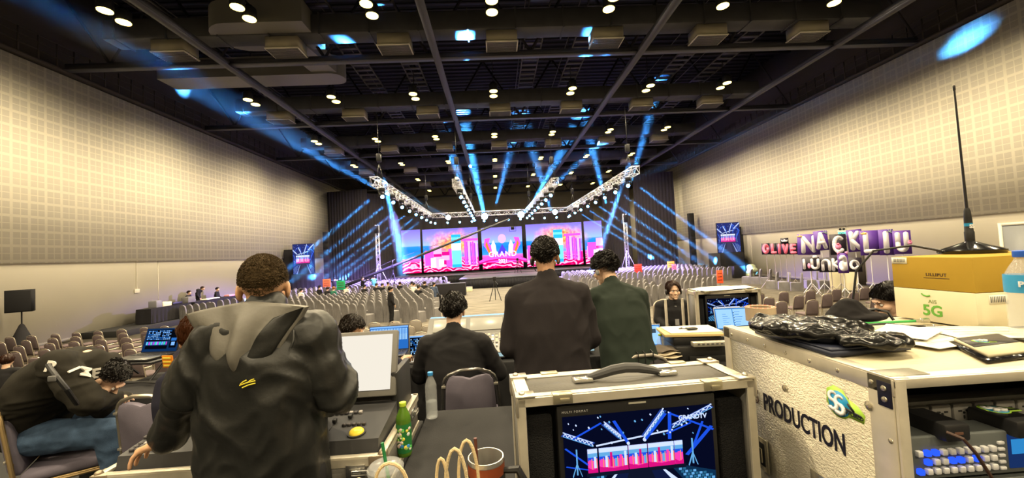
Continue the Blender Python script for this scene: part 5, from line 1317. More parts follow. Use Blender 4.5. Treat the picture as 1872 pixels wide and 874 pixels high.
t = thing('audio_mixer', 'small audio mixer with red rear edge and knobs on the left table', 'mixer', (p.x+.02, 3.12, 1.924), -8)
w = MB(); w.rbox((0, 0, .03), (.46, .24, .05), .008, RX(4)); w.build('body', mat('mixer_grey', (.3, .28, .3), .5), t); w = MB(); w.rbox((0, -.125, .025), (.47, .012, .05), .003); w.rbox((0, .125, .03), (.47, .012, .06), .003); w.build('red_edge', mat('mixer_red', (.30, .01, .02), .4), t)
w = MB()
for i in range(10):
    for j in range(3): w.cyl(.007, .055, .072, 8, T(-.2+.044*i, -.03+.045*j, 0))
w.build('knobs', mat('knob_white', (.6, .55, .7), .4), t); w = MB()
for i in range(10): w.rbox((-.2+.044*i, -.085, .060), (.012, .02, .012), .002)
w.build('fader_caps', blackp, t)
w = MB()
for k in range(3): w.tube([(-.9+.1*k, .0, .01), (-.6, .1-.04*k, .03+.01*k), (-.3, .06, .02+.02*k), (0, .12, .012), (.3, .05*k, .02), (.52, .1, .012)], .007, 6)
o = w.build('cable_bundle', blackp, None); o.location = (p.x+.25, 3.32, 1.935); tag(o, 'bundle of black cables lying behind the small audio mixer', 'cable')
p = fl(272, 695, 1.95)
t = thing('plastic_bottle', 'small clear bottle lying among cables on the left table', 'bottle', (p.x, 3.02, 1.955), 15); A = RY(90)
w = MB(); w.lathe([(.002, -.09), (.028, -.085), (.030, 0), (.028, .05), (.012, .08), (.012, .09)], 14, A); w.build('bottle_body', mat('clear_plastic', (.75, .78, .82), .10, alpha=.20, spec=.9), t); w = MB(); w.cyl(.014, .09, .105, 12, A); w.build('cap', mat('cap_blue', (.03, .05, .5), .4), t)

p = fl(775, 655, 1.94)
laptop((at(776, 640, 3.68).x, 3.68, 1.925), 4, 'laptop with dark track-list screen left of the seated suited man', .31, .22, 100, (.35, .35, .36), 'daw')
laptop((at(703, 640, 3.62).x, 3.66, 1.925+.07), 2, 'laptop with blue mixer strips behind the operator with the short hair', .37, .24, 100, (.05, .05, .055), 'strip')
t = thing('laptop_riser', 'black box lifting the laptop with blue mixer strips', 'box', (at(703, 640, 3.62).x, 3.66, 1.924)); w = MB(); w.rbox((0, 0, .034), (.36, .24, .066), .005); w.build('box_body', lam, t)
laptop((at(1180, 605, 3.55).x, 3.50, 1.925), -4, 'laptop with white document, right of the green-jacketed man', .32, .22, 100, (.35, .35, .36), 'doc')
laptop((at(1357, 598, 3.24).x, 3.26, 2.085), -6, 'laptop showing two blue pages in front of the second monitor case', .31, .20, 103, (.35, .35, .36), 'pages')
t = thing('laptop_riser', 'black box lifting the laptop with the two blue pages', 'box', (at(1357, 598, 3.24).x, 3.26, 1.924), -6); w = MB(); w.rbox((0, 0, .078), (.30, .20, .155), .005); w.build('box_body', lam, t)
# ---- mixing desk
t = thing('mixing_desk', 'wide grey audio mixing desk with glowing fader bank between the standing men', 'mixing desk', (.05, 3.52, 1.924))
w = MB(); pr = [(0, .02), (.0, .07), (.22, .10), (.42, .16), (.62, .30), (.70, .30), (.72, .02)]
w.loft([[V3(x, y, z) for y, z in pr] for x in (-.78, .78)]); w.build('body', mat('mix_grey', (.16, .16, .155), .45, .2), t, 20)
A0 = T(0, 0, .07) @ RX(math.degrees(math.atan2(.03, .22))); w = MB()
for i in range(40): w.rbox((-.72+.037*i, .05+.11*((i*7) % 5)/5, .009), (.014, .024, .014), .003, A0)
w.build('faders', mat('fader_white', (.5, .5, .48), .4), t, 0)
A1 = T(0, .22, .10) @ RX(math.degrees(math.atan2(.06, .2))); lit = [glow('lit_warm', (1, .78, .38), 1.4), glow('lit_white', (1, .95, .8), 1.6), mat('knob_grey', (.2, .2, .2), .5)]
w = MB(); r_ = random.Random(4)
for j in range(6):
    for i in range(40): w.m(0 if r_.random() < .5 else 1 if r_.random() < .3 else 2).rbox((-.72+.037*i, .01+.033*j, .004), (.022, .018, .010), .002, A1, 1)
w.build('lit_buttons', lit, t, 0)
A2 = T(0, .42, .16) @ RX(math.degrees(math.atan2(.14, .2)))
for k in range(4): w = MB(); w.rbox((-.56+.37*k, .125, .004), (.33, .17, .008), .003, A2); w.build('touch_panel', mat('panel_grey', (.30, .30, .28), .25), t)
w = MB(); w.box(-.77, .77, .630, .69, .301, .304); w.build('light_bar', glow('bar_blue', (.45, .75, 1.0), 1.5), t, 0)
w = MB(); w.box(-.775, .775, -.004, 0, .03, .062); w.build('arm_rest', glow('edge_pale', (.55, .8, .85), .7), t, 0)
# small things near it
p = at(905, 655, 3.44); 
# ---- printer with trays and papers, folded cloths, bottles
c = at(1283, 628, 3.05)
t = thing('printer', 'black printer with a fold-out grey panel under a stack of papers', 'printer', (c.x, 3.06, 1.924), -6)
w = MB(); w.rbox((0, .12, .07), (.42, .34, .14), .015); w.rbox((0, .15, .165), (.42, .30, .07), .012); w.build('body', blackp, t)
w = MB(); w.rbox((.03, -.08, .165), (.26, .06, .035), .006, T(0, 0, 0)); 
w.build('control_panel', mat('panel_silver', (.42, .40, .33), .35, .4), t)
w = MB()
for i in range(6): w.rbox((-.06+.034*i, -.112, .170), (.018, .004, .010), .001)
w.build('panel_buttons', mat('button_dark', (.1, .1, .1), .4), t); w = MB(); w.rbox((.03, -.06, .045), (.30, .02, .05), .004); w.build('paper_slot', mat('slot_black', (.005, .005, .005), .6), t); w = MB(); w.rbox((-.02, -.10, .02), (.32, .12, .008), .002); w.build('output_tray', blackp, t)
t2 = thing('document_folder', 'stack of tan folders and papers lying on top of the printer', 'papers', (c.x-.03, 3.20, 2.128), -10); w = MB()
w.rbox((0, 0, .012), (.44, .30, .022), .003); w.build('folder', mat('manila', (.62, .47, .22), .8), t2, 0); w = MB(); w.rbox((.02, .01, .028), (.40, .27, .009), .002, RZ(4)); w.build('sheets', paperm, t2, 0)
o = MB(); o.rbox((0, 0, .008), (.085, .05, .014), .005); o.tube([(-.04, 0, .008), (-.09, .03, .006), (-.05, .06, .006)], .004, 5); o = o.build('radio_clip', blackp); o.location = (c.x-.02, 3.16, 2.165); tag(o, 'small black gadget lying on the papers over the printer', 'gadget')
def folded(name, lab, loc_, rz, w_, d_, layers, mt):
    t = thing(name, lab, 'cloth', loc_, rz); 
    for k in range(layers):
        m_ = MB(); y = .0; s_ = 1-.05*k; rg = []
        for i in range(13):
            x = (-.5+i/12)*w_*s_; hgt = .011+.004*math.sin(i*1.3+k); zc = .014+.026*k+.006*math.sin(i*.8+k*2)
            rg.append([V3(x, d_/2*math.cos(a)*s_, zc+hgt*math.sin(a)) for a in [2*PI*q/14 for q in range(14)]])
        m_.loft(rg); m_.build('fold', mt[k % len(mt)], t)
    return t
c = at(1217, 630, 2.98)
folded('folded_cloth', 'pile of folded cream and brown cloths beside the printer', (c.x, 3.10, 1.924), 8, .29, .22, 5, [mat('cloth_brown', (.12, .10, .08), .9), mat('cloth_brown', (.12, .10, .08), .9), mat('cloth_cream', (.66, .56, .40), .9), mat('cloth_cream', (.66, .56, .40), .9)])
clear = mat('clear_plastic')
watr = mat('water', (.70, .76, .80), .05, alpha=.14, spec=.6)
def bottle(lab, loc_, h, r_, capc, label=None, liquid=None, ridges=True, fill=.38):
    t = thing('water_bottle' if liquid is None else 'tea_bottle', lab, 'bottle', loc_); pr = [(r_*.5, 0), (r_*.9, .002), (r_, .012)]
    n_ = 14
    for i in range(n_): z = .015+(h*.66-.015)*i/n_; pr.append((r_*(1-.035*(i % 2) if ridges else 1), z))
    pr += [(r_, h*.68), (r_*.93, h*.74), (r_*.70, h*.82), (r_*.44, h*.89), (r_*.38, h*.93)]
    w = MB(); w.lathe(pr, 24); w.build('bottle_body', clear if liquid is None else liquid, t)
    if fill: w = MB(); w.lathe([(x*.93, z+.002) for x, z in pr if z < h*fill], 24); w.build('drink', watr if liquid is None else liquid, t)
    w = MB(); w.lathe([(r_*.45, h*.925), (r_*.47, h*.93), (r_*.47, h*.995), (r_*.42, h)], 20); w.build('cap', capc, t); return t
p = fl(790, 765, TZ); bottle('clear water bottle with blue cap standing on the black table', (p.x, p.y, TZ+.003), .25, .032, mat('cap_sky', (.05, .30, .72), .4))
p = fl(740, 833, TZ)
t = bottle('green tea bottle with lime cap and fruit label on the black table', (p.x, p.y, TZ+.003), .235, .033, mat('cap_lime', (.55, .75, .05), .4), liquid=mat('tea_green', (.10, .22, .02), .12, trans=.25), ridges=False, fill=0)
sl = MB(); sl.lathe([(.0336, .02), (.0342, .03), (.0342, .13), (.0325, .15), (.0322, .165)], 28, None, False); sl.build('label_sleeve', mat('label_green', (.02, .16, .04), .35), t); rr = random.Random(9)
w = MB(); cols = [mat('lab_%d' % i, c_, .4) for i, c_ in enumerate(((.75, .6, .55), (.1, .5, .1), (.8, .65, .1), (.05, .25, .6), (.7, .75, .7), (.35, .6, .15)))]
for i in range(34):
    a = rr.uniform(-2.6, -.4); z = rr.uniform(.03, .125); k = rr.uniform(.005, .010); w.m(rr.randrange(6)).ell((.0338*math.cos(a), .0338*math.sin(a), z), (k, k, .002), None, 8, 6, rot=RZ(math.degrees(a)+90) @ RX(90))
w.build('fruit_print', cols, t); V_, F_ = text_mesh('TEA', .016, .0003, .0006)
p = at(1206, 606, 3.25); bottle('small bottle with green band and green cap beside the white laptop', (p.x, 3.25, 1.924), .20, .030, mat('cap_lime'), fill=.5)
p = at(1217, 606, 3.33); bottle('small clear bottle with blue cap beside the white laptop', (p.x, 3.33, 1.924), .21, .030, mat('cap_sky'), fill=.5)
for (u, lab) in ((1217, 'left'), (1248, 'right')):
    p = at(u, 585, 3.9); w = MB(); w.rbox((0, 0, .14), (.022, .022, .30), .004); w.cyl(.03, 0, .02, 12); w.cyl(.012, .28, .32, 10); o = w.build('antenna_post', mat('antenna_cream', (.55, .50, .42), .5)); o.location = (at(u, 560, 3.85).x, 3.85, 1.924); o.scale = (1, 1, 1.25); tag(o, 'short cream aerial post in front of the woman, %s of two' % lab, 'antenna', 'aerial posts in front of the woman')
# ---- mug, cup and carrier handles, near table
p = at(888, 834, 1.09); zt = p.z
t = thing('travel_mug', 'orange steel travel mug with black handle and brown straw', 'mug', (p.x, 1.09, TZ+.003)); h = zt-TZ-.003
w = MB(); w.lathe([(.034, 0), (.036, .01), (.047, h*.75), (.0485, h-.006), (.0485, h), (.0455, h), (.044, h-.03), (.036, .012), (.002, .010)], 32, None, True); w.build('mug_body', mat('mug_steel', (.62, .60, .56), .28, .85), t)
w = MB(); w.lathe([(.0372, .02), (.0488, h*.80), (.0498, h-.028), (.0495, h-.012)], 32, None, False); w.build('orange_sleeve', mat('mug_orange', (.24, .055, .02), .4, .3), t)
w = MB(); w.tube([(.045, -.01, h-.035), (.085, -.02, h-.03), (.10, -.025, h-.06), (.095, -.025, h-.14), (.05, -.012, h-.19)], [.008, .011, .012, .011, .009], 8); w.lathe([(.0445, h-.21), (.0505, h-.05), (.0508, h-.042), (.050, h-.04)], 32, None, False); w.build('handle', blackp, t)
w = MB(); w.tube([(-.02, .01, .05), (-.026, .0, h+.05)], .0045, 8); w.build('straw', mat('straw_brown', (.10, .03, .02), .4), t)
rope = mat('rope_cream', (.68, .55, .33), .8, bump=.5, bscale=300)
def carrier(u, v, Y, lab, loops, w_=.2):
    p = at(u, v, Y); t = thing('paper_carrier', lab, 'carrier bag', (p.x, Y, TZ+.003)); h = p.z-TZ
    w = MB(); w.loft([[V3(x*w_/2, y*.05, z) for x, y in ((-1, -1), (1, -1), (1, 1), (-1, 1))] for z in (0, max(.03, h-.09))]); w.build('bag', mat('kraft', (.52, .40, .24), .85), t, 0)
    for (x0, x1, hh, y) in loops:
        P = [V3(x0, y, h-.12)]+[V3(x0+(x1-x0)*(1-math.cos(PI*q/10))/2, y-.012*math.sin(PI*q/10), h-.04+hh*math.sin(PI*q/10)) for q in range(11)]+[V3(x1, y, h-.12)]
        w = MB(); w.tube(P, .0042, 6); w.build('handle', rope, t)
    return t
carrier(843, 872, .98, 'kraft carrier with tall twisted cream handles left of the mug', ((-.035, .02, .125, -.03), (-.01, .04, .115, .03), (-.06, -.03, .09, 0)), .14)
carrier(700, 878, .92, 'kraft carrier with low cream handles holding the iced cup', ((-.06, -.01, .07, -.04), (-.03, .045, .06, .04), (.02, .06, .055, -.03)), .14)
p = at(682, 868, .97); t = thing('iced_cup', 'clear plastic cup with domed lid and green straw', 'cup', (p.x, 1.07, TZ+.003)); h = at(682, 852, 1.07).z-TZ
w = MB(); w.lathe([(.028, 0), (.030, .004), (.045, h-.02), (.047, h-.015), (.047, h-.008), (.040, h), (.012, h+.004)], 24); w.build('cup_body', clear, t); w = MB(); w.tube([(.012, 0, h-.08), (-.006, 0, h+.055)], .0045, 8); w.build('straw', mat('straw_green', (.01, .16, .05), .4), t)
# ---- chairs on the riser
def hero(u, vt, s_, rz, lab, frame, pad, x=None, y=None):
    p = at(u, vt, FPX/s_); o_ = Matrix.Rotation(R(rz), 3, 'Z') @ V3(0, .27, 0); return banquet('banquet_chair', lab, pad, frame, (p.x+o_.x, p.y+o_.y, RZ0), rz)
ch_f = mat('frame_silver_tan', (.50, .45, .36), .3, .8); ch_d = mat('frame_dark_chrome', (.30, .29, .28), .2, .9)
hero(262, 697, 274, -6, 'purple-grey chair with tan frame beside the rain-jacket man, left', ch_f, purple_pad)
hero(857, 658, 262, 2, 'purple-grey chair with dark chrome frame holding the suited seated man', ch_d, purple_pad)
hero(22, 722, 262, -56, 'purple-grey chair with gold frame under the hunched person in hoodie', mat('frame_gold', (.50, .36, .18), .35, .8), purple_pad)
hc = hero(1175, 641, 255, 4, 'grey tube chair with black straps behind the green-jacketed man', mat('frame_grey_tube', (.34, .31, .27), .4, .5), mat('pad_dark', (.05, .045, .05), .85))
w = MB()
for x in (-.05, .0, .06): w.tube([(x, -.305, .95), (x, -.265, .96), (x, -.262, .80), (x, -.31, .80)], .004, 5, closed=True)
w.build('strap', blackp, hc)
p = at(646, 700, 2.93); banquet('banquet_chair', 'chair of the operator behind the lighting desk screen', purple_pad, ch_f, (p.x, 2.98, RZ0), 0)
p = at(1235, 600, 5.3); banquet('banquet_chair', 'chair of the woman in headphones', brown_pad, frame_m, (p.x, 5.36, RZ0), 172)
p = at(1650, 560, 2.75); banquet('banquet_chair', 'chair of the man in profile behind the boxes', brown_pad, frame_m, (p.x+.05, 2.75, RZ0), 70)
p = at(335, 700, 2.0)
# ---- lettering on the hoodie and strap
hj, L_ = HOODIE
def surf_text(txt, size, M4, mt, parent, name, bold=.0, sp=1.0, depth=.001):
    V_, F_ = text_mesh(txt, size, depth, bold, sp); w = MB(); w.add(V_, F_, M4); return w.build(name, mt, parent, 0)
w = MB(); A0 = loc_m = None
def hl(u, v, s): return at(u, v, FPX/(s*.87))-L_
P0 = [hl(88, 668, 345), hl(104, 690, 352), hl(122, 712, 350), hl(140, 738, 340)]
q = MB()
for a, b_ in zip(P0[:-1], P0[1:]): q.cap(a, b_, .013, .013, 8)
q.build('strap', blackp, hj); q = MB(); q.rbox(tuple(P0[1]+V3(0, -.025, 0)), (.04, .012, .03), .004, None); q.build('buckle', mat('buckle_grey', (.12, .12, .12), .4), hj)
whitep = mat('print_white', (.75, .72, .66), .7)

lt = []
for i_, ch_ in enumerate('PRIME'):
    u_ = 92+i_*21; v_ = 671+i_*3.0
    if ch_ == 'R': continue
    pt2 = hl(u_, v_, 352-i_*3); lt.append((ch_, pt2))
bvh_o = [o for o in COL.objects if o.parent == hj and o.name.startswith('hoodie')][0]
for ch_, pt2 in lt:
    d_ = (Vector(pt2)+L_-CAM).normalized(); ok, hp_, hn, _ = bvh_o.ray_cast(CAM-L_, d_)
    if not ok: continue
    z_ = hn.normalized(); xr_ = right-z_*right.dot(z_); xr_.normalize(); yr_ = z_.cross(xr_)
    M4 = Matrix(((xr_.x, yr_.x, z_.x, hp_.x), (xr_.y, yr_.y, z_.y, hp_.y), (xr_.z, yr_.z, z_.z, hp_.z), (0, 0, 0, 1)))
    surf_text(ch_, .085, M4 @ T(0, 0, .004) @ RZ(-8), whitep, hj, 'back_letter', .003, 1, .004)
# ------------------------------------------------------------------ big aluminium rack case on the right
KZ = 2.55; KX = fl(1624, 695, KZ).x; KY = fl(1624, 695, KZ).y; KB = fl(1330, 597, KZ).y; KX = (KX+fl(1330, 597, KZ).x)/2; KW = 1.18; KD = KB-KY; KH = KZ-RZ0-.12
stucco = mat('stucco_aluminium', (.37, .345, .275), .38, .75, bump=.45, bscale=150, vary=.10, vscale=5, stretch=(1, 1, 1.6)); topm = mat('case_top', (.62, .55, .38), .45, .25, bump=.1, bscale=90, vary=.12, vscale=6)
t = thing('rack_case', 'large stucco-aluminium rack case lettered PRODUCTION, right foreground', 'flight case', (KX+KW/2, KY, RZ0)); z0 = .12; Z = KZ-RZ0
x0, x1 = -KW/2, KW/2
w = MB(); w.box(x0, x0+.012, 0, KD, z0, Z); w.box(x1-.012, x1, 0, KD, z0, Z); w.box(x0, x1, KD-.012, KD, z0, Z); w.box(x0, x1, 0, KD, z0, z0+.012); w.build('shell', stucco, t, 0)
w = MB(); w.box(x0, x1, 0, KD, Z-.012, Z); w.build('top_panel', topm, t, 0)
w = MB(); e = .034
w.rbox((x0+e/2-.003, KD/2, Z+.001), (e, KD+.006, .005), .001); w.rbox((x0-.002, KD/2, Z-e/2), (.005, KD+.006, e), .001)
w.rbox((x0-.002, e*.8, (z0+Z)/2), (.005, e*1.6, Z-z0), .001); w.rbox((x0+.009, -.0038, (z0+Z)/2-.0005), (.022, .008, Z-z0), .002); w.rbox((0, -.003, Z-.008), (KW+.004, .008, .020), .002); w.rbox((0, .012, Z+.001), (KW, .030, .004), .001)
w.rbox((x0-.002, KD-e/2, (z0+Z)/2), (.005, e, Z-z0), .001); w.rbox((0, -.003, z0+.012), (KW, .008, .026), .002); w.rbox((x0-.002, KD/2, z0+e/2), (.005, KD, e), .001)
w.rbox((x0+.66, -.003, (z0+Z)/2), (.03, .008, Z-z0), .002); w.rbox((x1-.011, -.003, (z0+Z)/2), (.022, .008, Z-z0), .002)
w.build('edge_profile', alu_e, t, 30)
riv = mat('rivet', (.68, .63, .50), .25, .85); w = MB(); w.lathe([(.0058, 0), (.0052, .0018), (.003, .003), (.0005, .0035)], 10); rm = w.build('rivet', riv, t)
rp = [(x0-.004, y, Z-.018) for y in np.arange(.045, KD, .085)]+[(x0-.004, .012, z) for z in np.arange(z0+.05, Z-.1, .11)]
rm.location = rp[0]; rm.rotation_euler = (0, R(-90), 0)
for p_ in rp[1:]: o = rm.copy(); COL.objects.link(o); o.location = p_
w = MB(); w.lathe([(.011, 0), (.010, .004), (.004, .007), (.0005, .0075)], 12, T(x0-.002, sx(1592, 742, KX).y-KY, sx(1592, 742, KX).z-RZ0) @ RY(-90)); w.build('bolt_cap', riv, t)
p = sx(1437, 710, KX); w = MB(); w.lathe([(.010, 0), (.009, .004), (.0005, .007)], 12, T(x0-.002, p.y-KY, p.z-RZ0) @ RY(-90)); w.build('bolt_cap', riv, t)
w = MB(); w.rbox((x0-.005, .016, Z-.035), (.004, .030, .052), .001); w.build('corner_plate', mat('corner_black', (.015, .015, .03), .35, .3), t)
w = MB()
for dz in (.022, .045): w.lathe([(.0062, 0), (.0055, .002), (.0005, .0035)], 10, T(x0-.0075, .015, Z-dz) @ RY(-90))
w.build('corner_rivets', riv, t)
w = MB(); w.rbox((x0+.045, .03, Z+.003), (.09, .045, .003), .001); w.build('top_corner', mat('corner_grey', (.25, .24, .20), .4, .6), t)
# recessed latch and butterfly plates
p = sx(1397, 830, KX); w = MB(); w.m(0).rbox((x0-.004, p.y-KY, p.z-RZ0), (.004, .05, .10), .001); w.m(1).rbox((x0-.0065, p.y-KY+.004, p.z-RZ0), (.002, .032, .07), .001); w.m(0).tube([(x0-.012, p.y-KY+.012, p.z-RZ0+.02), (x0-.014, p.y-KY-.008, p.z-RZ0+.02), (x0-.014, p.y-KY-.008, p.z-RZ0-.02), (x0-.012, p.y-KY+.012, p.z-RZ0-.02)], .003, 6, closed=True); w.build('latch', [riv, mat('dark_recess', (.02, .02, .02), .8)], t, 30)
p = sx(1500, 871, KX); w = MB(); w.rbox((x0-.004, p.y-KY, p.z-RZ0-.01), (.004, .055, .035), .001); w.build('handle_plate', riv, t)
# lettering on the side: faces -x, reads towards -y
inkm = mat('lettering_black', (.010, .010, .022), .5); outl = mat('lettering_outline', (.10, .04, .04), .5)
B = Matrix(((0, 0, -1, 0), (-1, 0, 0, 0), (0, 1, 0, 0), (0, 0, 0, 1)))       # text x -> -y, text y -> z, text z -> -x
pa = sx(1397, 734, KX); pb = sx(1546, 813, KX); L_t = pa.y-pb.y
V_, F_ = text_mesh('PRODUCTION', .1, .0006, .0022, 1.0); xs = [v.x for v in V_]; ys = [v.y for v in V_]
sc_x = L_t/(max(xs)-min(xs)); hh = (sx(1397, 719, KX).z-sx(1397, 750, KX).z)*.98; sc_y = hh/(max(ys)-min(ys))
w = MB(); w.add([Vector(((v.x-(max(xs)+min(xs))/2)*sc_x, (v.y-(max(ys)+min(ys))/2)*sc_y, v.z)) for v in V_], F_, T(x0-.0015, (pa.y+pb.y)/2-KY, (pa.z+pb.z)/2-RZ0) @ B); w.build('lettering', inkm, t, 0)
for u, tx in ((1372, 'S'), (1383, 'S')):
    p = sx(u, 720+(u-1372)*.4, KX); V_, F_ = text_mesh('S', .062, .0004, .002); V2, F2 = text_mesh('S', .062, .0008, -.0008); w = MB()
    w.m(0).add(V_, F_, T(x0-.0015, p.y-KY, p.z-RZ0) @ B @ S(.8, 1, 1)); w.m(1).add(V2, F2, T(x0-.002, p.y-KY, p.z-RZ0) @ B @ S(.8, 1, 1)); w.build('outline_letter', [outl, stucco], t, 0)
def sticker(M4, r_, parent, name='sticker'):
    w = MB(); C_ = [mat('stk_lime', (.45, .75, .08), .4), mat('stk_blue', (.02, .30, .62), .4), mat('stk_white', (.8, .8, .8), .4), mat('stk_black', (.02, .02, .02), .4)]
    w.m(0).prism([(r_*1.12*math.cos(a*PI/12), r_*1.12*math.sin(a*PI/12)) for a in range(24)], 0, .0006, M4); w.prism([(0, r_*.55), (0, -r_*.75), (r_*2.1, -r_*.75), (r_*2.25, -r_*.1), (r_*1.7, r_*.4), (r_*1.1, r_*.62)], 0, .0005, M4)
    w.prism([(-r_*1.1, r_*.9), (-r_*.4, r_*1.35), (r_*.5, r_*1.2), (r_*.9, r_*.4), (-r_*1.2, -r_*.3)], 0, .00055, M4)
    w.m(1).prism([(r_*math.cos(a*PI/12), r_*math.sin(a*PI/12)) for a in range(24)], .0004, .001, M4)
    for k in (0, 1):
        c = -r_*.52+k*r_*.62; y0 = r_*.45-k*r_*.16
        strokes2d([arc(c, y0, r_*.34, r_*.32, 50, 250, 7)+arc(c+r_*.06, y0-r_*.66, r_*.36, r_*.34, 80, -130, 8)], r_*.13, .0010, .0014, w.m(2), M4)
    w.m(3); strokes2d([[(r_*.5, -r_*.15), (r_*1.9, -r_*.3)], [(r_*.9, r_*.25), (r_*1.3, -r_*.1)]], r_*.10, .0010, .0014, w, M4)
    V_, F_ = text_mesh('WORLD', r_*.42, .0003, .0004); w.m(3).add(V_, F_, M4 @ T(r_*1.35, -r_*.42, .0016)); V_, F_ = text_mesh('DOUBLE S', r_*.26, .0003); w.m(2).add(V_, F_, M4 @ T(0, -r_*.62, .0014))
    return w.build(name, C_, parent, 0)
p = sx(1535, 738, KX); sticker(T(x0-.0015, p.y-KY, p.z-RZ0) @ B, .030, t)
# castors
for cx_, cy_ in ((x0+.08, .08), (x1-.08, .08), (x0+.08, KD-.08), (x1-.08, KD-.08)):
    w = MB(); w.cyl(.05, -.02, .02, 16, T(cx_, cy_, .05) @ RX(90)); w.rbox((cx_, cy_, .11), (.09, .09, .02), .004); w.box(cx_-.03, cx_+.03, cy_-.028, cy_-.022, .04, .12); w.build('castor', blackp, t)
# inside the open front: dark lining, socket strip, switcher panel
w = MB(); w.box(x0+.012, x0+.64, .30, .31, z0+.02, Z-.013); w.box(x0+.012, x0+.03, .006, .012, z0+.02, Z-.03); w.box(x0+.03, x0+.036, .02, .30, z0+.02, Z-.02); w.box(x0+.634, x0+.64, .02, .30, z0+.02, Z-.02); w.box(x0+.03, x0+.64, .02, .30, Z-.022, Z-.013); w.box(x0+.68, x1-.02, .02, .03, z0+.02, Z-.02); w.build('dark_lining', mat('lining_black', (.006, .006, .006), .9), t, 0)
FYp = KY+.012
def fr(u, v, Y=None): p_ = at(u, v, FYp if Y is None else Y); return V3(p_.x-(KX+KW/2), p_.y-KY, p_.z-RZ0)
q0 = fr(1663, 820); q1 = fr(1872, 782); q2 = fr(1662, 868); hpan = (q0-q2).z
pz = (q0.z+fr(1872, 846).z+.03)/2
zc = (fr(1740, 808).z+fr(1740, 868).z)/2+.004; ph = .086; xs0 = fr(1660, 845).x
sw = thing('vision_switcher', 'grey rack switcher panel with blue and white lit buttons', 'switcher panel', (KX+KW/2+xs0, KY+.012, RZ0+zc-ph/2))
w = MB(); w.rbox((.235, .03, ph/2), (.47, .06, ph), .003); w.build('panel', mat('switcher_grey', (.09, .10, .10), .45), sw)
bw = mat('button_white', (.55, .55, .55), .4, emis=(.75, .75, .85), es=.03); bb = glow('button_blue', (.02, .08, 1.0), 1.6); rnd3 = random.Random(2)
w = MB(); blue = {(1, 2), (2, 2), (1, 1), (4, 1), (5, 1), (0, 0), (7, 1)}
for i in range(10):
    for j in range(3):
        if i == 0 and j == 1: continue
        x = .022+.0178*i; z = .018+.0185*j; w = MB()
        w.rbox((x, -.003, z), (.0118, .010, .0118), .002); w.build('button', bb if (i, j) in blue else bw, sw)
w = MB()
for j in range(5): w.rbox((.204, -.001, .012+.013*j), (.014, .006, .007), .002)
w.build('small_buttons', bw, sw); w = MB(); w.m(0).rbox((.30, -.001, .045), (.16, .004, .07), .002); w.m(1).cbox((.30, -.0034, .055), (.15, .001, .03)); w.build('status_screen', [glow('lcd_dark', (.01, .03, .12), 1), glow('lcd_blue', (.03, .25, .6), 1)], sw, 0)
zs = fr(1750, 755, KY+.10).z
ps = thing('socket_strip', 'grey rack strip of universal mains sockets above the switcher panel', 'power strip', (KX+KW/2+x0+.04, KY+.10, RZ0+zs-.03))
w = MB(); w.rbox((.29, .02, .03), (.58, .04, .064), .002); w.build('strip_body', mat('strip_grey', (.10, .10, .095), .45, .3), ps)
for i in range(9):
    x = .035+.052*i+.02; w = MB(); w.m(0).rbox((x, -.006, .03), (.046, .012, .05), .003); w.m(1)
    w.rbox((x-.009, -.0125, .040), (.009, .002, .004), .0008, None, 1); w.rbox((x+.009, -.0125, .040), (.009, .002, .004), .0008, None, 1); w.cyl(.0025, -.0135, -.0115, 8, T(x, 0, .036) @ RX(90) @ T(0, 0, .025)); w.rbox((x, -.0125, .026), (.004, .002, .008), .0008, None, 1); w.rbox((x, -.0125, .014), (.003, .002, .008), .0008, None, 1)
    w.build('socket', [mat('socket_grey', (.17, .165, .155), .4), mat('slot_black')], ps, 30)
def brick(u, v, lab, stk=False, w_=.055):
    p = at(u, v, KY+.03); b_ = thing('power_adapter', lab, 'adapter', (p.x, KY+.082, p.z), 0); w = MB(); w.rbox((0, -.045, 0), (w_, .09, .036), .006); w.build('case', blackp, b_)
    if stk: sticker(T(0, -.03, .0185), .020, b_)
    else: w = MB(); w.cbox((0, -.0905, .0), (.018, .001, .005)); w.build('usb_port', mat('usb', (.12, .06, .04), .4), b_)
    return b_
brick(1715, 778, 'black mains adapter plugged into the socket strip, with cable hanging')
brick(1845, 772, 'black mains adapter with bright round sticker plugged into the socket strip', True, .065)
pp = [fr(1730, 790, KY-.012), fr(1760, 802, KY-.03), fr(1785, 830, KY-.03), fr(1812, 872, KY-.03), fr(1822, 900, KY-.02)]
w = MB(); w.tube([p_+V3(KX+KW/2, KY, RZ0) for p_ in pp], .0032, 8); tag(w.build('charger_cable', mat('cable_brown', (.06, .03, .02), .5)), 'thin dark cable hanging in front of the lit switcher buttons', 'cable')
w = MB(); c_ = fr(1690, 868, KY+.0); lo = thing('frame_monitor', 'dual small rack monitors with pale frames under the switcher panel', 'monitor', (KX+KW/2+xs0, KY+.012, RZ0+zc-ph/2-.14))
w.rbox((.235, .02, .065), (.47, .04, .13), .003); w.build('panel', mat('switcher_grey'), lo)
for k in (0, 1): w = MB(); w.m(0).rbox((.10+.12*k, -.002, .055), (.105, .006, .10), .003); w.m(1).rbox((.10+.12*k, -.0055, .055), (.09, .002, .088), .002); w.build('screen', [mat('frame_pale', (.45, .45, .42), .4), mat('screen_black', (.01, .01, .012), .15)], lo, 0)
w = MB(); p = fr(1655, 845, KY-.012); sticker(T(0, 0, 0), .001, None, 'x') if False else None
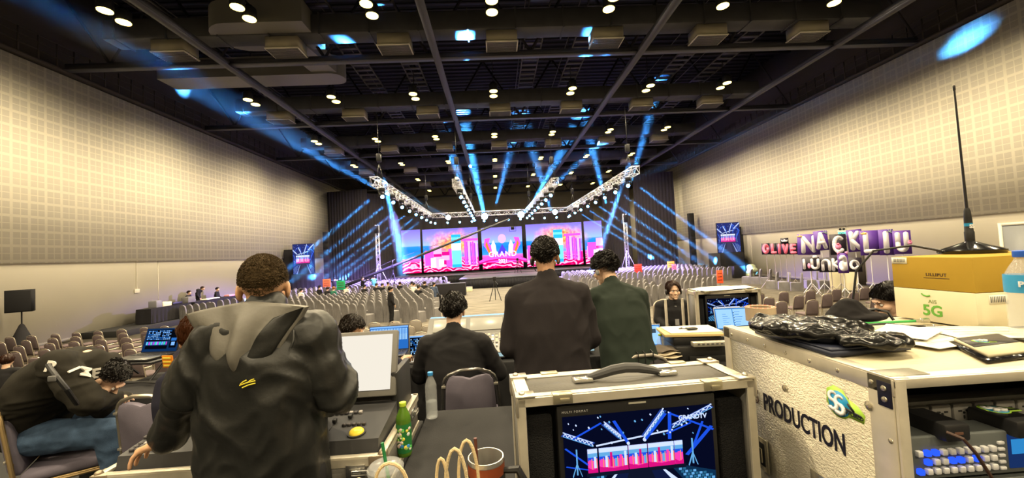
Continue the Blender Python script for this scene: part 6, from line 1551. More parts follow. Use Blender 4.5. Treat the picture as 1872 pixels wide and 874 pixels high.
# ---- things on top
def on_top(name, lab, cat, u, v, rz=0, dz=0): p = fl(u, v, KZ+.004+dz); return thing(name, lab, cat, (p.x, p.y, KZ+.0045+dz), rz)
kraft = mat('carton_ochre', (.40, .255, .035), .75, vary=.05); kw = mat('carton_cream', (.72, .66, .47), .75, vary=.03)
bc = fl(1790, 604.6, KZ); bl = .243; hb1 = bc.z*0+((604.6-537.3)/(FPX/bc.y))/.995; hb2 = ((537.3-468.6)/(FPX/bc.y))
def carton(name, lab, z, h, m_, extra):
    t = thing(name, lab, 'cardboard box', (bc.x, bc.y, z)); bw_ = .40
    w = MB(); w.rbox((bw_/2, bl/2, h/2), (bw_, bl, h-.001), .0015); w.build('box_body', m_, t, 0); extra(t, h, bw_); return t
def ex1(t, h, bw_):
    surf_text('5G', h*.46, T(-.0006, bl*.5, h*.34) @ B, mat('print_green', (.13, .38, .05), .6), t, 'print', .0012, 1.0, .0005); surf_text('AIS', h*.16, T(-.0006, bl*.5-.002, h*.63) @ B, mat('print_olive', (.20, .28, .10), .6), t, 'print', 0, 1.1, .0005)
    w = MB(); strokes2d([arc(0, .02, .018, .014, 215, 300, 6)], .0022, 0, .0006, w, T(-.0006, bl*.5+.014, h*.74) @ B); w.build('swoosh', mat('print_green'), t, 0)
    w = MB(); w.m(0).cbox((.07, -.0006, h*.80), (.06, .001, .026)); w.m(1)
    for k in range(9): w.cbox((.045+.0055*k, -.0013, h*.80), (.002 if k % 2 else .003, .0006, .018))
    w.build('shipping_label', [paperm, mat('print_grey', (.15, .15, .15), .7)], t, 0)
def ex2(t, h, bw_):
    surf_text('LILLIPUT', h*.13, T(-.0006, bl*.42, h*.46) @ B, mat('print_brown', (.07, .035, .012), .6), t, 'print', .0003, 1.15, .0005)
    w = MB(); w.cbox((-.0007, bl*.42, h*.36), (.0006, .075, .0015)); w.build('print_line', mat('print_brown'), t, 0)
    w = MB(); w.m(0).cbox((-.0008, bl-.028, h-.013), (.001, .052, .022)); w.m(1)
    for k in range(11): w.cbox((-.0016, bl-.046+.0036*k, h-.012), (.0006, .0012 if k % 3 else .002, .012))
    w.build('barcode_label', [paperm, mat('print_grey')], t, 0)
carton('carton', 'cream cardboard box with green 5G print standing on the rack case', KZ+.0045, hb1, kw, ex1)
carton('carton', 'ochre cardboard box stacked on the cream box, carrying the whip aerial', KZ+.0050+hb1, hb2, kraft, ex2)
zt = KZ+.0055+hb1+hb2; p = at(1775, 459, 1.335); az = at(1762, 157, p.y).z
t = thing('whip_antenna', 'black magnetic-mount whip aerial standing on the ochre box', 'antenna', (p.x, p.y, zt)); glossk = mat('gloss_black', (.008, .008, .009), .12)
w = MB(); w.lathe([(.082, 0), (.084, .004), (.084, .012), (.075, .017), (.045, .028), (.020, .038), (.013, .042)], 36); w.build('magnet_base', glossk, t)
w = MB(); w.lathe([(.0125, .040), (.0130, .075), (.0115, .078), (.0105, .12), (.0085, .15), (.006, .16)], 16); w.build('coil', blackp, t); w = MB(); w.lathe([(.0112, .082), (.0110, .106)], 16, None, False); w.build('blue_label', mat('stk_blue2', (.02, .25, .50), .4), t)
surf_text('SS', .018, T(-.002, -.0116, .094) @ RX(90), mat('stk_white'), t, 'label_letters', .0006)
H_a = az-zt; w = MB(); w.tube([(0, 0, .155), (-.002, 0, H_a*.55), (-.004, 0, H_a-.012)], [.0042, .0034, .0026], 8); w.cap((-.004, 0, H_a-.014), (-.004, 0, H_a), .0036, .0036); w.build('whip', mat('whip_black', (.03, .028, .03), .4, .5), t)
w = MB(); w.tube([(-.075, .03, .012), (-.13, .08, .035), (-.20, .16, .02), (-.24, .20, -.06), (-.25, .22, -.2)], .004, 8); w.build('coax_cable', blackp, t)
bw2 = bottle('large water bottle with blue label on the rack case, cut by the picture edge', (at(1882, 600, .99).x, .99, KZ+.0045), .235, .036, mat('cap_royal', (.03, .12, .6), .4), fill=.9)
w = MB(); w.lathe([(.0366, .125), (.037, .13), (.037, .168), (.0366, .172)], 28, None, False); w.build('label_sleeve', mat('label_blue', (.05, .32, .62), .35), bw2)
surf_text('Pure', .020, T(-.026, -.0268, .148) @ RZ(-38) @ RX(90), mat('stk_white'), bw2, 'label_letters', .0006)
# navy laptop, rubbish bag, cap, tape
a = fl(1380, 611, KZ); b_ = fl(1521, 657, KZ); c = fl(1666, 643, KZ); d = a+(c-b_)
t = thing('laptop', 'closed navy laptop lying under the black plastic bag on the rack case', 'laptop', (0, 0, KZ+.0045)); w = MB()
w.loft([[V3(q.x, q.y, z) for q in (a, b_, c, d)] for z in (0, .013)]); w.build('base', mat('laptop_navy', (.025, .03, .055), .45, .2), t, 0)
w = MB(); ctr = (a+b_+c+d)/4; w.loft([[V3(ctr.x+(q.x-ctr.x)*k, ctr.y+(q.y-ctr.y)*k, z) for q in (a, b_, c, d)] for z, k in ((.014, .985), (.018, .98), (.020, .96))]); w.build('lid', mat('laptop_navy'), t, 0)
# the bag: crumpled glossy plastic
def crumple(amp, sc, seed):
    o_ = Vector((seed, seed*.7, 0))
    def f(p_, n_):
        q = p_*sc+o_; c1 = 1-abs(noise.noise(q))*3; c2 = 1-abs(noise.noise(q*2.1+Vector((3, 1, 2))))*3
        return amp*(c1*.6+c2*.4)
    return f
ba = fl(1400, 612, KZ+.02); bb_ = fl(1650, 635, KZ+.02); mid = (ba+bb_)/2; zb = KZ+.03
q = MB(); q.ell((ba.x+.05, ba.y-.0, zb+.015), (.085, .075, .028)); q.ell((mid.x, mid.y+.005, zb+.018), (.11, .08, .032)); q.ell((bb_.x-.06, bb_.y+.01, zb+.008), (.085, .055, .016)); q.ell((mid.x-.05, mid.y+.05, zb+.02), (.09, .06, .026)); q.cap((ba.x+.02, ba.y+.05, zb+.035), (mid.x+.02, mid.y-.02, zb+.03), .012, .01)
V_, F_ = organic(q, .004, 3, disp=crumple(.008, 15, 4)); w = MB(); w.add([V3(v.x, v.y, max(v.z, KZ+.0262)) for v in V_], F_); tag(w.build('plastic_bag', mat('bag_black', (.004, .004, .004), .22, bump=.10, bscale=30, spec=.45), smooth=80), 'crumpled glossy black plastic bag lying on the navy laptop', 'bag')
p = at(1512, 588, ba.y+.01); q = MB(); q.lathe([(.055, 0), (.050, .012), (.030, .035), (.020, .046), (.005, .05)], 24, T(p.x, mid.y+.04, KZ+.072) @ S(1.1, .8, 1)); q.ell((p.x+.02, mid.y+.03, KZ+.074), (.075, .05, .012))
V_, F_ = organic(q, .004, 3, disp=crumple(.003, 18, 9)); w = MB(); w.add(V_, F_); tag(w.build('cloth_cap', mat('cap_cloth', (.014, .013, .014), .9), smooth=80), 'black peaked cloth pouch on top of the black plastic bag', 'cap')
q = MB(); p = at(1580, 582, mid.y+.03); q.ell((0, 0, 0), (.022, .012, .016)); q.tube([(.01, 0, .004), (.05, .0, .008), (.075, -.01, .0), (.08, -.02, -.022)], .004, 6); o = q.build('headset_pad', blackp); o.location = (p.x-.01, mid.y+.035, KZ+.082); tag(o, 'small round black earpiece with curved band beside the plastic bag', 'headset')
p = fl(1427, 597, KZ); t = thing('tape_roll', 'roll of tape with red printed top left of the plastic bag', 'tape roll', (p.x-.0, p.y+.10, KZ+.0045)); w = MB(); w.lathe([(.05, 0), (.05, .048), (.038, .048), (.038, 0)], 32, None, False); w.lathe([(.038, .0), (.05, 0)], 32, None, False); w.build('tape', mat('tape_clear', (.42, .33, .24), .25), t); w = MB(); w.lathe([(.050, .0485), (.0505, .051), (.036, .051), (.036, .0485)], 32, None, False); w.build('card_ring', mat('tape_card', (.70, .60, .42), .6), t)
w = MB(); w.m(0).lathe([(.0495, .0515), (.037, .0515)], 32, None, False); w.m(1)
for k in range(16): a_ = 2*PI*k/16; w.cbox((.0435, 0, .052), (.006, .005, .0006), RZ(math.degrees(a_)))
w.build('red_print', [mat('tape_red', (.62, .09, .04), .5), paperm], t, 0)
# cables, papers, notebook
gr = mat('cable_green', (.05, .42, .10), .4)
def top_cable(lab, pts, r_, m_, plug=True):
    t = thing('cable', lab, 'cable', (0, 0, 0)); P = [fl(u, v, KZ+.006+h_) for u, v, h_ in pts]; w = MB(); w.tube(P, r_, 8); w.build('cable_jacket', m_, t)
    if plug: d_ = (P[-1]-P[-2]).normalized(); w = MB(); w.tube([P[-1], P[-1]+d_*.02, P[-1]+d_*.022, P[-1]+d_*.045], [.006, .006, .008, .008], 10); w.build('connector', chrome, t)
top_cable('upper green cable with silver connector behind the plastic bag', [(1500, 588, .012), (1560, 590, .01), (1610, 590, .008), (1655, 588, .006), (1672, 587, .006)], .0042, gr)
top_cable('lower green cable lying on the papers', [(1540, 606, .004), (1600, 604, .004), (1660, 604, .004)], .0032, gr, False)
top_cable('black cable with barrel connector near the cream box', [(1560, 596, .012), (1620, 592, .014), (1660, 596, .008), (1690, 597, .006)], .0035, blackp)
top_cable('thin black cable running to the cream box', [(1690, 596, .004), (1730, 602, .004), (1770, 607, .004)], .0018, blackp, False)
p = fl(1740, 622, KZ)
for k, (u, v, rz, w_, h_, lab) in enumerate(((1700, 626, 12, .20, .15, 'printed paper sheet under the cables on the rack case'), (1800, 616, -14, .22, .15, 'second printed paper sheet in front of the cream box'), (1655, 618, 30, .16, .12, 'crumpled tissue paper beside the closed laptop'))):
    p = fl(u, v, KZ); o = thing('paper_sheet', lab, 'paper', (p.x, p.y, KZ+.0048+.0035*k), rz, ); mb = paper_sheets('', '', '', (w_, h_), 3.7+k, k=.5 if k < 2 else 1.6); mb.build('sheet', paperm, o)
    if k < 2:
        w = MB()
        for j in range(7): w.cbox((-.01, h_*.38-.016*j, .0085+.003*(j % 2)), (w_*.7-(j % 3)*.02, .0022, .0004))
        w.build('print_lines', mat('print_faint', (.45, .43, .38), .8), o, 0)
a = fl(1735, 632, KZ); b_ = fl(1805, 668, KZ); c = fl(1905, 655, KZ); d = a+(c-b_)
t = thing('tablet', 'black tablet with notebook on it near the right edge of the rack case', 'tablet', (0, 0, KZ+.0045)); w = MB(); w.loft([[V3(q.x, q.y, z) for q in (a, b_, c, d)] for z in (0, .007)]); w.build('body', glossk, t, 0)
ctr = (a+b_+c+d)/4; w = MB(); w.loft([[V3(ctr.x+(q.x-ctr.x)*.9+.006, ctr.y+(q.y-ctr.y)*.9+.002, z) for q in (a, b_, c, d)] for z in (.0075, .016)]); w.build('notebook', mat('notebook_pages', (.60, .54, .38), .8), t, 0)
w = MB(); q4 = [a.lerp(b_, .05), a.lerp(b_, .62), d.lerp(c, .62), d.lerp(c, .05)]; w.loft([[V3(ctr.x+(q.x-ctr.x)*.88+.006, ctr.y+(q.y-ctr.y)*.88+.002, z) for q in q4] for z in (.0162, .0175)]); w.build('cover', mat('cover_dark', (.03, .028, .03), .4), t, 0)
sticker(T(ctr.x-.01, ctr.y+.012, .0178) @ RZ(-12), .012, t)
# ------------------------------------------------------------------ letter boards by the right wall
bp = mat('board_purple', (.09, .03, .28), .5); bk = mat('board_black', (.012, .008, .02), .5); lw = mat('letter_white', (.62, .60, .68), .5); pk = mat('letter_pink', (.85, .16, .28), .5); wood = mat('prop_orange', (.75, .32, .08), .5); pink2 = mat('prop_pink', (.75, .25, .50), .5)
BM = [bp, lw, wood, pink2, bk, pk, mat('prop_green', (.25, .30, .35), .5)]
GL = {'O': [arc(0, 0, .20, .30, 0, 360, 16)], 'L': [[(-.16, .32), (-.16, -.30), (.18, -.30)]], 'I': [[(0, .32), (0, -.32)]], 'V': [[(-.20, .32), (0, -.30), (.20, .32)]], 'E': [[(.17, .30), (-.15, .30), (-.15, -.30), (.17, -.30)], [(-.15, 0), (.12, 0)]],
    'N': [[(-.19, -.32), (-.19, .30), (.19, -.28), (.19, .32)]], 'A': [[(-.22, -.32), (0, .32), (.22, -.32)], [(-.12, -.10), (.12, -.10)]], 'C': [arc(.03, 0, .22, .31, 50, 310, 12)], 'K': [[(-.17, .32), (-.17, -.32)], [(.18, .32), (-.14, 0), (.20, -.32)]], 'U': [[(-.19, .32), (-.19, -.05)]+arc(0, -.10, .19, .20, 180, 360, 8)+[(.19, .32)]],
    'n': [[(-.17, -.30), (-.17, .15)]+arc(0, .10, .17, .18, 180, 0, 8)+[(.17, -.30)]], 'u': [[(-.17, .28), (-.17, -.12)]+arc(0, -.12, .17, .16, 180, 360, 8)+[(.17, .28)]], 'a': [arc(-.0, -.12, .17, .16, 0, 360, 12), [(.17, -.26), (.17, .12)]+arc(0, .12, .17, .16, 0, 150, 6)], 'o': [arc(0, 0, .20, .24, 0, 330, 12)], 'l': [[(0, .28), (0, -.26)]]}
def board(ch, u, v, w_px, h_px, Y, lab, bm_i=0, li=1, rot=0, extra=None, group=None, stand_=True):
    p = at(u, v, Y); k = FPX/Y; w_, h_ = w_px/k*.97, h_px/k
    cam_rz = -38
    t = thing('letter_board', lab, 'sign board', (p.x, Y, 0), cam_rz, group); A = T(0, 0, p.z) @ RY(rot) @ RX(90)
    w = MB(); w.m(bm_i).prism([(-w_/2, -h_/2), (w_/2, -h_/2), (w_/2, h_/2), (-w_/2, h_/2)], -.02, .02, A); w.build('board', BM, t, 0)
    w = MB(); s_ = h_*1.12; w.m(li); q = MB(); q.m(li)
    for gch, dx in ch: strokes2d([[(x*s_*.95*(w_/h_*1.15 if len(ch) == 1 else 1)+dx*w_, y*s_) for x, y in pl] for pl in GL[gch]], s_*(.075 if li == 1 else .10), .02, .035, q, A)
    q.build('letter', BM, t, 0)
    if extra: q = MB(); extra(q, w_, h_, A); q.build('decoration', BM, t, 0)
    if stand_:
        w = MB(); zb_ = p.z-h_/2; w.tube([(0, .06, .5), (0, .05, zb_+.1)], .018, 6)
        for a_ in (90, 210, 330): w.tube([(0, .06, .55), (.42*math.cos(R(a_)), .06+.42*math.sin(R(a_)), .02)], .016, 5)
        w.build('stand', mat('stand_white', (.6, .6, .6), .5) if bm_i == 0 else mat('stand_grey', (.3, .26, .24), .5), t)
    return t
def crown_(u_, v_, s_, mi=2):
    def f(q, w_, h_, A):
        cx_, cy_ = u_*w_, v_*h_; z_ = s_*h_; q.m(mi).prism([(cx_+a*z_, cy_+b*z_) for a, b in ((-1, -.6), (1, -.6), (1.15, .5), (.55, 0), (0, .8), (-.55, 0), (-1.15, .5))], .03, .05, A)
    return f
def palm(u_, v_, s_):
    def f(q, w_, h_, A):
        cx_, cy_ = u_*w_, v_*h_; z_ = s_*h_; q.m(6); strokes2d([[(cx_, cy_), (cx_+z_*math.cos(R(a)), cy_+z_*math.sin(R(a)))] for a in (20, 70, 120, 170, 320)], z_*.12, .03, .045, q, A)
    return f
def figureb(u_, v_, s_):
    def f(q, w_, h_, A):
        cx_, cy_ = u_*w_, v_*h_; z_ = s_*h_; q.m(3); q.prism([(cx_+z_*math.cos(a*PI/6), cy_+z_*1.2*math.sin(a*PI/6)) for a in range(12)], .036, .05, A); q.m(5).prism([(cx_+z_*.5*math.cos(a*PI/6), cy_+z_+z_*.5*math.sin(a*PI/6)) for a in range(12)], .04, .055, A)
    return f
YW = 19.6
for (c, u, v, w_, h_, y, lab, ex, rot) in (
    ('N', 1489, 447, 41, 39, 19.9, 'purple board with white letter N and orange crown', crown_(-.38, .42, .09), 2), ('A', 1520, 440, 25, 37, 19.4, 'purple board with white letter A and grey palm', palm(.36, .38, .12), -3),
    ('C', 1561, 447, 29, 39, 18.9, 'black-purple board with white letter C, standing lower', figureb(.0, -.1, .12), 0), ('K', 1591, 440, 27, 42, 18.6, 'purple board with white letter K standing highest', figureb(.38, .05, .06), -3),
    ('L', 1594+25, 444, 34, 47, 18.2, 'wide purple board with white letter L and orange crown', crown_(-.28, .40, .08), 0), ('I', 1622+24, 443, 25, 49, 17.8, 'purple board with pink-white letter I and palm', palm(.3, .40, .10), 0), ('U', 1648+26-2, 443, 30, 45, 17.4, 'purple board with white letter U, rightmost of the boards', figureb(.42, -.02, .07), 0)):
    xu = {'L': 1590, 'I': 1620, 'U': 1649, 'K': 1563, 'C': 1532, 'A': 1501, 'N': 1478}[c]
    board([(c, 0)], xu, v, w_*.86, h_, y, lab, 4 if c == 'C' else 0, 1, rot, ex)
for (c, u, y) in (('O', 1400, 23.2), ('L', 1415, 22.9), ('I', 1425, 22.6), ('V', 1436, 22.3), ('E', 1450, 22.0)):
    board([(c, 0)], u, 455, 14 if c != 'I' else 9, 21, y, 'small pink balloon-style letter %s on a dark board, in the row of five' % c, 4, 5, 0)
def cr2(q, w_, h_, A): q.m(1).prism([(a*w_*.35, b*h_*.35) for a, b in ((-1, -.6), (1, -.6), (1.15, .5), (.55, 0), (0, .8), (-.55, 0), (-1.15, .5))], .03, .04, A)
board([], 1434, 440, 13, 10, 22.27, 'tiny dark board with white crown above the pink letter V', 4, 5, 0, cr2, stand_=False)
def mark1(q, w_, h_, A): q.m(3).prism([(.02*w_-.0+.09*w_*math.cos(a*PI/6)-.12*w_, -.12*h_+.2*h_*math.sin(a*PI/6)) for a in range(12)], .03, .05, A); q.m(1).prism([(.12*w_, .42*h_), (.42*w_, .42*h_), (.38*w_, .62*h_), (.16*w_, .62*h_)], .02, .04, A)
board([('l', -.38), ('u', .25)], 1482, 483, 27, 26, 18.6, 'lower black board with white Thai letters, left piece', 4, 1, 0, mark1)
board([('n', -.20), ('K', .24)], 1519, 484, 37, 28, 18.2, 'lower black board with white Thai letters, middle piece', 4, 1)
board([('a', 0)], 1541, 481, 16, 38, 17.0, 'tall purple board with ears and a white Thai letter', 0, 1, 0, lambda q, w_, h_, A: (q.m(3).prism([(-.5*w_, .4*h_), (-.2*w_, .55*h_), (-.5*w_, .58*h_)], .02, .04, A), q.m(3).prism([(.5*w_, .4*h_), (.5*w_, .58*h_), (.2*w_, .55*h_)], .02, .04, A), q.m(1).prism([(-.3*w_, .25*h_), (.3*w_, .25*h_), (.2*w_, .40*h_), (-.2*w_, .40*h_)], .02, .04, A)))
board([('o', 0)], 1562, 484, 22, 27, 17.5, 'lower black board with round white Thai letter, right piece', 4, 1)
# blank leaning panels, panel door behind, exit light, wall items
p = fl(1540, 532); 
for k, (u, rz, lab) in enumerate(((1532, -30, 'blank cream panel leaning under the Thai letter boards, left one'), (1556, -44, 'blank cream panel leaning under the Thai letter boards, right one'))):
    p = fl(u, 531); t = thing('blank_panel', lab, 'panel', (p.x, p.y, 0), rz); w = MB(); w.rbox((0, 0, .63), (.62, .03, 1.25), .004, T(0, 0, 0) @ RX(-7)); w.build('board', kw, t, 0)
pd = sx(1560, 480, XR-.02); q0 = sx(1518, 470, XR).y; q1 = sx(1580, 470, XR).y
w = MB(); w.box(XR-.06, XR, min(q0, q1), max(q0, q1), 0, sx(1550, 436, XR).z); struct(w.build('door_1', mat('door_brown', (.055, .045, .038), .6), smooth=0), 'dark brown door in the right wall behind the letter boards')
e0 = sx(1540, 426, XR-.1); t = thing('exit_sign', 'small lit green exit sign with two lamps on the right wall', 'exit sign', (XR-.08, e0.y, e0.z)); w = MB(); w.rbox((0, 0, 0), (.10, .62, .34), .01); w.build('sign_box', mat('exit_box', (.5, .55, .45), .5), t); w = MB(); w.cbox((-.052, 0, -.03), (.004, .54, .20)); w.build('lit_face', glow('exit_green', (.30, .95, .85), 1.2), t, 0)
V_, F_ = text_mesh('EXIT', .16, .002, .004); w = MB(); w.add(V_, F_, T(-.058, 0, -.03) @ B); w.build('lettering', mat('exit_ink', (.02, .25, .15), .5), t, 0)
for s in (-1, 1): w = MB(); w.ell((-.03, s*.12, .24), (.07, .07, .07)); w.build('lamp', black_metal, t)
da = sx(1838, 470, XR); db = sx(1900, 470, XR); zt_ = sx(1850, 412, XR).z
w = MB(); y0_, y1_ = min(da.y, db.y), max(da.y, db.y); w.box(XR-.04, XR, y0_-.12, y0_, 0, zt_+.12); w.box(XR-.04, XR, y1_, y1_+.12, 0, zt_+.12); w.box(XR-.04, XR, y0_, y1_, zt_, zt_+.12); struct(w.build('trim_5', mat('door_frame_cream', (.66, .62, .52), .6), smooth=0), 'cream frame around the doorway at the right edge')
w = MB(); w.box(XR-.02, XR, y0_, y1_, 0, zt_); struct(w.build('door_2', mat('door_grey', (.20, .21, .22), .5), smooth=0), 'grey doorway in the right wall near the picture edge')
sp_ = mat('speaker_black', (.014, .014, .016), .7)
def pa_speaker(u0, u1, v0, v1, Y, lab, lab2, skirt=True):
    p = at((u0+u1)/2, (v0+v1)/2, Y); k = FPX/Y; w_, h_ = (u1-u0)/k*.93, (v1-v0)/k; t = thing('loudspeaker', lab, 'loudspeaker', (p.x, Y, p.z-h_/2), 25 if p.x < 0 else -30)
    w = MB(); w.loft([[V3(x, y, z) for x, y in ((-w_/2, -.2), (w_/2, -.2), (w_*.36, .25), (-w_*.36, .25))] for z in (0, h_)]); w.build('cabinet', sp_, t, 0); w = MB(); w.rbox((0, -.205, h_/2), (w_*.92, .02, h_*.92), .006); w.build('grille', mat('speaker_grille'), t)
    s2 = thing('speaker_stand', lab2, 'speaker stand', (p.x, Y, 0)); zb_ = p.z-h_/2; w = MB(); w.cyl(.022, .3, zb_-.005, 10); w.build('pole', black_metal, s2)
    for a_ in (90, 210, 330): w = MB(); w.tube([(0, 0, .9), (.5*math.cos(R(a_)), .5*math.sin(R(a_)), .02)], .018, 6); w.build('leg', black_metal, s2)
    if skirt: w = MB(); w.lathe([(.48, .02), (.36, .35), (.22, .75), (.07, 1.15), (.03, 1.2)], 12); w.build('black_skirt', cloth, s2, 0)
pa_speaker(22, 57, 531, 569, 15.6, 'black loudspeaker on a stand by the left wall', 'speaker stand with black cloth skirt by the left wall')
p = sx(250, 500, XL+.03); w = MB(); w.tube([(XL+.02, p.y, sx(250, 478, XL).z), (XL+.02, p.y, sx(252, 528, XL).z)], .02, 5); w.rbox((XL+.03, p.y, sx(252, 532, XL).z), (.05, .3, .22), .02); tag(w.build('wall_conduit', mat('conduit', (.5, .47, .40), .5)), 'thin conduit with small box on the left wall', 'conduit')
p = at(1852-15, 470, 13.5)
# ------------------------------------------------------------------ registration tables, left
def far_table(u0, v0, u1, v1, lab, z=.75):
    a_ = sx(u0, v0, -17.5); b2 = sx(u1, v1, -17.5); a_, b2 = V3(-17.5, a_.y, 0), V3(-17.5, b2.y-.1, 0); rz = math.degrees(math.atan2(b2.y-a_.y, b2.x-a_.x)); L_ = (b2-a_).length; t = thing('registration_table', lab, 'table', (a_.x, a_.y, .285), rz)
    w = MB(); per = []
    for i in range(40): per.append((L_*i/40, 0))
    for i in range(6): per.append((L_, .75*i/6))
    for i in range(40): per.append((L_-L_*i/40, .75))
    for i in range(6): per.append((0, .75-.75*i/6))
    w.loft([[V3(x+.015*math.sin(i*1.7), y+(.03*math.sin(i*1.7) if zz < .7 else 0), zz) for i, (x, y) in enumerate(per)] for zz in (.02, .4, z-.02, z)]); w.build('tablecloth', cloth, t, 50); return t
far_table(276, 563, 352, 548, 'black-clothed registration table by the left wall, nearer one'); far_table(356, 550, 440, 541, 'black-clothed registration table by the left wall, farther one')
w = MB(); w.rbox((-18.1, 23.6, .14), (1.9, 9.6, .28), .01); struct(w.build('floor_dais', mat('riser_black'), smooth=0), 'low dark dais under the registration tables')
for (u, v, z, n_, lab, d_, m_) in ((300, 560, .79, 'carton', 'small box on the nearer registration table', (.6, .4, .22), kw), (318, 554, .79, 'equipment_case', 'dark case on the nearer registration table', (.7, .45, .14), blackp), (285, 561, .79, 'plastic_bin', 'grey rounded bin on the nearer registration table', (.4, .4, .35), mat('bin_grey', (.2, .2, .22), .5)), (345, 549, .79, 'chair_stack', 'grey padded bundle on the registration table', (.6, .4, .32), grey_cover), (385, 545, .79, 'paper_stack', 'white papers spread on the farther registration table', (1.2, .4, .05), paperm), (420, 541, .79, 'pink_folder', 'pink folder on the farther registration table', (.6, .35, .10), mat('folder_pink', (.7, .3, .33), .6))):
    p = sx(u, v, -17.85); w = MB(); w.rbox((0, 0, d_[2]/2), (d_[1], d_[0], d_[2]), .02); w.rbox((0, 0, d_[2]), (d_[1]*.8, d_[0]*.8, .02), .005); o = w.build(n_, m_); o.location = (-17.87, p.y, 1.038); o.rotation_euler = (0, 0, R(3)); tag(o, lab, n_.replace('_', ' '))

# ------------------------------------------------------------------ people of the audience and crew, small in the picture
def mini(pose, shirt, hairc, skin, pants=slack, hl_=.05, h=1.66, arm=None, seed=1, nape=122, side=90):
    r_ = thing('person', 'x', 'person'); J = stand(h) if pose == 'stand' else sit(.48, .03)
    if arm: J.update(arm)
    figure(r_, J, skin, vox=.02, fine=False, hands=True, eye=False)
    jacket(r_, J, shirt, 'top', vox=.02, hem=.10, w=(.19, .175, .19, .175, .08), arm=(.068, .055, .045), seed=seed, amp=.004)
    trousers(r_, J, pants, vox=.02); [shoe(J['an'+s], J['toe'+s], r_) for s in 'LR']
    hair('hair', T(*J['head']) @ J['Hm'].to_4x4(), hairc, r_, hl_, 160, .014, nape, side, 50, seed, .006)
    return r_
blk = suit; wht = mat('shirt_white', (.62, .58, .52), .8); blu = mat('shirt_slate', (.06, .08, .13), .8); ylw = mat('shirt_mustard', (.42, .26, .06), .8); grn = mat('shirt_green', (.03, .14, .09), .8)
AR = dict(wrL=V3(-.10, .34, .74), wrR=V3(.10, .34, .74))
protos = {'black': mini('sit', blk, '120e0c', skB, seed=2), 'white': mini('sit', wht, '120e0c', skB, seed=3), 'blue': mini('sit', blu, '120e0c', skA, seed=4), 'long': mini('sit', blk, '2c160b', skB, hl_=.2, seed=5, nape=142, side=130), 'blond': mini('sit', grn, '8a5a22', skB, hl_=.15, seed=6, nape=140, side=120), 'grey': mini('sit', mat('shirt_grey', (.2, .19, .18), .8), '1a120e', skA, seed=7)}
usedp = set(); taken = set()
def sp(kind, u, v, Y, rz, lab):
    p = at(u, v, Y); ch_ = min((s_ for s_ in near if s_[:2] not in taken), key=lambda s_: math.hypot(s_[0]-p.x, s_[1]-p.y)); taken.add(ch_[:2]); rz = ch_[2]; o_ = Matrix.Rotation(R(rz), 3, 'Z') @ V3(0, .03, 0); loc_ = (ch_[0]+o_.x, ch_[1]+o_.y, 0)
    if kind not in usedp: usedp.add(kind); o = protos[kind]; o.location = loc_; o.rotation_euler = (0, 0, R(rz)); o['label'] = lab; o['group'] = 'seated audience and crew among the covered chairs'; return o
    return dup(protos[kind], loc_, rz, lab, 'seated audience and crew among the covered chairs')
for i, (k, u, Yk, lab) in enumerate((('white', 562, 25.5, 'seated person in white, leftmost of the watching group'), ('black', 584, 27, 'seated person in black behind the salmon sign'), ('long', 601, 25.5, 'seated person with long brown hair in left block'), ('blond', 611, 25.2, 'seated person with fair hair and green top'), ('white', 629, 26.2, 'seated person in white beside the fair-haired one'),
        ('black', 655, 25, 'seated dark-haired person just left of the crane legs'), ('black', 682, 26, 'seated person in black below the crane tripod'), ('grey', 692, 27, 'seated person in grey below the crane tripod'), ('black', 706, 26.5, 'seated person in black right of the crane tripod'), ('long', 728, 27, 'seated person with brown hair near the walking woman'),
        ('white', 744, 24.6, 'seated person in white shirt right of the walking woman'), ('grey', 760, 26.4, 'seated person in grey near the centre aisle'), ('long', 772, 26.0, 'seated person with brown hair near the centre aisle'), ('blue', 790, 24.4, 'seated man in slate-blue jacket at the centre aisle'), ('black', 766, 22.2, 'seated person in black with legs out in the aisle'))):
    sp(k, u, 500, Yk, -9, lab)
o = dup(protos['long'], at(8, 700, 8.2).to_tuple()[:2]+(0,), 20, 'brown-haired seated person cut by the left picture edge'); del o['group']
w_ = mini('stand', blk, '1c0f09', skB, hl_=.2, h=1.66, seed=8, nape=142, side=130, arm=dict(wrL=V3(-.2, .12, .9))); p = fl(716, 592); w_.location = (p.x, p.y, 0); w_.rotation_euler = (0, 0, R(-60)); w_['label'] = 'standing woman in long black coat walking beside the left seats'
def cm_(u, v, Y, rz, kind, lab):
    m_ = mini('stand', blk if kind else grn, '14100e', skB, seed=9+kind, arm=dict(elL=V3(-.24, .16, 1.26), wrL=V3(-.1, .36, 1.42), elR=V3(.24, .16, 1.26), wrR=V3(.1, .36, 1.42))); p = at(u, v, Y); m_.location = (p.x, Y, 0); m_.rotation_euler = (0, 0, R(rz)); m_['label'] = lab; return m_
cm_(662, 500, 31.2, -70, 1, 'standing camera operator in black under the crane arm'); cm_(683, 500, 32.4, 30, 0, 'standing crew member in green top behind the crane tripod'); cm_(611, 500, 33, 0, 1, 'standing crew member in black between the two small signs')
# staff at the registration tables
for (u, v, Y, rz, lab, pose, hr) in ((373, 0, 24.4, -75, 'seated staff member at the registration table, left one', 'sit', '241309'), (392, 0, 25.2, -60, 'standing staff woman in black bending over the registration table', 'stand', '2c160b'), (423, 0, 26.8, -75, 'seated staff member at the registration table, right one', 'sit', '1a0f0a')):
    a_ = dict(head=V3(0, .24, 1.44), neck=V3(0, .18, 1.34)) if pose == 'stand' else None
    m_ = mini(pose, blk, hr, skB, hl_=.12, seed=12+u % 7, arm=a_); p = at(u, 530, Y); m_.location = (-18.55, Y, .285); m_.rotation_euler = (0, 0, R(rz)); m_['label'] = lab
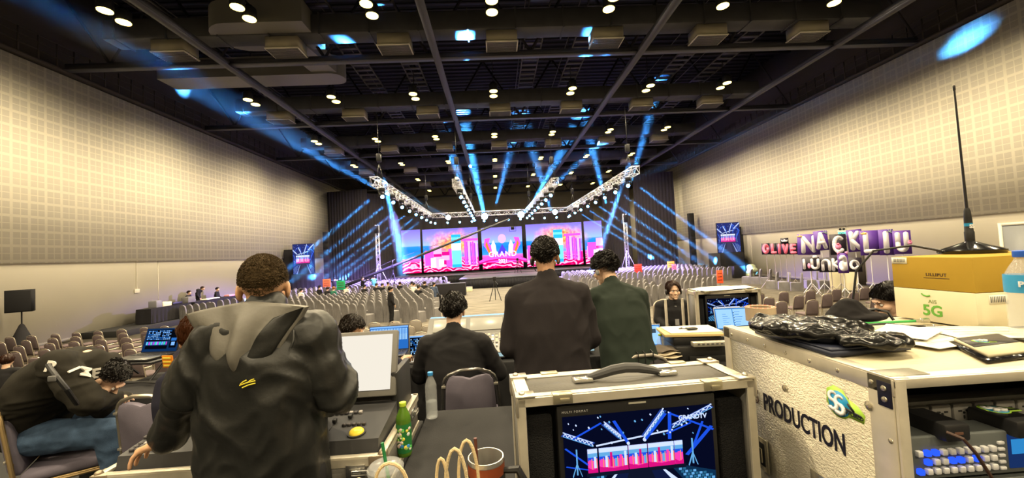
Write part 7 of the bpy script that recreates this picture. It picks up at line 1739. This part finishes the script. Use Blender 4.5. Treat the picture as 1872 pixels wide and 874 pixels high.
# paper signs on seats
def seat_sign(u, v0, v1, Y, c_, lab, w_=.5):
    a_ = at(u, v0, Y); b2 = at(u, v1, Y); h_ = a_.z-b2.z; t = thing('seat_sign', lab, 'sign', (a_.x, Y, 0), -6); w = MB(); w.rbox((0, 0, b2.z+h_/2), (w_, .02, h_), .003); w.build('card', mat('card_'+c_, c_, .6), t, 0); w = MB(); w.tube([(0, .02, .0), (0, .02, b2.z+.05)], .012, 5); w.cyl(.15, 0, .015, 10); w.build('post', black_metal, t); w = MB()
    for k in range(3): w.cbox((0, -.012, b2.z+h_*(.25+.25*k)), (w_*.7, .003, h_*.06))
    w.build('print_lines', mat('print_dark', (.1, .03, .02), .7), t, 0)
seat_sign(597, 510, 525, 27.5, 'f07a60', 'salmon pink paper sign standing in the left seats', .55); seat_sign(623, 513, 530, 27.0, '109a60', 'green paper sign standing in the left seats', .6)
seat_sign(1166, 483, 499, 31.0, 'f03a20', 'red paper sign standing in the right seats', .6); seat_sign(1226, 478, 493, 33.5, 'f08a20', 'orange paper sign standing in the right seats', .6); seat_sign(1232, 483, 497, 31.5, 'f080c0', 'pink paper sign standing in the right seats', .35); seat_sign(1315, 494, 518, 24.5, 'ff5a30', 'orange-red upright sign near the right tower', .38)
# camera tripods, prams of gear near the runway
def gear(u, v, Y, lab, h=1.5, z0_=0.0, big=False):
    p = fl(u, v, z0_); t = thing('camera_tripod', lab, 'camera', (p.x, p.y, z0_))
    for a_ in (90, 210, 330): w = MB(); w.tube([(0, 0, h*.8), (.42*math.cos(R(a_)), .42*math.sin(R(a_)), .01)], .025, 5); w.build('leg', black_metal, t)
    w = MB(); w.rbox((0, 0, h*.92), (.22, .5, .26), .03); w.cyl(.09, .2, .38, 10, T(0, 0, h*.92) @ RX(-90)); w.tube([(0, -.2, h*.85), (.2, -.6, h*.7)], .015, 5); w.build('camera_body', black_metal, t)
gear(947, 499, 0, 'black camera tripod on the runway in front of the video wall', 1.5, .895); gear(906, 550, 0, 'black camera rig on the carpet below the runway', 1.5); gear(812, 536, 0, 'black camera on a tripod beside the left end of the runway', 1.3)
def flatcase(u, v, lab, d_, mt, name='equipment_case', cat='case', rz=0, z=0):
    p = fl(u, v, z); t = thing(name, lab, cat, (p.x, p.y, z), rz); w = MB(); w.rbox((0, 0, d_[2]/2), d_, .02); w.build('case_body', mt, t, 0); w = MB(); w.rbox((0, 0, d_[2]), (d_[0]+.02, d_[1]+.02, .03), .01); w.build('lid', black_metal, t, 0); return t
flatcase(820, 541, 'black covered console table left of the runway', (2.6, .9, .9), cloth, 'console_table', 'table'); flatcase(858, 533, 'small pale box on the carpet before the runway', (.5, .4, .4), kw, 'floor_box', 'box')
flatcase(1367, 508, 'black cases stacked by the right tower', (.9, .8, .95), blackp).location = (19.2, 31.0, 0); flatcase(615, 540, 'black amplifier case by the left drape', (1.4, .8, 1.1), blackp, z=0).location = (-17.0, 41.5, 0)
p = V3(20.0, 30.6, 0); q = MB(); 
q.ell((0, 0, .2), (.33, .3, .24))
for k in range(5): q.ell((rnd.uniform(-.2, .2), rnd.uniform(-.2, .2), .35+.12*k), (.32, .3, .22))
V_, F_ = organic(q, .04, 2, disp=crumple(.03, 3, 2)); w = MB(); w.add([V3(v.x, v.y, max(0.005, v.z)) for v in V_], F_); o = w.build('rubbish_bag', mat('bag_clear_green', (.35, .40, .28), .3), smooth=80); o.location = (p.x, p.y, .0); tag(o, 'pale green see-through rubbish bag by the right wall', 'bag')
# ------------------------------------------------------------------ stage beams in theatrical haze
hz = bpy.data.materials.new('haze'); hz.use_nodes = True; nt = hz.node_tree; nt.nodes.clear()
o = nt.nodes.new('ShaderNodeOutputMaterial'); vsn = nt.nodes.new('ShaderNodeVolumeScatter')
vsn.inputs['Color'].default_value = (1, 1, 1, 1); vsn.inputs['Density'].default_value = .0028; vsn.inputs['Anisotropy'].default_value = .0
nt.links.new(vsn.outputs[0], o.inputs['Volume'])
def beam(src, dst, power, spread=7, col=(.06, .36, 1.0), d=.26, lab=None):
    src = Vector(src); dst = Vector(dst); dr = (dst-src).normalized(); src = src+dr*.45
    ld = bpy.data.lights.new('beam', 'AREA'); ld.shape = 'DISK'; ld.size = d; ld.energy = power; ld.color = col; ld.spread = R(spread)
    lo = bpy.data.objects.new('stage_beam', ld); COL.objects.link(lo); lo.location = src
    q = dr.to_track_quat('-Z', 'Y'); lo.rotation_euler = q.to_euler()
    if lab:      # haze hangs where the beam passes, up to the roof, walls, drapes or floor
        L = 60
        for ax, lim in ((2, 15.5), (2, .3), (0, XL+.3), (0, XR-.3), (1, 47.0), (1, 13.0)):
            c = dr[ax]
            if abs(c) > 1e-4:
                t_ = (lim-src[ax])/c
                if 0 < t_ < L: L = t_
        r0 = d/2+.02; r1 = r0+math.tan(R(spread/2))*L*1.04
        w = MB(); w.lathe(([(r0, -.02)]+[(r0+(r1-r0)*k/6, -L*k/6) for k in range(1, 7)])[::-1], 24, T(*(src+dr*.04)) @ q.to_matrix().to_4x4())
        tag(w.build('haze', hz, smooth=0), lab, 'haze', 'haze lit by the stage beams', 'stuff')
def wash(src, dst, power, size, col, r=.2):
    src = Vector(src); dst = Vector(dst); ld = bpy.data.lights.new('wash', 'SPOT'); ld.energy = power; ld.color = col
    ld.spot_size = R(size); ld.spot_blend = .6; ld.shadow_soft_size = r
    lo = bpy.data.objects.new('stage_wash', ld); COL.objects.link(lo); lo.location = src
    lo.rotation_euler = (dst-src).to_track_quat('-Z', 'Y').to_euler()
K = 3400.0
b0, b1, b2_, b3 = BP
beam(b0, at(836, 175, 36), K*1.7, 9, d=.4, lab='broad blue hazy beam rising from the lamp left of centre')
beam(b1, at(1020, 332, 38), K*.4, 3.5, d=.35, lab='bright blue beam along the third truss')
beam(b2_, at(155, 40, 15), 260, 2.6, lab='blue hazy beam from the leftmost truss end to the upper left roof')
beam(b3, sx(1775, 66, XR-.05), 170, 2.1, lab='blue hazy beam crossing the rightmost truss to the upper right wall')
for (u, v, Y, u2, v2, Y2, k, c_, lab) in ((968, 380, 41, 1078, 185, 39, 1.0, 10, 'wide blue hazy beam rising right of centre'), (700, 350, 25, 560, 275, 25, .2, 6, 'blue hazy beam leaning to the upper left from the leftmost truss'),
        (860, 390, 41, 800, 200, 38.5, .9, 10, 'wide blue hazy beam rising to the left above the video wall'), (1150, 345, 30, 1205, 150, 31, .3, 8, 'blue hazy beam rising to the right from the rightmost truss'),
        (1135, 345, 28, 1090, 480, 40, .35, 3, 'narrow bright blue beam falling beside the right end of the video wall'), (1155, 285, 24, 1135, 345, 26, .12, 3, 'small blue beam at the hoist of the rightmost truss'),
        (905, 380, 41, 945, 230, 38, .5, 10, 'faint blue hazy beam above the centre panel'), (705, 345, 24, 735, 470, 40, .3, 4, 'blue beam falling beside the left end of the video wall'),
        (1010, 393, 41, 950, 200, 38, .5, 10, 'blue hazy beam crossing to the left above the centre panel'), (1110, 380, 41, 1070, 220, 38, .6, 9, 'blue hazy beam rising beside the rightmost truss'), (700, 320, 24, 735, 470, 40, .25, 4, 'second blue beam falling left of the video wall')):
    beam(at(u, v, Y), at(u2, v2, Y2), K*k, c_, lab=lab)
for i in range(6):
    q = .05+.16*i; a_ = Vector(TR[0][0]).lerp(Vector(TR[0][1]), q); beam((a_.x-.3, a_.y, a_.z-.7), (a_.x-11, a_.y+6, .8), 360, 2.6, d=.16, lab='thin blue haze ray falling left from the leftmost truss, %s from the near end' % ORD[i])
    a_ = Vector(TR[3][0]).lerp(Vector(TR[3][1]), q); beam((a_.x+.3, a_.y, a_.z-.7), (a_.x+11, a_.y+6, .8), 360, 2.6, d=.16, lab='thin blue haze ray falling right from the rightmost truss, %s from the near end' % ORD[i])
# the same lamps thrown back over the ceiling and on the right wall
for (u, v, Y) in ((620, 65, 17), (1080, 62, 17), (1120, 58, 17), (760, 160, 22), (640, 130, 20), (850, 62, 17), (1250, 20, 13)):
    d_ = at(u, v, Y); s_ = at(968, 385, 41.5) if u > 900 else at(880, 388, 41.5); beam(s_, d_, 250, 1.7)
for (x, y, z, tx, ty) in ((-6.9, 30, 7.2, -12, 37), (8.4, 30, 7.2, 12, 36), (-2.4, 40, 7, -8, 34), (3.8, 40, 7, 9, 33), (8.2, 38, 7, 12, 36)):
    wash((x, y, z), (tx, ty, 0), 8e4, 60, (.40, .28, 1.0), .2)
